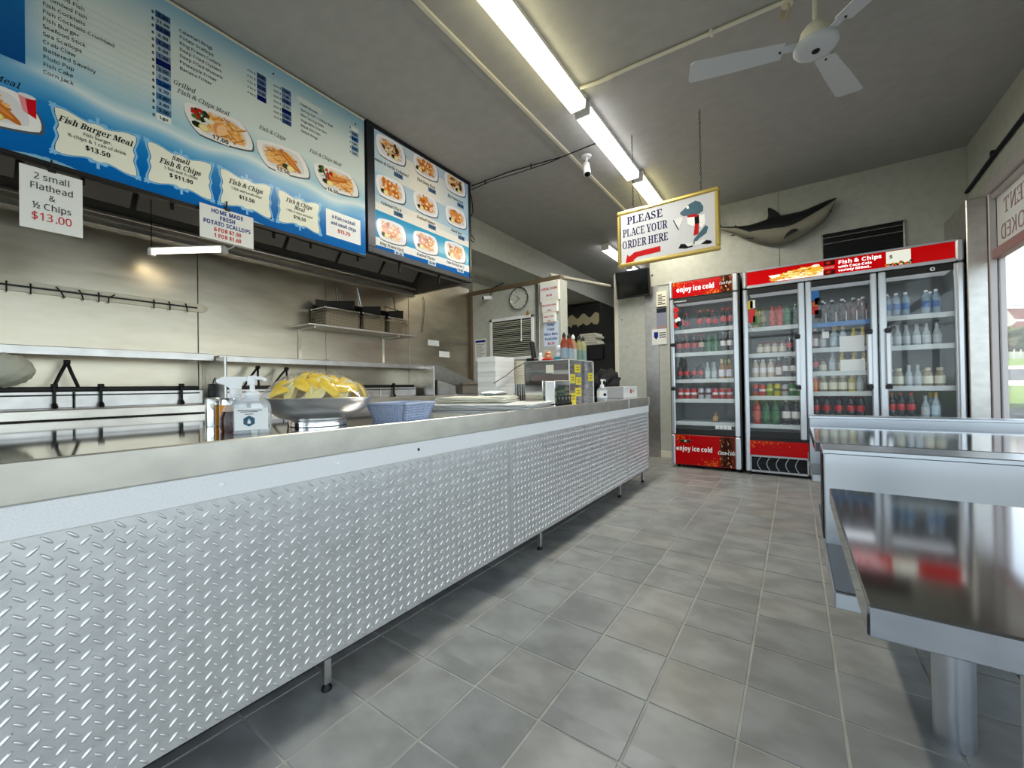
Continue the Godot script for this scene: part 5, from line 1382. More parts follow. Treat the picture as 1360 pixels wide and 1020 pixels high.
func menus() -> void:
	var zA := 0.10
	var zB := -2.062
	var yA := 3.232
	var yB := 2.112
	var K := 900.0
	var im := Image.create(int((zA - zB) * K), int((yA - yB) * K), false, Image.FORMAT_RGB8)
	var stops := [[3.24, Color(0.52, 0.70, 0.80)], [3.12, Color(0.73, 0.82, 0.86)], [2.98, Color(0.84, 0.88, 0.88)], [2.72, Color(0.84, 0.88, 0.88)], [2.56, Color(0.64, 0.79, 0.86)], [2.50, Color(0.86, 0.91, 0.93)], [2.455, Color(0.50, 0.72, 0.86)], [2.36, Color(0.13, 0.50, 0.77)], [2.25, Color(0.03, 0.42, 0.72)], [2.10, Color(0.02, 0.37, 0.67)]]
	for bx in range(0, im.get_width(), 4):
		var zz := zA - bx / K
		var sh := 0.018 * sin(zz * 6.6 + 0.4) - 0.012 * sin(zz * 15.0)
		for by in range(0, im.get_height(), 2):
			var y := yA - by / K
			var yy := y + sh * clampf((2.75 - y) / 0.2, 0.0, 1.0)
			var c: Color = stops[0][1]
			for k in stops.size() - 1:
				if yy <= stops[k][0] and yy > stops[k + 1][0]:
					c = (stops[k][1] as Color).lerp(stops[k + 1][1], (stops[k][0] - yy) / (stops[k][0] - stops[k + 1][0]))
					break
			if zz > -0.247 and y > 2.535: c = Color(0.05, 0.30, 0.56).lerp(Color(0.16, 0.50, 0.76), clampf((y - 2.53) / 0.5, 0, 1))
			elif zz > -0.33 and y > 2.40: c = c.lerp(Color(0.30, 0.58, 0.78), clampf((zz + 0.33) / 0.2, 0, 0.8))
			im.fill_rect(Rect2i(bx, by, 4, 2), c)
	var at := func(z: float, y: float) -> Vector2: return Vector2((zA - z) * K, (yA - y) * K)
	# faint rules behind the list rows
	for k in 12: im.fill_rect(Rect2i(at.call(-0.30, 2.553 + k * 0.0362), Vector2i(360, 2)), Color(0.70, 0.77, 0.80))
	# price boxes
	var dk := [Color(0.22, 0.33, 0.50), Color(0.62, 0.70, 0.76), Color(0.20, 0.30, 0.50), Color(0.64, 0.72, 0.77), Color(0.28, 0.38, 0.55), Color(0.60, 0.68, 0.76), Color(0.42, 0.50, 0.64), Color(0.03, 0.09, 0.36), Color(0.42, 0.52, 0.64), Color(0.58, 0.67, 0.77), Color(0.10, 0.30, 0.58), Color(0.60, 0.70, 0.80), Color(0.26, 0.44, 0.62), Color(0.56, 0.68, 0.80), Color(0.30, 0.46, 0.62), Color(0.90, 0.92, 0.92)]
	for k in 16: im.fill_rect(Rect2i(at.call(-0.722, 3.146 - k * 0.0385), Vector2i(60, 33)), dk[k])
	for k in 5: im.fill_rect(Rect2i(at.call(-1.243, 3.124 - k * 0.0368), Vector2i(52, 31)), [dk[0], dk[4], dk[2], dk[6], dk[7]][k])
	for k in 7: im.fill_rect(Rect2i(at.call(-1.402, 3.122 - k * 0.0362), Vector2i(58, 30)), [dk[4], dk[6], dk[2], dk[1], dk[7], dk[4], dk[2]][k])
	for k in 6: im.fill_rect(Rect2i(at.call(-1.942, 3.132 - k * 0.0395), Vector2i(58, 32)), [Color(0.9, 0.92, 0.92), dk[6], dk[10], dk[1], dk[12], dk[1]][k])
	im.fill_rect(Rect2i(at.call(-1.51, 3.125), Vector2i(170, 36)), Color(0.84, 0.88, 0.89))
	food_plate(im, at.call(-0.115, 2.295), Vector2(188, 98), 1)
	food_plate(im, at.call(-1.03, 2.642), Vector2(186, 98), 0)
	food_plate(im, at.call(-1.412, 2.615), Vector2(180, 98), 1)
	food_plate(im, at.call(-1.812, 2.632), Vector2(190, 98), 2)
	# drink can
	fill_poly(im, [at.call(-0.228, 2.385), at.call(-0.283, 2.385), at.call(-0.283, 2.295), at.call(-0.243, 2.315)], Color(0.78, 0.08, 0.13))
	fill_poly(im, [at.call(-0.228, 2.385), at.call(-0.25, 2.385), at.call(-0.258, 2.31), at.call(-0.243, 2.315)], Color(0.90, 0.55, 0.58))
	blob(im, at.call(-0.2555, 2.388), Vector2(25, 9), Color(0.86, 0.86, 0.87))
	for z in [-0.34, -0.683, -1.026, -1.369]: scroll_frame(im, at.call(z, 2.39), at.call(z - 0.297, 2.172))
	im.fill_rect(Rect2i(at.call(-1.717, 2.384), Vector2i(268, 183)), Color(0.93, 0.94, 0.94))
	for e in [[-1.03, 2.565, 62], [-1.405, 2.53, 58], [-1.775, 2.535, 58]]: im.fill_rect(Rect2i(at.call(e[0] + 0.05, e[1] + 0.014), Vector2i(e[2] + 24, 30)), Color(0.92, 0.92, 0.91))
	var t := thing("menu_board", "wide pale blue fish and chips menu board", "menu board", Vector3(MX, yB, -1.0))
	put(t, "panel", S().ab(Vector3(MX - 0.030, yB, zA), Vector3(MX - 0.001, yA, zB), 0.001), MT.plastic_white)
	var f := S()
	f.quad(Vector3(MX, yA, zA), Vector3(MX, yA, zB), Vector3(MX, yB, zB), Vector3(MX, yB, zA), Vector3.RIGHT)
	var pm := printed(tex(im), 0.2)
	put(t, "print", f, pm)
	put(t, "top_edge", S().ab(Vector3(MX - 0.03, yA, zA), Vector3(MX + 0.006, yA + 0.014, zB), 0.002), MT.trim_cream)
	put(t, "bottom_edge", S().ab(Vector3(MX - 0.03, yB - 0.022, zA), Vector3(MX + 0.004, yB, zB), 0.002), MT.iron)
	for e in [[363, 98], [472, 165], [360, 290]]:
		var p := onx(e[0], e[1], MX)
		put(t, "screw", S().lathe([Vector2(0.007, 0), Vector2(0.005, 0.003), Vector2(0, 0.004)], p, 8, Basis(Vector3(0, 0, 1), Vector3(1, 0, 0), Vector3(0, 1, 0))), MT.black)
	var ink: Material = MT.ink_grey
	var put_words := func(s: String, z: float, y: float, h: float, m: Material, fnt: String, al: int, sl: float, sq: float) -> void: words(t, s, Vector3(MX, y, z), h, m, FACE_X, fnt, al, sl, sq)
	var list := ["Corn Jack", "Fish Cake", "Pluto Pup", "Battered Saveloy", "Crab Claw", "Sea Scallops", "Seafood Stick", "Fish Burger", "Fish Cocktails Crumbed", "Fish Cocktails", "Crumbed Fish", "Battered Fish", "Grilled Fish"]
	for k in list.size(): put_words.call(list[k], -0.305, 2.527 + k * 0.0362, 0.0185, ink, "sans", 0, 0.0, 0.92)
	var pr := ["5.80", "11.00", "10.50", "9.00", "9.20", "9.50", "1.50", "", "3.00", "2.00", "3.60", "3.70", "3.80", "3.80", "3.00", "Lge"]
	for k in 16:
		put_words.call("$", -0.716, 3.119 - k * 0.0385, 0.016, MT.ink, "sansbold", 2, 0.0, 1.0)
		if pr[k]: put_words.call(pr[k], -0.755, 3.119 - k * 0.0385, 0.017, MT.ink, "sansbold", 1, 0.0, 1.0)
	var l2 := ["Calamari Rings", "Potato Scallops", "King Prawn Cutlets", "Deep Fried Oysters", "Deep Fried Mussels", "Pineapple Fritter", "Banana Fritter"]
	for k in 7: put_words.call(l2[k], -0.829, 3.100 - k * 0.0368, 0.0185, ink, "sans", 0, 0.0, 0.96)
	for k in 5:
		put_words.call("6 for $", -1.235, 3.098 - k * 0.0368, 0.0135, ink, "sans", 2, 0.0, 0.9)
		put_words.call(["6.00", "7.80", "15.00", "16.00", ""][k] + " ", -1.272, 3.098 - k * 0.0368, 0.015, MT.ink, "sansbold", 1, 0.0, 0.9)
	for k in 7:
		put_words.call("each $", -1.397, 3.096 - k * 0.0362, 0.0135, ink, "sans", 2, 0.0, 0.9)
		put_words.call(["1.20", "1.40", "3.00", "2.70", "", "2.80", "2.50"][k] + " ", -1.434, 3.096 - k * 0.0362, 0.015, MT.ink, "sansbold", 1, 0.0, 0.9)
	var l3 := ["Hash Brown", "Spring Roll / Chicko Roll", "Mini Spring Rolls", "Vegetable Dim Sim", "Meat Dim Sim", "Onion Rings"]
	for k in 6:
		put_words.call(l3[k], -1.533, 3.068 - k * 0.0386, 0.0175, ink, "sans", 0, 0.0, 0.96)
		put_words.call("$", -1.937, 3.106 - k * 0.0395, 0.014, ink, "sansbold", 2, 0.0, 0.9)
		put_words.call(["", "1.30", "2.00", "1.80", "2.90", "3.00"][k] + " ", -1.972, 3.106 - k * 0.0395, 0.0155, MT.ink, "sansbold", 1, 0.0, 0.9)
	put_words.call("Grilled", -0.800, 2.778, 0.027, MT.ink, "serif", 0, 0.28, 0.85)
	put_words.call("Fish & Chips Meal", -0.818, 2.738, 0.026, MT.ink, "serif", 0, 0.28, 0.85)
	put_words.call("Fish & Chips", -1.255, 2.752, 0.026, MT.ink, "serif", 0, 0.28, 0.80)
	put_words.call("Fish & Chips Meal", -1.598, 2.756, 0.026, MT.ink, "serif", 0, 0.28, 0.82)
	put_words.call("Meal", -0.235, 2.408, 0.028, MT.ink, "serif", 2, 0.28, 0.85)
	put_words.call("17.00", -1.03, 2.555, 0.026, MT.ink, "sansbold", 1, 0.0, 1.0)
	put_words.call("13.50", -1.405, 2.522, 0.026, MT.ink, "sansbold", 1, 0.0, 1.0)
	put_words.call("16.50", -1.775, 2.526, 0.026, MT.ink, "sansbold", 1, 0.0, 1.0)
	var fr := [[["Fish Burger Meal", 0.030, 2.326], ["Fish burger,", 0.0165, 2.295], ["½ chips & 1 can of drink", 0.0165, 2.267], ["$13.50", 0.025, 2.226]], [["Small", 0.027, 2.335], ["Fish & Chips", 0.030, 2.293], ["1 fish and ½ chips", 0.0165, 2.266], ["$ $11.90", 0.024, 2.229]], [["Fish & Chips", 0.031, 2.316], ["1 fish and small chips", 0.0155, 2.283], ["$13.50", 0.025, 2.238]], [["Fish & Chips", 0.029, 2.328], ["Meal", 0.029, 2.292], ["1 fish, ½ chips and salad", 0.0145, 2.265], ["$16.50", 0.024, 2.226]]]
	for k in 4:
		for row in fr[k]:
			var script: bool = row[1] > 0.0255
			put_words.call(row[0], -0.4885 - k * 0.343, row[2], row[1], MT.ink if row[1] > 0.02 else ink, "serifbold" if script else ("sansbold" if row[1] > 0.02 else "sans"), 1, 0.28 if script else 0.0, 0.74 if script else 0.86)
	put_words.call("6 Fish cocktail", -1.866, 2.325, 0.027, MT.ink_blue, "sansbold", 1, 0.0, 0.78)
	put_words.call("and small chips", -1.866, 2.277, 0.027, MT.ink_blue, "sansbold", 1, 0.0, 0.78)
	put_words.call("$15.70", -1.866, 2.225, 0.030, MT.ink_red, "sansbold", 1, 0.0, 0.86)
	menu_two()
	# paper notices clipped to the lower edge
	notice("white paper notice for small flathead and chips hanging below the menu", Vector3(-2.872, 1.770, -0.228), Vector2(0.200, 0.288), [["2 small", 0.030, 0.235, MT.ink_grey], ["Flathead", 0.030, 0.188, MT.ink_grey], ["&", 0.026, 0.145, MT.ink_grey], ["½ Chips", 0.030, 0.098, MT.ink_grey], ["$13.00", 0.036, 0.045, MT.ink_red]], "sans")
	notice("white notice for home made potato scallops clipped over the menu edge", Vector3(-2.880, 1.926, -0.911), Vector2(0.292, 0.204), [["HOME MADE", 0.026, 0.164, MT.ink_blue], ["FRESH", 0.026, 0.128, MT.ink_blue], ["POTATO SCALLOPS", 0.026, 0.092, MT.ink_blue], ["6 FOR $7.50", 0.024, 0.055, MT.ink_red], ["1 FOR $1.60", 0.024, 0.018, MT.ink_red]], "sansbold")

func notice(label: String, p: Vector3, size: Vector2, rows: Array, fnt: String) -> void:
	var t := thing("paper_sign", label, "paper sign", p - Vector3(0, 0, size.x * 0.5), "paper notices under the menu")
	put(t, "sheet", S().ab(p - Vector3(0.002, 0, 0), p + Vector3(0, size.y, -size.x), 0.0006), MT.paper)
	put(t, "clip", S().box(p + Vector3(0.001, size.y + 0.004, -size.x * 0.5), Vector3(0.010, 0.018, 0.028), 0.003).box(p + Vector3(-0.012, size.y + 0.03, -size.x * 0.5), Vector3(0.008, 0.06, 0.006)), MT.iron)
	for r in rows:
		words(t, r[0], p + Vector3(0, r[2], -size.x * 0.5), r[1], r[3], FACE_X, fnt, 1, 0.0, 0.86 if fnt == "sans" else 0.80)

func menu_two() -> void:
	var zA := -2.155
	var zB := -3.368
	var yA := 3.222
	var yB := 2.200
	var K := 900.0
	var im := Image.create(int((zA - zB) * K), int((yA - yB) * K), false, Image.FORMAT_RGB8)
	var W := im.get_width()
	var H := im.get_height()
	var at := func(z: float, y: float) -> Vector2: return Vector2((zA - z) * K, (yA - y) * K)
	for by in range(0, H, 2):
		var y := yA - by / K
		for bx in range(0, W, 6):
			var u := float(bx) / W
			var c := Color(0.60, 0.74, 0.84).lerp(Color(0.93, 0.90, 0.84), clampf(1.15 - absf(u - 0.45) * 1.7, 0, 1))
			if y > 3.12: c = c.lerp(Color(0.52, 0.68, 0.82), 0.4)
			if y < 2.86 and y > 2.66: c = c.lerp(Color(0.56, 0.72, 0.84), 0.55)
			if y < 2.56: c = Color(0.08, 0.56, 0.76).lerp(Color(0.22, 0.66, 0.80), u)
			if y < 2.60 and y >= 2.535: c = Color(0.93, 0.91, 0.87)
			var yl := y - 0.032 * u
			if yl < 2.300 and yl > 2.232: c = Color(0.92, 0.92, 0.91)
			if yl <= 2.232: c = Color(0.06, 0.38, 0.66)
			im.fill_rect(Rect2i(bx, by, 6, 2), c)
	var spots := [[519.5, 199.4, 4], [565.9, 222.9, 5], [604.7, 245.3, 4], [519.5, 251.6, 3], [565.9, 271.9, 3], [605.9, 288.8, 3], [520.5, 308.1, 3], [565.9, 322.9, 3], [604.7, 334.7, 3]]
	var caps := ["Lemon & Garlic Calamari", "Thai Jump Pack", "Big Prawn Pack", "Calamari Pack", "Seafood Dinner", "Snack Box", "King Prawn Pack", "Seafood Platter", "Tuna Sea Pack for 2"]
	var cost := ["18.50", "16.80", "18.90", "14.90", "16.50", "15.50", "19.80", "36.90", "18.90"]
	var cz := []
	for k in 9:
		var p := onx(spots[k][0], spots[k][1], MX)
		cz.append(p)
		food_plate(im, at.call(p.z, p.y), Vector2(168, 104), spots[k][2], 0.15)
	for k in 9:
		var p: Vector3 = cz[k]
		im.fill_rect(Rect2i(at.call(p.z - 0.025, p.y - (0.154 if k > 5 else 0.174)), Vector2i(92, 38)), Color(0.34, 0.46, 0.60) if k < 6 else Color(0.80, 0.87, 0.92))
	var t := thing("menu_lightbox", "black framed seafood pack menu with nine printed dishes", "menu board", Vector3(MX, 2.15, -2.76))
	put(t, "case", S().ab(Vector3(MX - 0.038, 2.150, -2.078), Vector3(MX - 0.004, 3.255, -3.40), 0.003), MT.black)
	for e in [[2.150, 2.200, -2.078, -3.40], [3.222, 3.257, -2.078, -3.40], [2.200, 3.222, -2.078, -2.155], [2.200, 3.222, -3.368, -3.40]]:
		put(t, "frame_bar", S().ab(Vector3(MX - 0.01, e[0], e[2]), Vector3(MX + 0.012, e[1], e[3]), 0.003), MT.navy)
	var f := S()
	f.quad(Vector3(MX, yA, zA), Vector3(MX, yA, zB), Vector3(MX, yB, zB), Vector3(MX, yB, zA), Vector3.RIGHT)
	var pm := printed(tex(im), 0.14, 0.10)
	pm.albedo_color = Color(0.9, 0.9, 0.9)
	put(t, "lit_print", f, pm)
	put(t, "corner_stud", S().cyl(Vector3(MX + 0.01, 2.178, -2.135), Vector3(MX + 0.018, 2.178, -2.135), 0.009, 10), MT.chrome)
	for k in 9:
		var p: Vector3 = cz[k]
		words(t, caps[k], Vector3(MX, p.y - (0.145 if k > 5 else 0.166), p.z), 0.027, MT.ink, FACE_X, "serifbold", 1, 0.28, 0.80 if k != 8 else 0.72)
		words(t, cost[k], Vector3(MX, p.y - (0.188 if k > 5 else 0.208), p.z - 0.075), 0.025, MT.ink, FACE_X, "sansbold", 1, 0.0, 0.9)
	var cb := thing("dangling_cable", "black cable loops dangling beside the seafood menu", "cable", Vector3(MX - 0.05, 2.9, -3.42))
	put(cb, "loop", S().tube([Vector3(MX - 0.02, 3.2, -3.41), Vector3(MX + 0.0, 3.08, -3.43), Vector3(MX + 0.005, 2.95, -3.44), Vector3(MX - 0.02, 2.86, -3.41)], 0.006, 6), MT.black)
	put(cb, "loop", S().tube([Vector3(MX - 0.02, 2.72, -3.41), Vector3(MX + 0.01, 2.64, -3.45), Vector3(MX + 0.01, 2.60, -3.44), Vector3(MX - 0.02, 2.66, -3.405)], 0.005, 6), MT.black)

# ------------------------------------------------------------------ drink fridges
const FZ := -5.15
func cola_print(w: int, h: int, bottle_from: float) -> Image:
	var im := Image.create(w, h, false, Image.FORMAT_RGB8)
	im.fill(Color(0.68, 0.015, 0.035))
	var golds := [Color(0.88, 0.42, 0.10), Color(0.93, 0.62, 0.22), Color(0.62, 0.16, 0.06), Color(0.80, 0.28, 0.08)]
	for k in 240:
		var left := k % 2 == 0
		var p := Vector2(absf(rng.randfn(0.0, 0.14)) * w, absf(rng.randfn(0.0, 0.16)) * h) if left else Vector2(w * (bottle_from - 0.03) - absf(rng.randfn(0, 0.13)) * w, h - absf(rng.randfn(0, 0.12)) * h)
		blob(im, p, Vector2.ONE * rng.randf_range(1.0, 5.5), golds[rng.randi() % 4], 0.0)
	if bottle_from < 1.0:
		var x0 := bottle_from * w
		fill_poly(im, [Vector2(x0, 0), Vector2(w, 0), Vector2(w, h), Vector2(x0 + 4, h)], Color(0.34, 0.13, 0.05))
		var c := (x0 + w) * 0.5
		var bw := (w - x0) * 0.34
		fill_poly(im, [Vector2(c - bw * 0.5, 0), Vector2(c + bw * 0.5, 0), Vector2(c + bw, h * 0.35), Vector2(c + bw * 0.8, h * 0.7), Vector2(c + bw, h), Vector2(c - bw, h), Vector2(c - bw * 0.8, h * 0.7), Vector2(c - bw, h * 0.35)], Color(0.20, 0.05, 0.03))
		for k in 26: blob(im, Vector2(rng.randf_range(x0, w), rng.randf_range(0, h)), Vector2(rng.randf_range(2, 6), rng.randf_range(5, 16)), [Color(0.72, 0.46, 0.22), Color(0.50, 0.22, 0.08), Color(0.86, 0.70, 0.48)][k % 3])
	return im

func fridge_shell(t: Node3D, x0: float, x1: float, top: float) -> void:
	var zb := BW + 0.03
	put(t, "side_panel", S().ab(Vector3(x0, 0.05, FZ - 0.01), Vector3(x0 + 0.03, top, zb), 0.004), MT.black)
	put(t, "side_panel", S().ab(Vector3(x1 - 0.03, 0.05, FZ - 0.01), Vector3(x1, top, zb), 0.004), MT.black)
	put(t, "top_panel", S().ab(Vector3(x0, top - 0.03, FZ - 0.01), Vector3(x1, top, zb), 0.004), MT.black)
	put(t, "back_liner", S().ab(Vector3(x0 + 0.03, 0.40, zb), Vector3(x1 - 0.03, top - 0.03, zb + 0.03)), MT.fridge_in)
	put(t, "side_liner", S().ab(Vector3(x0 + 0.03, 0.45, FZ - 0.05), Vector3(x0 + 0.036, 2.02, zb + 0.03)), MT.fridge_in)
	put(t, "side_liner", S().ab(Vector3(x1 - 0.036, 0.45, FZ - 0.05), Vector3(x1 - 0.03, 2.02, zb + 0.03)), MT.fridge_in)
	put(t, "roof_liner", S().ab(Vector3(x0 + 0.03, 2.0, FZ - 0.05), Vector3(x1 - 0.03, 2.03, zb + 0.03)), MT.fridge_in)
	put(t, "motor_housing", S().ab(Vector3(x0 + 0.03, 0.06, FZ - 0.03), Vector3(x1 - 0.03, 0.45, zb + 0.03)), MT.black)
	for x in [x0 + 0.07, x1 - 0.07]:
		for z in [FZ - 0.06, zb + 0.08]:
			put(t, "castor", S().cyl(Vector3(x - 0.012, 0.028, z), Vector3(x + 0.012, 0.028, z), 0.028, 14).ab(Vector3(x - 0.018, 0.03, z - 0.015), Vector3(x + 0.018, 0.065, z + 0.015), 0.003), MT.iron)

func glass_door(t: Node3D, x0: float, x1: float, y0: float, y1: float, handle_x: float, wl: float, wr: float) -> void:
	var d := Node3D.new()
	d.name = "door"
	t.add_child(d, true)
	put(d, "rail", S().ab(Vector3(x0, y1 - 0.06, FZ - 0.03), Vector3(x1, y1, FZ - 0.004), 0.003), MT.black)
	put(d, "rail", S().ab(Vector3(x0, y0, FZ - 0.03), Vector3(x1, y0 + 0.07, FZ - 0.004), 0.003), MT.black)
	put(d, "stile", S().ab(Vector3(x0, y0, FZ - 0.03), Vector3(x0 + wl, y1, FZ + 0.004), 0.008), MT.alu)
	put(d, "stile", S().ab(Vector3(x1 - wr, y0, FZ - 0.03), Vector3(x1, y1, FZ + 0.004), 0.008), MT.alu)
	put(d, "pane", S().ab(Vector3(x0 + wl, y0 + 0.07, FZ - 0.022), Vector3(x1 - wr, y1 - 0.06, FZ - 0.016)), MT.fridge_glass)
	put(d, "handle", S().ab(Vector3(handle_x - 0.022, 0.965, FZ + 0.004), Vector3(handle_x + 0.022, 1.455, FZ + 0.040), 0.010), MT.alu)
	for y in [0.945, 1.475]: put(d, "handle_end", S().box(Vector3(handle_x, y, FZ + 0.020), Vector3(0.046, 0.04, 0.04), 0.006), MT.black)

func fridge_shelf(t: Node3D, x0: float, x1: float, y: float, m: Material) -> void:
	put(t, "shelf", S().ab(Vector3(x0, y - 0.012, FZ - 0.065), Vector3(x1, y, BW + 0.06)).ab(Vector3(x0, y - 0.042, FZ - 0.065), Vector3(x1, y + 0.004, FZ - 0.058), 0.002), m)

func fridge_lamp(t: Node3D, x0: float, x1: float, e: float) -> void:
	put(t, "lamp_strip", S().ab(Vector3(x0, 1.976, FZ - 0.25), Vector3(x1, 2.0, FZ - 0.07), 0.003), glow(Color(0.95, 0.98, 1.0), 0.10))
	area(t, "strip_light", Vector3((x0 + x1) * 0.5, 1.972, FZ - 0.16), DOWN, Vector2(x1 - x0, 0.18), e, Color(0.95, 0.98, 1.0))

func fridges() -> void:
	# ---- single-door fridge
	var t := thing("drinks_fridge", "tall single-door drinks fridge with red enjoy ice cold panels", "fridge", Vector3(-0.87, 0, -5.4))
	fridge_shell(t, -1.245, -0.487, 2.235)
	for e in [[-1.243, -1.202], [-0.562, -0.506]]:
		put(t, "pillar", S().ab(Vector3(e[0], 2.036, FZ - 0.03), Vector3(e[1], 2.242, FZ + 0.012), 0.010), MT.alu)
		put(t, "pillar", S().ab(Vector3(e[0], 0.035, FZ - 0.03), Vector3(e[1], 0.392, FZ + 0.012), 0.010), MT.alu)
	var hd := put(t, "header_sign", S().ab(Vector3(-1.205, 2.030, FZ - 0.02), Vector3(-0.558, 2.232, FZ - 0.003), 0.003), MT.black)
	var f := S()
	f.quad(Vector3(-1.20, 2.224, FZ), Vector3(-0.563, 2.224, FZ), Vector3(-0.563, 2.042, FZ), Vector3(-1.20, 2.042, FZ), Vector3.BACK)
	put(hd, "lit_sign", f, printed(tex(cola_print(640, 184, 0.82)), 0.2, 0.24))
	words(hd, "enjoy ice cold", Vector3(-1.155, 2.105, FZ), 0.058, glow(Color(1, 1, 1), 0.6), FACE_Z, "sansbold", 0, 0.0, 0.78)
	words(hd, "Coca-Cola", Vector3(-0.625, 2.13, FZ + 0.001), 0.030, MT.ink_white, FACE_Z, "serifbold", 1, 0.25, 0.6)
	glass_door(t, -1.238, -0.508, 0.402, 2.030, -1.205, 0.045, 0.052)
	words(t, "REFRIGERATED", Vector3(-1.185, 1.988, FZ - 0.003), 0.014, MT.ink_white, FACE_Z, "sansbold", 0)
	var lp := put(t, "base_panel", S().ab(Vector3(-1.215, 0.038, FZ - 0.03), Vector3(-0.562, 0.396, FZ - 0.004), 0.004), MT.fridge_red)
	var g := S()
	g.quad(Vector3(-1.208, 0.388, FZ - 0.002), Vector3(-0.568, 0.388, FZ - 0.002), Vector3(-0.568, 0.046, FZ - 0.002), Vector3(-1.208, 0.046, FZ - 0.002), Vector3.BACK)
	put(lp, "print", g, printed(tex(cola_print(640, 342, 0.765)), 0.25))
	words(lp, "enjoy ice cold", Vector3(-1.192, 0.205, FZ - 0.002), 0.056, MT.ink_white, FACE_Z, "sansbold", 0, 0.0, 0.78)
	words(lp, "Coca-Cola", Vector3(-0.645, 0.19, FZ - 0.001), 0.042, MT.ink_white, FACE_Z, "serifbold", 1, 0.25, 0.62)
	put(lp, "control_slot", S().ab(Vector3(-1.145, 0.305, FZ - 0.004), Vector3(-1.03, 0.338, FZ + 0.002), 0.003), MT.black)
	put(lp, "switch_light", S().ab(Vector3(-1.098, 0.312, FZ + 0.001), Vector3(-1.072, 0.331, FZ + 0.004), 0.002), plain(Color(0.75, 0.80, 0.55), 0.4))
	for y in [1.655, 1.375, 1.055, 0.82, 0.548]: fridge_shelf(t, -1.205, -0.53, y, MT.shelf_white)
	for k in 4: put(t, "price_ticket", S().box(Vector3(-0.742 + k * 0.042, 0.50, FZ - 0.012), Vector3(0.037, 0.045, 0.001)), MT.paper)
	fridge_lamp(t, -1.19, -0.55, 0.03)
	for e in [[897.5, 412], [897, 420], [900, 425], [904, 418], [897, 432], [902, 430]]:
		var q := onz(e[0], e[1], FZ - 0.014)
		put(t, "door_sticker", S().cyl(q, q + Vector3(0, 0, 0.0012), 0.034, 16), [MT.red, MT.red, MT.ink_white, MT.black, MT.red, MT.black][[412, 420, 425, 418, 432, 430].find(e[1])])
	# ---- three-door fridge
	var w := thing("drinks_fridge", "wide three-door drinks fridge with lit fish and chips header", "fridge", Vector3(0.38, 0, -5.4))
	fridge_shell(w, -0.462, 1.226, 2.215)
	for e in [[-0.460, -0.418], [1.174, 1.224]]:
		put(w, "pillar", S().ab(Vector3(e[0], 2.042, FZ - 0.03), Vector3(e[1], 2.235, FZ + 0.014), 0.012), MT.alu)
		put(w, "pillar", S().ab(Vector3(e[0], 0.03, FZ - 0.03), Vector3(e[1], 2.034, FZ + 0.010), 0.012), MT.alu)
	put(w, "header_frame", S().ab(Vector3(-0.42, 2.218, FZ - 0.02), Vector3(1.176, 2.236, FZ + 0.010), 0.003).ab(Vector3(-0.42, 2.040, FZ - 0.02), Vector3(1.176, 2.072, FZ + 0.010), 0.003), MT.alu)
	var im := Image.create(1596, 146, false, Image.FORMAT_RGB8)
	im.fill(Color(0.72, 0.015, 0.03))
	var X := func(u: float) -> float: return (onz(u, 350, FZ).x + 0.42) * 1000.0
	var ca: float = X.call(1020)
	var cb: float = X.call(1093)
	fill_poly(im, [Vector2(ca, 70), Vector2(ca + 60, 138), Vector2(cb, 140), Vector2(cb, 60)], Color(0.95, 0.94, 0.90))
	for k in 90:
		var fx := rng.randf()
		var p := Vector2(lerpf(ca + 40, cb - 20, fx), rng.randf_range(120, 122 - 85 * sin(clampf(fx * 1.2, 0, 1) * PI * 0.6)))
		var d := Vector2.RIGHT.rotated(rng.randf_range(-0.5, 0.4)) * 36.0
		stroke(im, p - d, p + d, 12.0, [Color(0.96, 0.80, 0.35), Color(0.90, 0.66, 0.22), Color(0.98, 0.90, 0.60), Color(0.80, 0.52, 0.16)][k % 4])
	blob(im, Vector2(cb - 60, 34), Vector2(34, 14), Color(0.95, 0.92, 0.86))
	blob(im, Vector2(cb - 60, 70), Vector2(52, 24), Color(0.93, 0.70, 0.22), -0.2)
	var ba: float = X.call(1094)
	var bb: float = X.call(1109)
	fill_poly(im, [Vector2(ba, 10), Vector2(ba + 10, 2), Vector2(bb - 10, 2), Vector2(bb, 10), Vector2(bb, 136), Vector2(bb - 10, 144), Vector2(ba + 10, 144), Vector2(ba, 136)], Color(0.22, 0.05, 0.04))
	fill_poly(im, [Vector2(ba, 50), Vector2(bb, 50), Vector2(bb, 96), Vector2(ba, 96)], Color(0.80, 0.04, 0.06))
	for k in 2: blob(im, Vector2(lerpf(ba, bb, 0.4), 26 + k * 92), Vector2(20, 14), Color(0.66, 0.14, 0.09))
	var pa: float = X.call(1177)
	var pb: float = X.call(1210)
	fill_poly(im, [Vector2(pa, 4), Vector2(pb, 4), Vector2(pb, 140), Vector2(pa, 140)], Color(0.93, 0.94, 0.88))
	for k in 16: blob(im, Vector2(lerpf(pa, pb, k / 15.0), rng.randf_range(112, 134)), Vector2(11, 9), [Color(0.85, 0.45, 0.10), Color(0.75, 0.10, 0.08), Color(0.20, 0.50, 0.12), Color(0.16, 0.05, 0.05)][k % 4])
	var h := S()
	h.quad(Vector3(-0.42, 2.218, FZ), Vector3(1.176, 2.218, FZ), Vector3(1.176, 2.072, FZ), Vector3(-0.42, 2.072, FZ), Vector3.BACK)
	var hs := put(w, "lit_sign", h, printed(tex(im), 0.2, 0.28))
	var tx: float = onz(1113, 350, FZ).x
	words(hs, "Fish & Chips", Vector3(tx, 2.165, FZ), 0.036, glow(Color(1, 1, 1), 0.6), FACE_Z, "sansbold", 0, 0.0, 1.1)
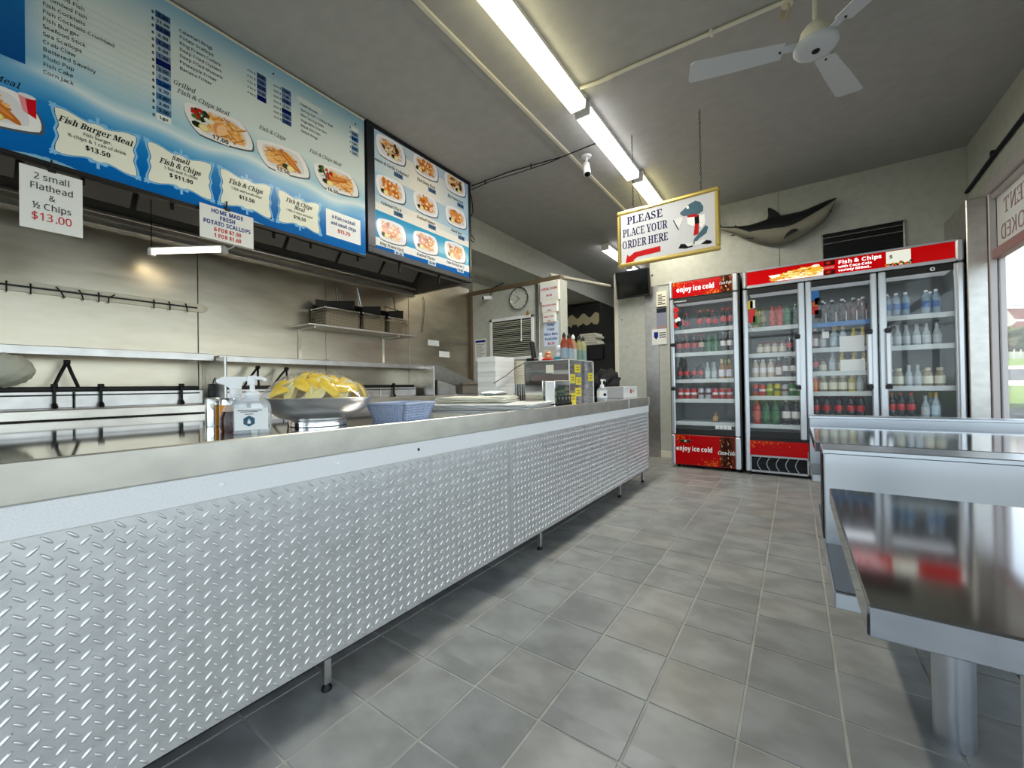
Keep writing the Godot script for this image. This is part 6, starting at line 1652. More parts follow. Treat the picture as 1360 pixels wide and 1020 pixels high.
	words(hs, "with Coca-Cola", Vector3(tx, 2.127, FZ), 0.023, glow(Color(1, 1, 1), 0.6), FACE_Z, "sansbold", 0, 0.0, 1.1)
	words(hs, "variety 600mL.", Vector3(tx, 2.092, FZ), 0.023, glow(Color(1, 1, 1), 0.6), FACE_Z, "sansbold", 0, 0.0, 1.1)
	words(hs, "Coca-Cola", Vector3((ba + bb) * 0.0005 - 0.42, 2.138, FZ + 0.001), 0.02, MT.ink_white, FACE_Z, "serifbold", 1, 0.2, 0.55)
	words(hs, "$", Vector3(pa * 0.001 - 0.42 + 0.02, 2.145, FZ), 0.035, MT.ink_grey, FACE_Z, "sansbold", 0)
	glass_door(w, -0.455, 0.094, 0.402, 2.034, 0.030, 0.040, 0.056)
	glass_door(w, 0.102, 0.652, 0.402, 2.034, 0.590, 0.050, 0.046)
	glass_door(w, 0.664, 1.180, 0.402, 2.034, 0.722, 0.056, 0.018)
	put(w, "door_lock", S().lathe([Vector2(0.018, 0), Vector2(0.018, 0.003), Vector2(0.008, 0.003), Vector2(0.008, 0.0)], Vector3(1.03, 2.0, FZ - 0.003), 14, Basis(Vector3(1, 0, 0), Vector3(0, 0, 1), Vector3(0, -1, 0))), MT.chrome)
	var lo := put(w, "base_panel", S().ab(Vector3(-0.425, 0.215, FZ - 0.03), Vector3(1.176, 0.372, FZ - 0.004), 0.004), MT.fridge_red)
	var q := S()
	q.quad(Vector3(-0.42, 0.368, FZ - 0.002), Vector3(1.172, 0.368, FZ - 0.002), Vector3(1.172, 0.219, FZ - 0.002), Vector3(-0.42, 0.219, FZ - 0.002), Vector3.BACK)
	put(lo, "print", q, printed(tex(cola_print(1592, 150, 1.5)), 0.25))
	put(w, "grille_back", S().ab(Vector3(-0.415, 0.035, FZ - 0.06), Vector3(1.17, 0.215, FZ - 0.03)), MT.black)
	for k in 3:
		var gx := -0.42 + k * 0.532
		var gr := put(w, "grille_frame", S().ab(Vector3(gx, 0.195, FZ - 0.02), Vector3(gx + 0.525, 0.215, FZ), 0.003).ab(Vector3(gx, 0.03, FZ - 0.02), Vector3(gx + 0.525, 0.05, FZ), 0.003).ab(Vector3(gx, 0.03, FZ - 0.02), Vector3(gx + 0.015, 0.215, FZ), 0.003).ab(Vector3(gx + 0.51, 0.03, FZ - 0.02), Vector3(gx + 0.525, 0.215, FZ), 0.003), MT.plastic_grey)
		for i in 6: put(gr, "slat", S().box(Vector3(gx + 0.262, 0.066 + i * 0.023, FZ - 0.014), Vector3(0.49, 0.003, 0.014), 0.0, Basis(Vector3(1, 0, 0), 0.5)), MT.ink_grey)
		for i in 5:
			var arc := []
			for a in 9: arc.append(Vector3(gx + 0.10 + i * 0.085 - 0.03 * sin(a * PI / 8.0) , 0.055 + a * 0.0175, FZ - 0.004))
			put(gr, "guard_arc", S().tube(arc, 0.004, 5), MT.plastic_grey)
	var blue := plain(Color(0.10, 0.42, 0.70), 0.35)
	for e in [[-0.425, 0.092, [1.61, 1.322, 1.06, 0.855, 0.545]], [0.112, 0.645, [1.602, 1.345, 1.105, 0.90, 0.64]], [0.675, 1.185, [1.61, 1.327, 0.947, 0.66]]]:
		for y in e[2]: fridge_shelf(w, e[0], e[1], y, blue if y == 1.602 else MT.shelf_white)
	for x in [0.096, 0.656]: put(w, "mullion_liner", S().ab(Vector3(x - 0.008, 0.45, FZ - 0.05), Vector3(x + 0.008, 2.02, FZ - 0.10)), MT.fridge_in)
	fridge_lamp(w, -0.40, 0.06, 0.025)
	fridge_lamp(w, 0.14, 0.62, 0.03)
	fridge_lamp(w, 0.72, 1.16, 0.01)
	# stickers inside the doors
	var yl := plain(Color(0.86, 0.74, 0.10), 0.4)
	for e in [[992.5, 400, 1000, 411, yl], [996, 399, 1003, 409, MT.ink_white], [994, 411, 1003, 428, MT.red], [1000, 420, 1006, 431, plain(Color(0.16, 0.42, 0.14), 0.4)], [1077, 387, 1088, 400, blue], [1077, 400, 1086, 408, plain(Color(0.80, 0.35, 0.08), 0.4)], [1077, 408, 1087, 417, MT.red], [1082, 396, 1090, 404, MT.black], [1082, 412, 1091, 422, MT.black]]:
		var a := onz(e[0], e[1], FZ - 0.013)
		var b := onz(e[2], e[3], FZ - 0.013)
		put(w, "door_sticker", S().ab(Vector3(a.x, a.y, FZ - 0.0145), Vector3(b.x, b.y, FZ - 0.013)), e[4])
	for e in [[1115, 447, 1148, 466], [1116, 478, 1149, 492], [1092, 441, 1101, 449]]:
		var a := onz(e[0], e[1], FZ - 0.06)
		var b := onz(e[2], e[3], FZ - 0.06)
		put(w, "shelf_card", S().ab(Vector3(a.x, a.y, FZ - 0.054), Vector3(b.x, b.y, FZ - 0.052)), MT.paper)
	for x in [0.27, 0.35, 0.43, 0.51, 0.58]:
		put(w, "bottle_guide", S().ab(Vector3(x - 0.004, 1.602, FZ - 0.062), Vector3(x + 0.004, 1.70, FZ - 0.06)), MT.shelf_white)

# kind: [shape, body, label, cap, radius, height]
func drink_kinds() -> Dictionary:
	var dark := Color(0.045, 0.018, 0.012)
	var red := Color(0.72, 0.03, 0.05)
	return {
		"cola": ["pet", dark, red, red, 0.031, 0.225, "cola bottle with red label"],
		"cola_beige": ["pet", dark, Color(0.72, 0.62, 0.50), red, 0.031, 0.225, "cola bottle with beige label"],
		"cola_small": ["pet", dark, red, dark, 0.029, 0.19, "small dark bottle with red label"],
		"dark_white": ["pet", dark, Color(0.88, 0.87, 0.85), Color(0.85, 0.85, 0.85), 0.031, 0.225, "dark bottle with white label"],
		"green": ["pet", Color(0.05, 0.36, 0.16), Color(0.06, 0.42, 0.20), Color(0.08, 0.30, 0.14), 0.031, 0.225, "green soft drink bottle"],
		"dark_green": ["pet", Color(0.02, 0.17, 0.09), Color(0.03, 0.22, 0.12), Color(0.03, 0.14, 0.08), 0.034, 0.25, "dark green soft drink bottle"],
		"orange": ["pet", Color(0.62, 0.17, 0.05), Color(0.70, 0.24, 0.10), Color(0.60, 0.15, 0.05), 0.031, 0.225, "orange soft drink bottle"],
		"yellow": ["pet", Color(0.68, 0.62, 0.08), Color(0.72, 0.70, 0.30), Color(0.30, 0.38, 0.08), 0.032, 0.23, "yellow soft drink bottle"],
		"olive": ["pet", Color(0.36, 0.38, 0.10), Color(0.58, 0.56, 0.22), Color(0.28, 0.28, 0.10), 0.031, 0.225, "yellow-green soft drink bottle"],
		"orange_big": ["pet", Color(0.62, 0.15, 0.06), Color(0.74, 0.30, 0.16), Color(0.50, 0.10, 0.05), 0.042, 0.27, "large orange soft drink bottle"],
		"green_big": ["pet", Color(0.04, 0.32, 0.15), Color(0.10, 0.42, 0.22), Color(0.05, 0.22, 0.12), 0.042, 0.27, "large green soft drink bottle"],
		"dark_big": ["pet", dark, Color(0.86, 0.86, 0.85), Color(0.6, 0.6, 0.6), 0.042, 0.27, "large dark bottle with white label"],
		"can_red": ["can", Color(0.72, 0.04, 0.06), Color(0.85, 0.85, 0.85), Color(0.8, 0.8, 0.8), 0.033, 0.125, "red drink can"],
		"can_silver": ["can", Color(0.72, 0.73, 0.75), Color(0.30, 0.05, 0.06), Color(0.8, 0.8, 0.8), 0.033, 0.125, "silver drink can"],
		"can_lime": ["can", Color(0.50, 0.56, 0.10), Color(0.80, 0.82, 0.40), Color(0.8, 0.8, 0.8), 0.033, 0.135, "lime yellow drink can"],
		"can_yellow": ["can", Color(0.80, 0.72, 0.10), Color(0.20, 0.40, 0.14), Color(0.8, 0.8, 0.8), 0.033, 0.135, "yellow drink can"],
		"can_orange": ["can", Color(0.70, 0.20, 0.06), Color(0.15, 0.20, 0.40), Color(0.8, 0.8, 0.8), 0.033, 0.135, "orange drink can"],
		"can_green": ["can", Color(0.05, 0.45, 0.16), Color(0.70, 0.80, 0.70), Color(0.8, 0.8, 0.8), 0.033, 0.135, "green drink can"],
		"milk": ["pet", Color(0.74, 0.68, 0.60), Color(0.88, 0.87, 0.86), Color(0.92, 0.92, 0.92), 0.033, 0.20, "white milk drink bottle"],
		"jar": ["jar", Color(0.58, 0.54, 0.48), Color(0.80, 0.77, 0.70), Color(0.40, 0.12, 0.10), 0.033, 0.13, "small pale jar drink"],
		"jar_label": ["jar", Color(0.50, 0.46, 0.34), Color(0.84, 0.84, 0.76), Color(0.75, 0.72, 0.60), 0.037, 0.17, "round bottle with white label"],
		"amber": ["glass", Color(0.42, 0.26, 0.08), Color(0.70, 0.55, 0.28), Color(0.16, 0.12, 0.06), 0.028, 0.15, "small amber bottle"],
		"amber_white": ["glass", Color(0.60, 0.44, 0.16), Color(0.88, 0.87, 0.90), Color(0.85, 0.80, 0.50), 0.031, 0.23, "amber glass bottle with white label"],
		"gold_glass": ["glass", Color(0.60, 0.68, 0.72), Color(0.72, 0.82, 0.86), Color(0.80, 0.66, 0.22), 0.030, 0.23, "clear glass bottle with gold neck"],
		"red_glass": ["glass", Color(0.35, 0.06, 0.025), Color(0.86, 0.80, 0.78), Color(0.85, 0.84, 0.82), 0.030, 0.23, "red glass bottle with white cap"],
		"clear": ["glass", Color(0.60, 0.65, 0.66), Color(0.70, 0.74, 0.76), Color(0.60, 0.62, 0.64), 0.029, 0.20, "clear glass bottle"],
		"water": ["pet", Color(0.50, 0.60, 0.68), Color(0.16, 0.40, 0.66), Color(0.90, 0.92, 0.94), 0.031, 0.225, "water bottle with blue label"],
		"maroon": ["pet", Color(0.22, 0.05, 0.06), Color(0.34, 0.10, 0.10), Color(0.70, 0.70, 0.70), 0.033, 0.235, "maroon drink bottle"],
		"brown": ["pet", Color(0.16, 0.09, 0.05), Color(0.30, 0.20, 0.12), Color(0.78, 0.78, 0.78), 0.033, 0.235, "brown drink bottle with white cap"],
		"charcoal": ["pet", Color(0.07, 0.07, 0.08), Color(0.16, 0.15, 0.15), Color(0.78, 0.78, 0.78), 0.033, 0.235, "charcoal drink bottle with white cap"],
		"lemon": ["glass", Color(0.70, 0.62, 0.16), Color(0.82, 0.80, 0.66), Color(0.80, 0.72, 0.10), 0.030, 0.19, "yellow lemonade bottle"],
		"juice": ["jar", Color(0.78, 0.32, 0.06), Color(0.82, 0.45, 0.16), Color(0.80, 0.80, 0.78), 0.034, 0.17, "orange juice bottle"],
	}

var drink_protos := {}
func drink(kind: String, spec: Array, at: Vector3, label: String, group: String) -> void:
	if drink_protos.has(kind):
		copy_of(drink_protos[kind], at, label, group, rng.randf_range(-0.8, 0.8))
		return
	var called: String = {"pet": "soft_drink_bottle", "can": "drink_can", "jar": "juice_bottle", "glass": "glass_bottle"}[spec[0]]
	var t := thing(called, label, "can" if spec[0] == "can" else "bottle", Vector3.ZERO, group)
	var r: float = spec[4]
	var h: float = spec[5]
	var body := plain(spec[1], 0.14)
	var lm := plain(spec[2], 0.35)
	var cm := plain(spec[3], 0.35)
	match spec[0]:
		"can":
			put(t, "body", S().lathe([Vector2(0, 0), Vector2(r * 0.8, 0), Vector2(r, 0.01), Vector2(r, h - 0.016), Vector2(r * 0.82, h - 0.002), Vector2(r * 0.82, h)], Vector3.ZERO, 16), plain(spec[1], 0.28, 0.3))
			put(t, "band", S().lathe([Vector2(r + 0.0003, h * 0.42), Vector2(r + 0.0005, h * 0.62)], Vector3.ZERO, 16), lm)
			put(t, "lid", S().lathe([Vector2(r * 0.84, h - 0.002), Vector2(r * 0.82, h + 0.001), Vector2(r * 0.78, h - 0.003), Vector2(0, h - 0.003)], Vector3.ZERO, 16), MT.alu)
		"jar":
			put(t, "body", S().lathe([Vector2(0, 0), Vector2(r * 0.94, 0), Vector2(r, 0.006), Vector2(r, h * 0.62), Vector2(r * 0.6, h * 0.80), Vector2(r * 0.55, h * 0.86)], Vector3.ZERO, 14), body)
			put(t, "label_wrap", S().lathe([Vector2(r + 0.0003, h * 0.14), Vector2(r + 0.0006, h * 0.16), Vector2(r + 0.0006, h * 0.54), Vector2(r + 0.0003, h * 0.56)], Vector3.ZERO, 14), lm)
			put(t, "cap", S().lathe([Vector2(r * 0.62, h * 0.84), Vector2(r * 0.62, h * 0.99), Vector2(r * 0.5, h), Vector2(0, h)], Vector3.ZERO, 12), cm)
		"glass":
			put(t, "body", S().lathe([Vector2(0, 0), Vector2(r * 0.95, 0), Vector2(r, 0.005), Vector2(r, h * 0.52), Vector2(r * 0.78, h * 0.64), Vector2(r * 0.45, h * 0.76), Vector2(r * 0.42, h * 0.93)], Vector3.ZERO, 14), body)
			put(t, "label_wrap", S().lathe([Vector2(r + 0.0003, h * 0.12), Vector2(r + 0.0006, h * 0.13), Vector2(r + 0.0006, h * 0.46), Vector2(r + 0.0003, h * 0.47)], Vector3.ZERO, 14), lm)
			put(t, "cap", S().lathe([Vector2(r * 0.46, h * 0.80), Vector2(r * 0.48, h * 0.98), Vector2(r * 0.4, h), Vector2(0, h)], Vector3.ZERO, 12), cm)
		_:
			put(t, "body", S().lathe([Vector2(0, 0), Vector2(r * 0.86, 0), Vector2(r, h * 0.05), Vector2(r, h * 0.22), Vector2(r * 0.95, h * 0.28), Vector2(r * 0.95, h * 0.54), Vector2(r, h * 0.60), Vector2(r * 0.92, h * 0.70), Vector2(r * 0.55, h * 0.84), Vector2(r * 0.40, h * 0.90), Vector2(r * 0.40, h * 0.93)], Vector3.ZERO, 16), body)
			put(t, "label_wrap", S().lathe([Vector2(r * 0.96, h * 0.28), Vector2(r * 0.975, h * 0.29), Vector2(r * 0.975, h * 0.53), Vector2(r * 0.96, h * 0.54)], Vector3.ZERO, 16), lm)
			put(t, "cap", S().lathe([Vector2(r * 0.44, h * 0.91), Vector2(r * 0.45, h * 0.985), Vector2(r * 0.40, h), Vector2(0, h)], Vector3.ZERO, 12), cm)
	drink_protos[kind] = t
	t.position = at

func drinks() -> void:
	var kinds := drink_kinds()
	var one := "of the single-door fridge"
	var d1 := "behind the yellow-stickered fridge door"
	var d2 := "behind the middle fridge door"
	var d3 := "behind the pier-side fridge door"
	var rows := [
		[1.655, one, "top shelf", [[906.3, "cola"], [930.2, "cola"], [941.3, "cola"], [951, "cola_small"], [960.9, "cola"], [969.5, "cola"]]],
		[1.375, one, "second shelf", [[902.7, "cola"], [912.5, "cola"], [921.9, "cola"], [931.6, "cola_beige"], [941, "green"], [950.5, "green"], [960.4, "dark_white"], [969.6, "dark_white"]]],
		[1.055, one, "third shelf", [[902.8, "cola_small"], [911.6, "cola_small"], [920.5, "cola_small"], [930, "cola_small"], [939.2, "clear"], [948, "clear"], [958, "amber_white"], [968, "amber_white"]]],
		[0.82, one, "fourth shelf", [[903, "can_red"], [911.8, "can_red"], [920.6, "can_red"], [930, "can_silver"], [939.4, "can_silver"], [948.8, "can_red"], [958.2, "can_red"], [968, "can_red"]]],
		[0.548, one, "nearly empty bottom shelf", [[948.4, "amber"]]],
		[1.61, d1, "top shelf", [[1004, "yellow"], [1014.4, "olive"], [1026.7, "orange"], [1036.8, "orange"], [1048, "green"], [1057, "dark_green"]]],
		[1.322, d1, "second shelf", [[1011, "jar"], [1020.5, "jar"], [1029.5, "jar"], [1038, "jar"], [1048, "cola_small"]]],
		[1.06, d1, "third shelf", [[1002.5, "milk"], [1012.8, "milk"], [1023.3, "milk"], [1034, "red_glass"], [1043.3, "dark_white"], [1052.5, "dark_white"]]],
		[0.855, d1, "fourth shelf", [[1002.5, "can_orange"], [1012.5, "can_red"], [1023.5, "can_lime"], [1033.7, "can_yellow"], [1042.3, "can_silver"], [1050.3, "can_green"], [1058, "can_green"]]],
		[0.545, d1, "bottom shelf", [[1003.3, "orange_big"], [1015.8, "green_big"], [1028, "green_big"], [1043, "dark_big"], [1055.5, "dark_big"]]],
		[1.602, d2, "blue-edged top shelf", [[1093, "charcoal"], [1106.4, "charcoal"], [1119.8, "brown"], [1134.4, "maroon"], [1147.8, "maroon"]]],
		[1.345, d2, "second shelf", [[1082, "red_glass"], [1093, "clear"], [1107.5, "gold_glass"], [1119.8, "gold_glass"], [1134, "lemon"], [1146, "lemon"]]],
		[1.105, d2, "third shelf", [[1082, "cola_small"], [1092, "jar"], [1105, "clear"], [1118, "lemon"], [1134, "lemon"], [1147, "lemon"]]],
		[0.90, d2, "fourth shelf", [[1080.8, "juice"], [1092, "jar_label"], [1105.6, "jar_label"], [1118, "jar_label"], [1130.3, "lemon"], [1141, "clear"]]],
		[0.64, d2, "bottom shelf", [[1082, "cola"], [1096.2, "cola"], [1112, "cola"], [1128, "cola"], [1142, "cola"]]],
		[1.61, d3, "top shelf", [[1180, "water"], [1190.5, "water"], [1204, "water"], [1231.4, "water"], [1245, "water"]]],
		[1.327, d3, "second shelf", [[1181, "clear"], [1192, "clear"], [1204, "clear"], [1218, "clear"], [1231, "clear"], [1245, "clear"]]],
		[0.947, d3, "third shelf", [[1181, "jar_label"], [1193, "jar_label"], [1207, "clear"], [1218, "clear"], [1231, "jar_label"], [1244, "jar_label"]]],
		[0.66, d3, "bottom shelf", [[1183, "cola"], [1194.5, "cola"], [1208.4, "cola"], [1227.5, "clear"], [1241.5, "gold_glass"]]],
	]
	var z := FZ - 0.115
	for r in rows:
		# neighbours stand clear of one another and of the door posts
		var lim: Array = [-1.20, -0.535] if r[1] == one else [-0.42, 0.085] if r[1] == d1 else [0.115, 0.64] if r[1] == d2 else [0.68, 1.18]
		var xs := []
		for e in r[3]: xs.append(onz(e[0], 460, z).x)
		for it in 40:
			for k in xs.size():
				var rk: float = kinds[r[3][k][1]][4]
				xs[k] = clampf(xs[k], lim[0] + rk + 0.004, lim[1] - rk - 0.004)
				if k + 1 < xs.size():
					var gap: float = xs[k] + rk + kinds[r[3][k + 1][1]][4] + 0.003 - xs[k + 1]
					if gap > 0.0:
						xs[k] -= gap * 0.5
						xs[k + 1] += gap * 0.5
		for k in xs.size():
			var e: Array = r[3][k]
			var sp: Array = kinds[e[1]]
			var p := Vector3(xs[k], 0, z)
			var lab := "%s on the %s %s" % [sp[6], r[2], r[1]]
			drink(e[1], sp, Vector3(p.x, r[0], z - rng.randf() * 0.01), lab, "%s, %s" % [r[2], r[1]])
	# a second rank behind on the fuller shelves
	for r in rows:
		if r[2].begins_with("nearly"): continue
		for k in range(0, r[3].size(), 2):
			var e: Array = r[3][k]
			var sp: Array = kinds[e[1]]
			var p := onz(e[0] + (3.5 if k < r[3].size() - 1 else -3.0), 460, z)
			drink(e[1], sp, Vector3(p.x, r[0], z - 0.115), "%s on the %s %s" % [sp[6], r[2], r[1]], "%s, %s" % [r[2], r[1]])

# ------------------------------------------------------------------ steel booths along the window
func booths() -> void:
	var xr := 1.36
	var names := [["brushed steel table in front of the other table, nearest the shop front", -1.39, -0.69], ["brushed steel table between the two bench backs", -3.21, -2.40]]
	for e in names:
		var t := thing("dining_table", e[0], "table", Vector3(0.7, 0, (e[1] + e[2]) * 0.5))
		var x0 := 0.072
		var yt := 0.715
		put(t, "top", S().ab(Vector3(x0, yt - 0.006, e[1]), Vector3(xr, yt, e[2]), 0.002), MT.steel_table)
		put(t, "edge_fold", S().ab(Vector3(x0, yt - 0.042, e[2] - 0.004), Vector3(xr, yt - 0.001, e[2] + 0.001), 0.002).ab(Vector3(x0, yt - 0.042, e[1] - 0.001), Vector3(xr, yt - 0.001, e[1] + 0.004), 0.002).ab(Vector3(x0 - 0.001, yt - 0.042, e[1]), Vector3(x0 + 0.004, yt - 0.001, e[2]), 0.002), MT.steel_table)
		put(t, "underside", S().ab(Vector3(x0 + 0.02, yt - 0.036, e[1] + 0.02), Vector3(xr - 0.02, yt - 0.008, e[2] - 0.02)), MT.board)
		for x in [0.345, 1.08]:
			put(t, "post", S().cyl(Vector3(x, 0.0, (e[1] + e[2]) * 0.5), Vector3(x, yt - 0.036, (e[1] + e[2]) * 0.5), 0.043, 28), MT.steel_seat)
	for e in [[-1.93, "double steel bench with shared back between the two tables"], [-3.69, "double steel bench with shared back nearest the fridges"]]:
		var zc: float = e[0]
		var t := thing("booth_bench", e[1], "bench", Vector3(0.7, 0, zc))
		var x0 := 0.080
		put(t, "backrest", S().ab(Vector3(x0, 0.37, zc - 0.075), Vector3(xr, 0.757, zc + 0.080), 0.004), MT.steel_seat)
		put(t, "top_rail", S().ab(Vector3(x0 - 0.003, 0.742, zc - 0.082), Vector3(xr, 0.760, zc + 0.083), 0.003), MT.steel_seat)
		put(t, "end_shade_strip", S().ab(Vector3(x0 - 0.004, 0.43, zc - 0.070), Vector3(x0 + 0.001, 0.738, zc + 0.066), 0.001), MT.iron)  # added dark strip: paints the shade of the end face turned from the window
		for s in [-1.0, 1.0]:
			var za: float = zc + s * 0.075
			var zb: float = zc + s * 0.49
			var seat := put(t, "seat", S().ab(Vector3(x0, 0.408, minf(za, zb)), Vector3(xr, 0.420, maxf(za, zb)), 0.003), MT.seat_black)
			put(seat, "front_fold", S().ab(Vector3(x0, 0.372, zb - 0.004), Vector3(xr, 0.418, zb + 0.004), 0.003), MT.steel_seat)
			put(seat, "side_fold", S().ab(Vector3(x0 - 0.002, 0.372, minf(za, zb)), Vector3(x0 + 0.004, 0.418, maxf(za, zb)), 0.002), MT.steel_seat)
			put(seat, "seat_base", S().ab(Vector3(x0 + 0.02, 0.378, minf(za, zb) + 0.02), Vector3(xr - 0.02, 0.408, maxf(za, zb) - 0.02)), MT.black)
			for x in [0.345, 1.08]:
				put(t, "post", S().cyl(Vector3(x, 0.0, zc + s * 0.315), Vector3(x, 0.38, zc + s * 0.315), 0.043, 28), MT.steel_seat)

# ------------------------------------------------------------------ sign, shark, vent and papers
func chain(parent: Node3D, a: Vector3, b: Vector3) -> void:
	var n := int(a.distance_to(b) / 0.020)
	var s := S()
	for k in n:
		var c := a.lerp(b, (k + 0.5) / n)
		var side := Vector3(1, 0, 0) if k % 2 else Vector3(0, 0, 1)
		var ring := []
		for i in 9:
			var w := TAU * i / 8.0
			ring.append(c + side * (0.006 * cos(w)) + Vector3.UP * (0.0125 * sin(w)))
		s.tube(ring, 0.0022, 5)
	var o := put(parent, "chain", s, MT.iron)
	o.set_meta("kind", "stuff")

func hanging() -> void:
	var z := -3.62
	var x0 := -1.318
	var x1 := -0.470
	var y0 := 2.075
	var y1 := 2.588
	var t := thing("hanging_sign", "gold framed order here sign hanging on chains from the ceiling", "sign", Vector3(-0.89, y0, z))
	put(t, "board", S().ab(Vector3(x0 + 0.02, y0 + 0.02, z - 0.02), Vector3(x1 - 0.02, y1 - 0.02, z + 0.004)), MT.sign_white)
	for e in [[x0, x1, y0, y0 + 0.036], [x0, x1, y1 - 0.036, y1], [x0, x0 + 0.036, y0 + 0.036, y1 - 0.036], [x1 - 0.036, x1, y0 + 0.036, y1 - 0.036]]:
		put(t, "frame_bar", S().ab(Vector3(e[0], e[2], z - 0.028), Vector3(e[1], e[3], z + 0.014), 0.010), MT.gold)
	var zf := z + 0.004
	words(t, "PLEASE", Vector3(-1.072, 2.452, zf), 0.070, MT.ink_navy, FACE_Z, "serifbold", 1, 0.0, 0.82)
	words(t, "PLACE YOUR", Vector3(-1.072, 2.345, zf), 0.070, MT.ink_navy, FACE_Z, "serifbold", 1, 0.0, 0.61)
	words(t, "ORDER HERE", Vector3(-1.072, 2.240, zf), 0.070, MT.ink_navy, FACE_Z, "serifbold", 1, 0.0, 0.61)
	put(t, "arrow", S().prism([Vector2(-1.245, 2.105), Vector2(-1.228, 2.185), Vector2(-1.208, 2.162), Vector2(-1.165, 2.192), Vector2(-0.935, 2.202), Vector2(-0.935, 2.154), Vector2(-1.135, 2.146), Vector2(-1.172, 2.122), Vector2(-1.150, 2.100)], Vector3(0, 0, zf + 0.0012), FACE_Z, 0.0012), MT.ink_red)
	# plain fish waiter drawing: generic flat shapes
	var A := func(u: float, v: float) -> Vector2:
		var p := onz(810.0 + u / 8.5, 240.0 + v / 8.5, zf)
		return Vector2(p.x, p.y)
	var art := func(called: String, pts: Array, m: Material, lift: float) -> void:
		var q := []
		for i in range(0, pts.size(), 2): q.append(A.call(pts[i], pts[i + 1]))
		put(t, called, S().prism(q, Vector3(0, 0, zf + lift), FACE_Z, lift * 0.9), m)
	var fish := plain(Color(0.12, 0.32, 0.40), 0.5)
	var ink: Material = MT.ink
	art.call("drawn_tail", [1000, 600, 1080, 500, 1110, 520, 1090, 590, 1010, 650, 965, 700, 940, 720, 950, 660], fish, 0.0012)
	art.call("drawn_head", [790, 365, 850, 310, 890, 268, 965, 225, 1020, 240, 1055, 290, 1050, 340, 1000, 375, 930, 390, 830, 400, 800, 385], fish, 0.0014)
	art.call("drawn_eye", [862, 290, 890, 285, 893, 315, 868, 320], MT.ink_white, 0.0018)
	art.call("drawn_shirt", [870, 420, 960, 400, 1070, 375, 1080, 470, 1040, 530, 990, 500, 930, 510, 880, 490], MT.ink_white, 0.0013)
	art.call("drawn_vest", [955, 400, 1005, 385, 1010, 480, 960, 505], ink, 0.0018)
	art.call("drawn_bow_tie", [870, 395, 985, 370, 990, 405, 880, 415], MT.ink_red, 0.0020)
	art.call("drawn_cloth", [960, 490, 1005, 480, 1000, 600, 945, 620], MT.ink_red, 0.0021)
	art.call("drawn_pad", [720, 445, 810, 410, 830, 430, 770, 555, 755, 500], MT.paper, 0.0015)
	art.call("drawn_pad_edge", [712, 450, 722, 444, 778, 552, 768, 556], ink, 0.0018)
	art.call("drawn_shoe", [775, 765, 800, 715, 850, 715, 880, 745, 940, 730, 935, 745, 860, 765], ink, 0.0016)
	art.call("drawn_shoe", [1030, 715, 1090, 670, 1140, 675, 1155, 695, 1120, 712], ink, 0.0016)
	art.call("drawn_sole", [850, 712, 935, 690, 945, 725, 885, 742], MT.paper, 0.0014)
	art.call("drawn_sole", [960, 685, 1085, 665, 1030, 712, 955, 735], MT.paper, 0.0014)
	chain(t, Vector3(-1.170, CEIL, z - 0.005), Vector3(-1.170, y1 - 0.004, z - 0.005))
	chain(t, Vector3(-0.607, CEIL, z - 0.005), Vector3(-0.607, y1 - 0.004, z - 0.005))
	put(t, "stay_wire", S().tube([Vector3(-1.165, y1 + 0.26, z - 0.005), Vector3(-1.085, y1 - 0.004, z - 0.005)], 0.002, 5), MT.iron)
	shark()
	# air grille above the fridges
	var g := thing("air_grille", "dark slatted air grille in the wall above the wide fridge", "air vent", Vector3(0.6, 2.36, BW + 0.014))
	put(g, "backing", S().ab(Vector3(0.285, 2.33, BW + 0.012), Vector3(0.940, 2.635, BW + 0.018)), MT.black)
	for e in [[0.270, 0.285, 2.33, 2.65], [0.940, 0.955, 2.33, 2.65]]: put(g, "side_bar", S().ab(Vector3(e[0], e[2], BW + 0.012), Vector3(e[1], e[3], BW + 0.034), 0.002), MT.steel)
	put(g, "top_bar", S().ab(Vector3(0.270, 2.635, BW + 0.012), Vector3(0.955, 2.65, BW + 0.034), 0.002), MT.ink_grey)
	for k in 12: put(g, "slat", S().box(Vector3(0.6125, 2.35 + k * 0.024, BW + 0.024), Vector3(0.65, 0.003, 0.018), 0.0, Basis(Vector3(1, 0, 0), 0.6)), MT.ink_grey)
	for k in 2: put(g, "rail", S().ab(Vector3(0.285, 2.535 + k * 0.065, BW + 0.030), Vector3(0.940, 2.541 + k * 0.065, BW + 0.036), 0.001), MT.steel)
	# papers beside the fridge
	var z2 := BW + 0.001
	for e in [[872, 388, 886, 408, MT.paper_cream, "cream paper notice, top of three beside the single-door fridge", 0], [872, 408, 886, 436, plain(Color(0.50, 0.52, 0.60), 0.5), "grey-blue poster in the middle of three beside the single-door fridge", 1], [866, 438, 886, 457, MT.paper, "white card with blue emblem beside the single-door fridge", 2]]:
		var a := onz(e[0], e[1], z2)
		var b := onz(e[2], e[3], z2)
		var n := thing("wall_notice", e[5], "notice", Vector3((a.x + b.x) * 0.5, b.y, z2), "notices beside the fridge")
		var zn: float = BW + (0.013 if e[6] == 2 else 0.0125)
		put(n, "sheet", S().ab(Vector3(a.x, a.y, zn - 0.001), Vector3(b.x, b.y, zn + 0.002)), e[4])
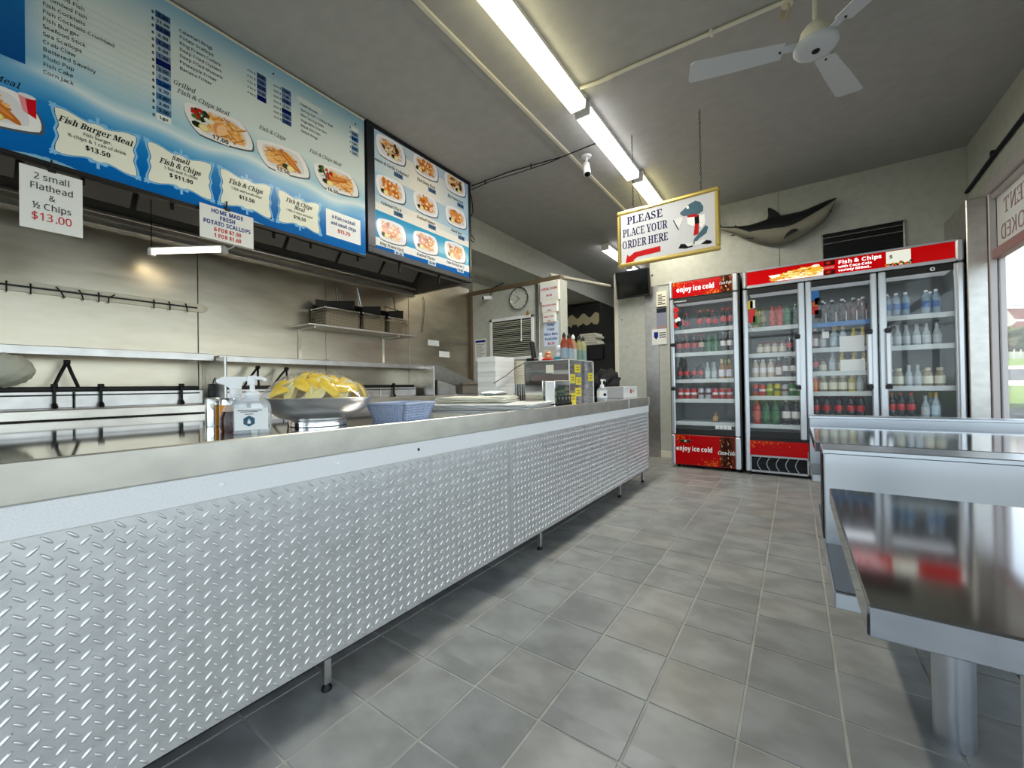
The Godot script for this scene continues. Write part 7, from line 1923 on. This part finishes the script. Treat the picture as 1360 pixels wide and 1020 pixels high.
		if e[6] == 0:
			for k in 6: put(n, "printed_line", S().ab(Vector3(a.x + 0.02, lerpf(a.y, b.y, 0.2 + 0.11 * k), zn + 0.002), Vector3(lerpf(a.x, b.x, 0.55 + 0.3 * (k % 2)), lerpf(a.y, b.y, 0.2 + 0.11 * k) - 0.012, zn + 0.003)), MT.ink_grey)
		elif e[6] == 1:
			put(n, "picture", S().ab(Vector3(a.x + 0.005, lerpf(a.y, b.y, 0.08), zn + 0.002), Vector3(b.x - 0.005, lerpf(a.y, b.y, 0.28), zn + 0.003)), MT.ink_grey)
			put(n, "picture", S().ab(Vector3(a.x + 0.02, lerpf(a.y, b.y, 0.86), zn + 0.002), Vector3(b.x - 0.02, lerpf(a.y, b.y, 0.96), zn + 0.003)), MT.pink_frame)
		else:
			put(n, "emblem", S().prism([Vector2(a.x + 0.03, a.y - 0.04), Vector2(a.x + 0.085, a.y - 0.04), Vector2(a.x + 0.085, a.y - 0.11), Vector2(a.x + 0.0575, a.y - 0.14), Vector2(a.x + 0.03, a.y - 0.11)], Vector3(0, 0, zn + 0.004), FACE_Z, 0.002), MT.ink_blue)
			for k in 3: put(n, "printed_line", S().ab(Vector3(a.x + 0.10, a.y - 0.05 - k * 0.03, zn + 0.002), Vector3(b.x - 0.01, a.y - 0.062 - k * 0.03, zn + 0.003)), MT.ink_grey)
	# television
	var tv := thing("television", "dark flat television mounted high at the kitchen doorway", "television", Vector3(-1.86, 2.2, -5.55))
	var bs := Basis(Vector3.UP, 0.0) * Basis(Vector3(1, 0, 0), 0.16)
	var c := onz(840, 377, -5.55)
	put(tv, "casing", S().box(c - bs.z * 0.02, Vector3(0.47, 0.37, 0.05), 0.006, bs), MT.black)
	put(tv, "screen", S().box(c + bs.z * 0.006, Vector3(0.43, 0.32, 0.004), 0.001, bs), MT.black_gloss)
	put(tv, "edge_trim", S().box(c + bs.x * -0.237 + bs.z * 0.0, Vector3(0.008, 0.36, 0.03), 0.002, bs), MT.plastic_grey)
	put(tv, "arm", S().tube([c - bs.z * 0.03, Vector3(c.x, c.y + 0.02, BW + 0.0)], 0.02, 8), MT.iron)

func shark() -> void:
	var zc := BW + 0.10
	# tail to nose: dorsal line, colour border, belly line, read from the photograph
	var st := [[952, 300, 302.0, 304.5], [958.2, 301.5, 303.2, 305.5], [967.9, 301.2, 304.2, 308.5], [977.7, 300.8, 304.0, 312.2], [986, 300.2, 307.0, 316.4], [995.9, 299.2, 311.0, 320.3], [1009.9, 294.8, 308.6, 323.8], [1022, 290.2, 307.4, 325.2], [1030.8, 287.6, 306.2, 325.4], [1041, 285.8, 305.2, 323.8], [1051.8, 283.4, 302.4, 321.0], [1062, 281.2, 297.6, 315.6], [1072.7, 277.6, 291.6, 309.6], [1083, 273.2, 285.6, 302.6], [1093.7, 268.6, 279.2, 294.6], [1100, 266.0, 274.2, 287.0], [1104, 264.8, 270.6, 279.0], [1108, 263.2, 266.6, 271.0], [1111, 262.3, 263.4, 265.0]]
	var seg := 20
	var dark := S()
	var pale := S()
	var rows := []
	for e in st:
		var a := onz(e[0], e[1], zc)
		var m := onz(e[0], e[2], zc)
		var b := onz(e[0], e[3], zc)
		var c := (a + b) * 0.5
		var ry := absf(a.y - b.y) * 0.5
		var rz := minf(ry * 0.9, 0.094)
		var sb := clampf((m.y - c.y) / ry, -0.95, 0.95)
		var th := asin(sb)
		rows.append([c, ry, rz, th])
	for i in rows.size() - 1:
		for part in 2:
			for k in seg:
				var q := []
				var nn := []
				for w in [[i, k], [i, k + 1], [i + 1, k + 1], [i + 1, k]]:
					var r: Array = rows[w[0]]
					var lo: float = r[3]
					var a0 := lo if part == 0 else PI - lo
					var a1 := PI - lo if part == 0 else TAU + lo
					var an := lerpf(a0, a1, float(w[1]) / seg)
					q.append(r[0] + Vector3(0, sin(an) * r[1], cos(an) * r[2]))
					nn.append(Vector3(0, sin(an) / r[1], cos(an) / r[2]).normalized())
				var s: Shape = dark if part == 0 else pale
				s.tri(q[0], q[1], q[2], nn[0], nn[1], nn[2])
				s.tri(q[0], q[2], q[3], nn[0], nn[2], nn[3])
	var fin := func(s: Shape, pts: Array, zz: float, th: float) -> void:
		var q := []
		for i in range(0, pts.size(), 2):
			var p := onz(pts[i], pts[i + 1], zz)
			q.append(Vector2(p.x, p.y))
		s.prism(q, Vector3(0, 0, zz), FACE_Z, th)
	fin.call(dark, [1040, 288, 1030, 279.5, 1023, 275.8, 1019.8, 276, 1019.6, 280, 1020.2, 286, 1018, 294, 1025, 297], zc + 0.008, 0.02)
	fin.call(dark, [974, 302, 977, 298.6, 980.5, 301.5], zc + 0.005, 0.012)
	fin.call(dark, [960, 302.5, 957, 298, 954, 287, 949, 280, 950.5, 292, 950, 301, 946, 311, 953, 306, 960, 305], zc + 0.006, 0.014)
	fin.call(dark, [1001, 315.6, 988, 315.8, 991, 317.2, 1000, 317.6], zc + 0.075, 0.012)
	fin.call(dark, [974, 311.2, 968.6, 312.8, 973, 313.2, 977, 312.4], zc + 0.02, 0.012)
	fin.call(dark, [1058, 303.2, 1051, 304.6, 1045, 309.5, 1040, 318, 1047, 313, 1054, 308.4, 1060, 305.4], zc + 0.108, 0.012)
	var s := single("mounted_shark", "mounted shark model with dark back and pale belly on the wall", "shark model", dark, plain(Color(0.075, 0.085, 0.095), 0.35), onz(1035, 305, zc))
	put(s, "belly", pale, plain(Color(0.50, 0.485, 0.43), 0.45), "pale cream belly and jaw")
	var ma := onz(1091, 283.4, zc)
	var mb := onz(1104, 281.4, zc)
	put(s, "mouth", S().tube([ma + Vector3(0, 0, 0.068), ma.lerp(mb, 0.5) + Vector3(0, -0.004, 0.060), mb + Vector3(0, 0, 0.030)], 0.007, 6), plain(Color(0.22, 0.07, 0.06), 0.5))
	var ey := onz(1091, 275.5, zc)
	put(s, "eye", S().lathe([Vector2(0, -0.008), Vector2(0.008, 0), Vector2(0, 0.008)], ey + Vector3(0, 0, 0.072), 8), MT.black_gloss)
	put(s, "wall_mount", S().ab(Vector3(-0.15, 2.82, BW + 0.012), Vector3(0.0, 2.90, zc)), MT.black)

# ------------------------------------------------------------------ clock wall, signs on the column, room behind
func back_room() -> void:
	var zc := -4.45
	# clock
	var c := onz(690.5, 397, zc)
	c.z = zc
	var k := thing("wall_clock", "round silver wall clock with white face on the partition", "clock", c)
	var tz := Basis(Vector3(1, 0, 0), Vector3(0, 0, 1), Vector3(0, -1, 0))
	put(k, "rim", S().lathe([Vector2(0.152, 0.0), Vector2(0.155, 0.02), Vector2(0.148, 0.036), Vector2(0.136, 0.036), Vector2(0.130, 0.022), Vector2(0.130, 0.012)], c, 40, tz), MT.chrome)
	put(k, "face", S().lathe([Vector2(0.132, 0.012), Vector2(0, 0.012)], c, 32, tz), plain(Color(0.80, 0.80, 0.76), 0.4))
	for i in 12:
		var a := i * TAU / 12.0
		put(k, "hour_mark", S().box(c + Vector3(sin(a) * 0.108, cos(a) * 0.108, 0.014), Vector3(0.006, 0.018, 0.002), 0.0, Basis(Vector3(0, 0, 1), -a)), MT.ink_grey)
	for h in [[-0.75, 0.068, 0.008], [-2.15, 0.098, 0.006]]:
		var d := Vector3(sin(h[0]), cos(h[0]), 0)
		put(k, "hand", S().box(c + d * h[1] * 0.45 + Vector3(0, 0, 0.017), Vector3(h[2], h[1], 0.002), 0.0, Basis(Vector3(0, 0, 1), -h[0])), MT.black)
	put(k, "glass_cover", S().lathe([Vector2(0.134, 0.024), Vector2(0, 0.027)], c, 32, tz), MT.glass)
	# small camera on the partition
	var sc := onz(649, 396, zc)
	var cam := thing("security_camera", "small white camera with dark lens on the partition wall", "camera", sc)
	put(cam, "base", S().cyl(Vector3(sc.x + 0.03, sc.y, zc), Vector3(sc.x + 0.03, sc.y, zc + 0.02), 0.03, 14), MT.plastic_white)
	put(cam, "body", S().cyl(Vector3(sc.x + 0.03, sc.y, zc + 0.02), Vector3(sc.x - 0.02, sc.y - 0.012, zc + 0.09), 0.026, 14), MT.plastic_white)
	put(cam, "lens", S().cyl(Vector3(sc.x - 0.018, sc.y - 0.011, zc + 0.085), Vector3(sc.x - 0.028, sc.y - 0.014, zc + 0.10), 0.024, 12), MT.black_gloss)
	put(cam, "lead", S().tube([Vector3(sc.x + 0.04, sc.y + 0.02, zc + 0.01), Vector3(sc.x + 0.06, sc.y + 0.09, zc + 0.012), Vector3(sc.x + 0.12, sc.y + 0.13, zc + 0.02), Vector3(sc.x + 0.28, sc.y + 0.165, zc + 0.02)], 0.005, 6), MT.black)
	var gn := onz(702, 416, zc)
	single("gold_charm", "small gold charm hung on the wall under the clock", "charm", S().lathe([Vector2(0, -0.03), Vector2(0.018, -0.026), Vector2(0.022, -0.005), Vector2(0.010, 0.008), Vector2(0.008, 0.03), Vector2(0, 0.034)], gn + Vector3(0, 0, 0.022), 12), plain(Color(0.60, 0.42, 0.08), 0.35, 0.6), gn)
	# blinds window
	var a := onz(652, 426, zc)
	var b := onz(709, 470, zc)
	var w := Node3D.new()
	w.name = "window_3"
	add_child(w)
	w.set_meta("kind", "structure")
	var x0 := -3.46
	var x1 := -2.745
	var y0 := 1.36
	var y1 := 1.935
	for e in [[x0, x1, y1 - 0.04, y1], [x0, x1, y0, y0 + 0.04], [x0, x0 + 0.04, y0, y1], [x1 - 0.04, x1, y0, y1]]: put(w, "frame_bar", S().ab(Vector3(e[0], e[2], zc), Vector3(e[1], e[3], zc + 0.022), 0.003), MT.plastic_white)
	put(w, "pane", S().ab(Vector3(x0 + 0.04, y0 + 0.04, zc), Vector3(x1 - 0.04, y1 - 0.04, zc + 0.003)), MT.black_gloss)
	var slat := plain(Color(0.66, 0.66, 0.60), 0.5)
	for i in 19:
		var y := y0 + 0.055 + i * 0.0253
		put(w, "slat", S().box(Vector3((x0 + x1) * 0.5 + rng.randf_range(-0.004, 0.004), y, zc + 0.013), Vector3(x1 - x0 - 0.09, 0.002, 0.022), 0.0, Basis(Vector3(1, 0, 0), rng.randf_range(0.45, 0.95)) * Basis(Vector3(0, 0, 1), rng.randf_range(-0.006, 0.006))), slat)
	put(w, "wand", S().cyl(Vector3(-2.93, 1.62, zc + 0.03), Vector3(-2.925, 1.90, zc + 0.03), 0.006, 8), MT.plastic_white)
	put(w, "wand_tip", S().cyl(Vector3(-2.93, 1.60, zc + 0.03), Vector3(-2.93, 1.63, zc + 0.03), 0.011, 8), MT.plastic_white)
	# papers on the partition
	var pa := onz(631, 451, zc)
	var pb := onz(646, 479, zc)
	var n := thing("wall_notice", "white printed sheet with blue heading pinned on the partition", "notice", Vector3(pa.x, pb.y, zc))
	put(n, "sheet", S().ab(Vector3(pa.x, pa.y, zc), Vector3(pb.x, pb.y, zc + 0.003)), MT.paper)
	put(n, "heading", S().ab(Vector3(pa.x + 0.01, pa.y - 0.02, zc + 0.003), Vector3(pb.x - 0.01, pa.y - 0.05, zc + 0.004)), MT.ink_blue)
	for i in 9: put(n, "printed_line", S().ab(Vector3(pa.x + 0.02, pa.y - 0.075 - i * 0.022, zc + 0.003), Vector3(pb.x - 0.02 - 0.03 * (i % 3), pa.y - 0.080 - i * 0.022, zc + 0.004)), MT.ink_grey)
	var ou := onz(655, 485, zc)
	single("wall_socket_dial", "round dark dial on the partition beside the foam boxes", "dial", S().lathe([Vector2(0.034, 0), Vector2(0.034, 0.02), Vector2(0.026, 0.026), Vector2(0, 0.026)], Vector3(ou.x, ou.y, zc), 18, tz), MT.ink_grey, Vector3(ou.x, ou.y, zc))
	var kb := thing("kitchen_cabinet", "dark low cabinet under the notice by the partition", "cabinet", Vector3(-3.2, 0, -4.3))
	put(kb, "body", S().ab(Vector3(-3.02, 0.0, -4.44), Vector3(-2.75, 1.10, -4.20), 0.004), MT.hood)
	put(kb, "top", S().ab(Vector3(-3.03, 1.10, -4.44), Vector3(-2.75, 1.12, -4.19), 0.003), MT.black)
	# container lids with prices on the column face
	var zf := -4.44
	var rows := [[718, 376, 744.5, 399, "large white container with red price card, topmost on the column", [["LARGE CORN", 0.030, 0.62], ["$5.90", 0.026, 0.30]]], [720.5, 400, 742.5, 415, "white container with red price card, second down on the column", [["MEDIUM CORN", 0.022, 0.58], ["$4.50", 0.018, 0.22]]], [722, 416, 740, 428.5, "small white container with red price card, third down on the column", [["SMALL CORN", 0.018, 0.58], ["$3.50", 0.016, 0.22]]]]
	for e in rows:
		var p0 := onz(e[0], e[1], zf)
		var p1 := onz(e[2], e[3], zf)
		var t := thing("food_container", e[4], "container", Vector3((p0.x + p1.x) * 0.5, p1.y, zf), "priced containers on the column")
		put(t, "tub", S().ab(Vector3(p0.x, p0.y, zf), Vector3(p1.x, p1.y + 0.006, zf + 0.035), 0.010), MT.paper_cream)
		put(t, "card", S().ab(Vector3(p0.x + 0.02, lerpf(p0.y, p1.y, 0.18), zf + 0.034), Vector3(p1.x - 0.02, lerpf(p0.y, p1.y, 0.88), zf + 0.037)), MT.paper)
		for r in e[5]: words(t, r[0], Vector3((p0.x + p1.x) * 0.5, lerpf(p1.y, p0.y, r[2]) - r[1] * 0.5, zf + 0.037), r[1], MT.ink_red, FACE_Z, "sansbold", 1, 0.0, 0.9)
	var q0 := onz(722, 428, zf)
	var q1 := onz(742, 459, zf)
	var ps := thing("paper_sign", "pale blue notice with dark lettering low on the column", "paper sign", Vector3((q0.x + q1.x) * 0.5, q1.y, zf))
	put(ps, "sheet", S().ab(Vector3(q0.x, q0.y, zf), Vector3(q1.x, q1.y, zf + 0.003)), plain(Color(0.80, 0.85, 0.92), 0.6))
	var tx := ["Deep", "Fried", "Mars Bars", "Available", "$4.50"]
	for i in 5: words(ps, tx[i], Vector3((q0.x + q1.x) * 0.5, lerpf(q0.y, q1.y, 0.13 + 0.19 * i) - 0.016, zf + 0.003), 0.034, MT.ink_blue if i < 4 else MT.ink_red, FACE_Z, "sansbold", 1, 0.0, 0.85)
	# seen through the doorway: black cupboard with a torn paper trim, stacked trays, dark bench
	var zr := -8.2
	var cl := onz(744, 416, zr)
	var cr := onz(798, 459, zr)
	var xl := maxf(cl.x - 0.3, -4.24)
	var charcoal := plain(Color(0.13, 0.125, 0.12), 0.5)
	var h := thing("rear_cupboard", "black wall cupboard with a torn cream paper trim seen through the doorway", "cupboard", Vector3((cl.x + cr.x) * 0.5, cr.y, zr - 0.3))
	put(h, "carcass", S().ab(Vector3(xl, cr.y, -9.19), Vector3(cr.x, cl.y + 0.12, zr), 0.006), charcoal)
	for k2 in 2: put(h, "door", S().ab(Vector3(xl + 0.02 + k2 * (cr.x - xl) * 0.5, cr.y + 0.02, zr), Vector3(xl - 0.02 + (k2 + 1) * (cr.x - xl) * 0.5, cl.y - 0.06, zr + 0.018), 0.004), charcoal)
	var trim := []
	var tb := onz(770, 432, zr).y
	var tt := onz(770, 419, zr).y
	for i in 21: trim.append(Vector2(lerpf(xl, cr.x - 0.02, i / 20.0), tb + 0.03 * sin(i * 1.3) + 0.02 * sin(i * 2.9)))
	for i in 21: trim.append(Vector2(lerpf(cr.x - 0.02, xl, i / 20.0), tt - 0.02 + 0.05 * sin(i * 0.9) - 0.002 * i * (0.0 if i > 5 else 1.0)))
	put(h, "paper_trim", S().prism(trim, Vector3(0, 0, zr + 0.03), FACE_Z, 0.008), plain(Color(0.74, 0.70, 0.56), 0.8))
	var zt := -7.6
	var ta := onz(771, 444, zt)
	var te := onz(797, 458, zt)
	var sb := thing("rear_shelf_unit", "black bench loaded with dark crates under the cupboard past the doorway", "bench", Vector3((ta.x + te.x) * 0.5, 0, zt - 0.2))
	put(sb, "body", S().ab(Vector3(maxf(ta.x - 0.6, -4.24), 0.0, zt - 0.55), Vector3(te.x + 0.30, te.y, zt + 0.10), 0.006), charcoal)
	for k2 in 3: put(sb, "crate", S().ab(Vector3(ta.x - 0.5 + k2 * 0.36, te.y - 0.30, zt + 0.10), Vector3(ta.x - 0.18 + k2 * 0.36, te.y - 0.04, zt + 0.16), 0.01), MT.black)
	for i in 5:
		var hh := (ta.y - te.y) / 5.0
		single("white_tray", "white tray, %s of the stack on the black bench past the doorway" % ["bottom", "second from the bottom", "middle", "second from the top", "topmost"][i], "tray", S().ab(Vector3(ta.x + 0.02 * (i % 2), te.y + i * hh, zt - 0.30), Vector3(te.x - 0.03 * (i % 3) - 0.01 * i, te.y + (i + 0.94) * hh, zt + 0.05), 0.008), MT.paper_cream, Vector3((ta.x + te.x) * 0.5, te.y + i * hh, zt - 0.1), "white trays past the doorway")
	var rb := thing("rear_bench", "dark bench with steel pots at the end of the room past the doorway", "bench", Vector3(-2.3, 0, -8.8))
	put(rb, "body", S().ab(Vector3(-2.85, 0, -9.1), Vector3(-1.75, 0.92, -8.5), 0.004), MT.hood)
	put(rb, "shelf", S().ab(Vector3(-2.85, 1.42, -9.15), Vector3(-1.75, 1.46, -8.8), 0.004), MT.steel)
	for e in [[-2.35, 0.92, 0.13, 0.24, "steel pot standing on the dark rear bench near the doorway panel"], [-2.65, 0.92, 0.16, 0.30, "larger steel pot standing on the dark rear bench"], [-2.45, 1.46, 0.10, 0.18, "small steel pot up on the rear shelf"]]:
		var pt := thing("cooking_pot", e[4], "pot", Vector3(e[0], e[1], -8.9), "pots at the rear")
		put(pt, "pot", S().lathe([Vector2(0, 0), Vector2(e[2] * 0.95, 0), Vector2(e[2], 0.02), Vector2(e[2], e[3]), Vector2(e[2] - 0.006, e[3]), Vector2(e[2] - 0.006, 0.02), Vector2(0, 0.01)], Vector3(e[0], e[1], -8.95), 24), MT.chrome)
		put(pt, "handle", S().tube([Vector3(e[0] - e[2], e[1] + e[3] * 0.8, -8.95), Vector3(e[0] - e[2] - 0.04, e[1] + e[3] * 0.8, -8.95), Vector3(e[0] - e[2] - 0.04, e[1] + e[3] * 0.65, -8.95), Vector3(e[0] - e[2], e[1] + e[3] * 0.65, -8.95)], 0.008, 6), MT.chrome)
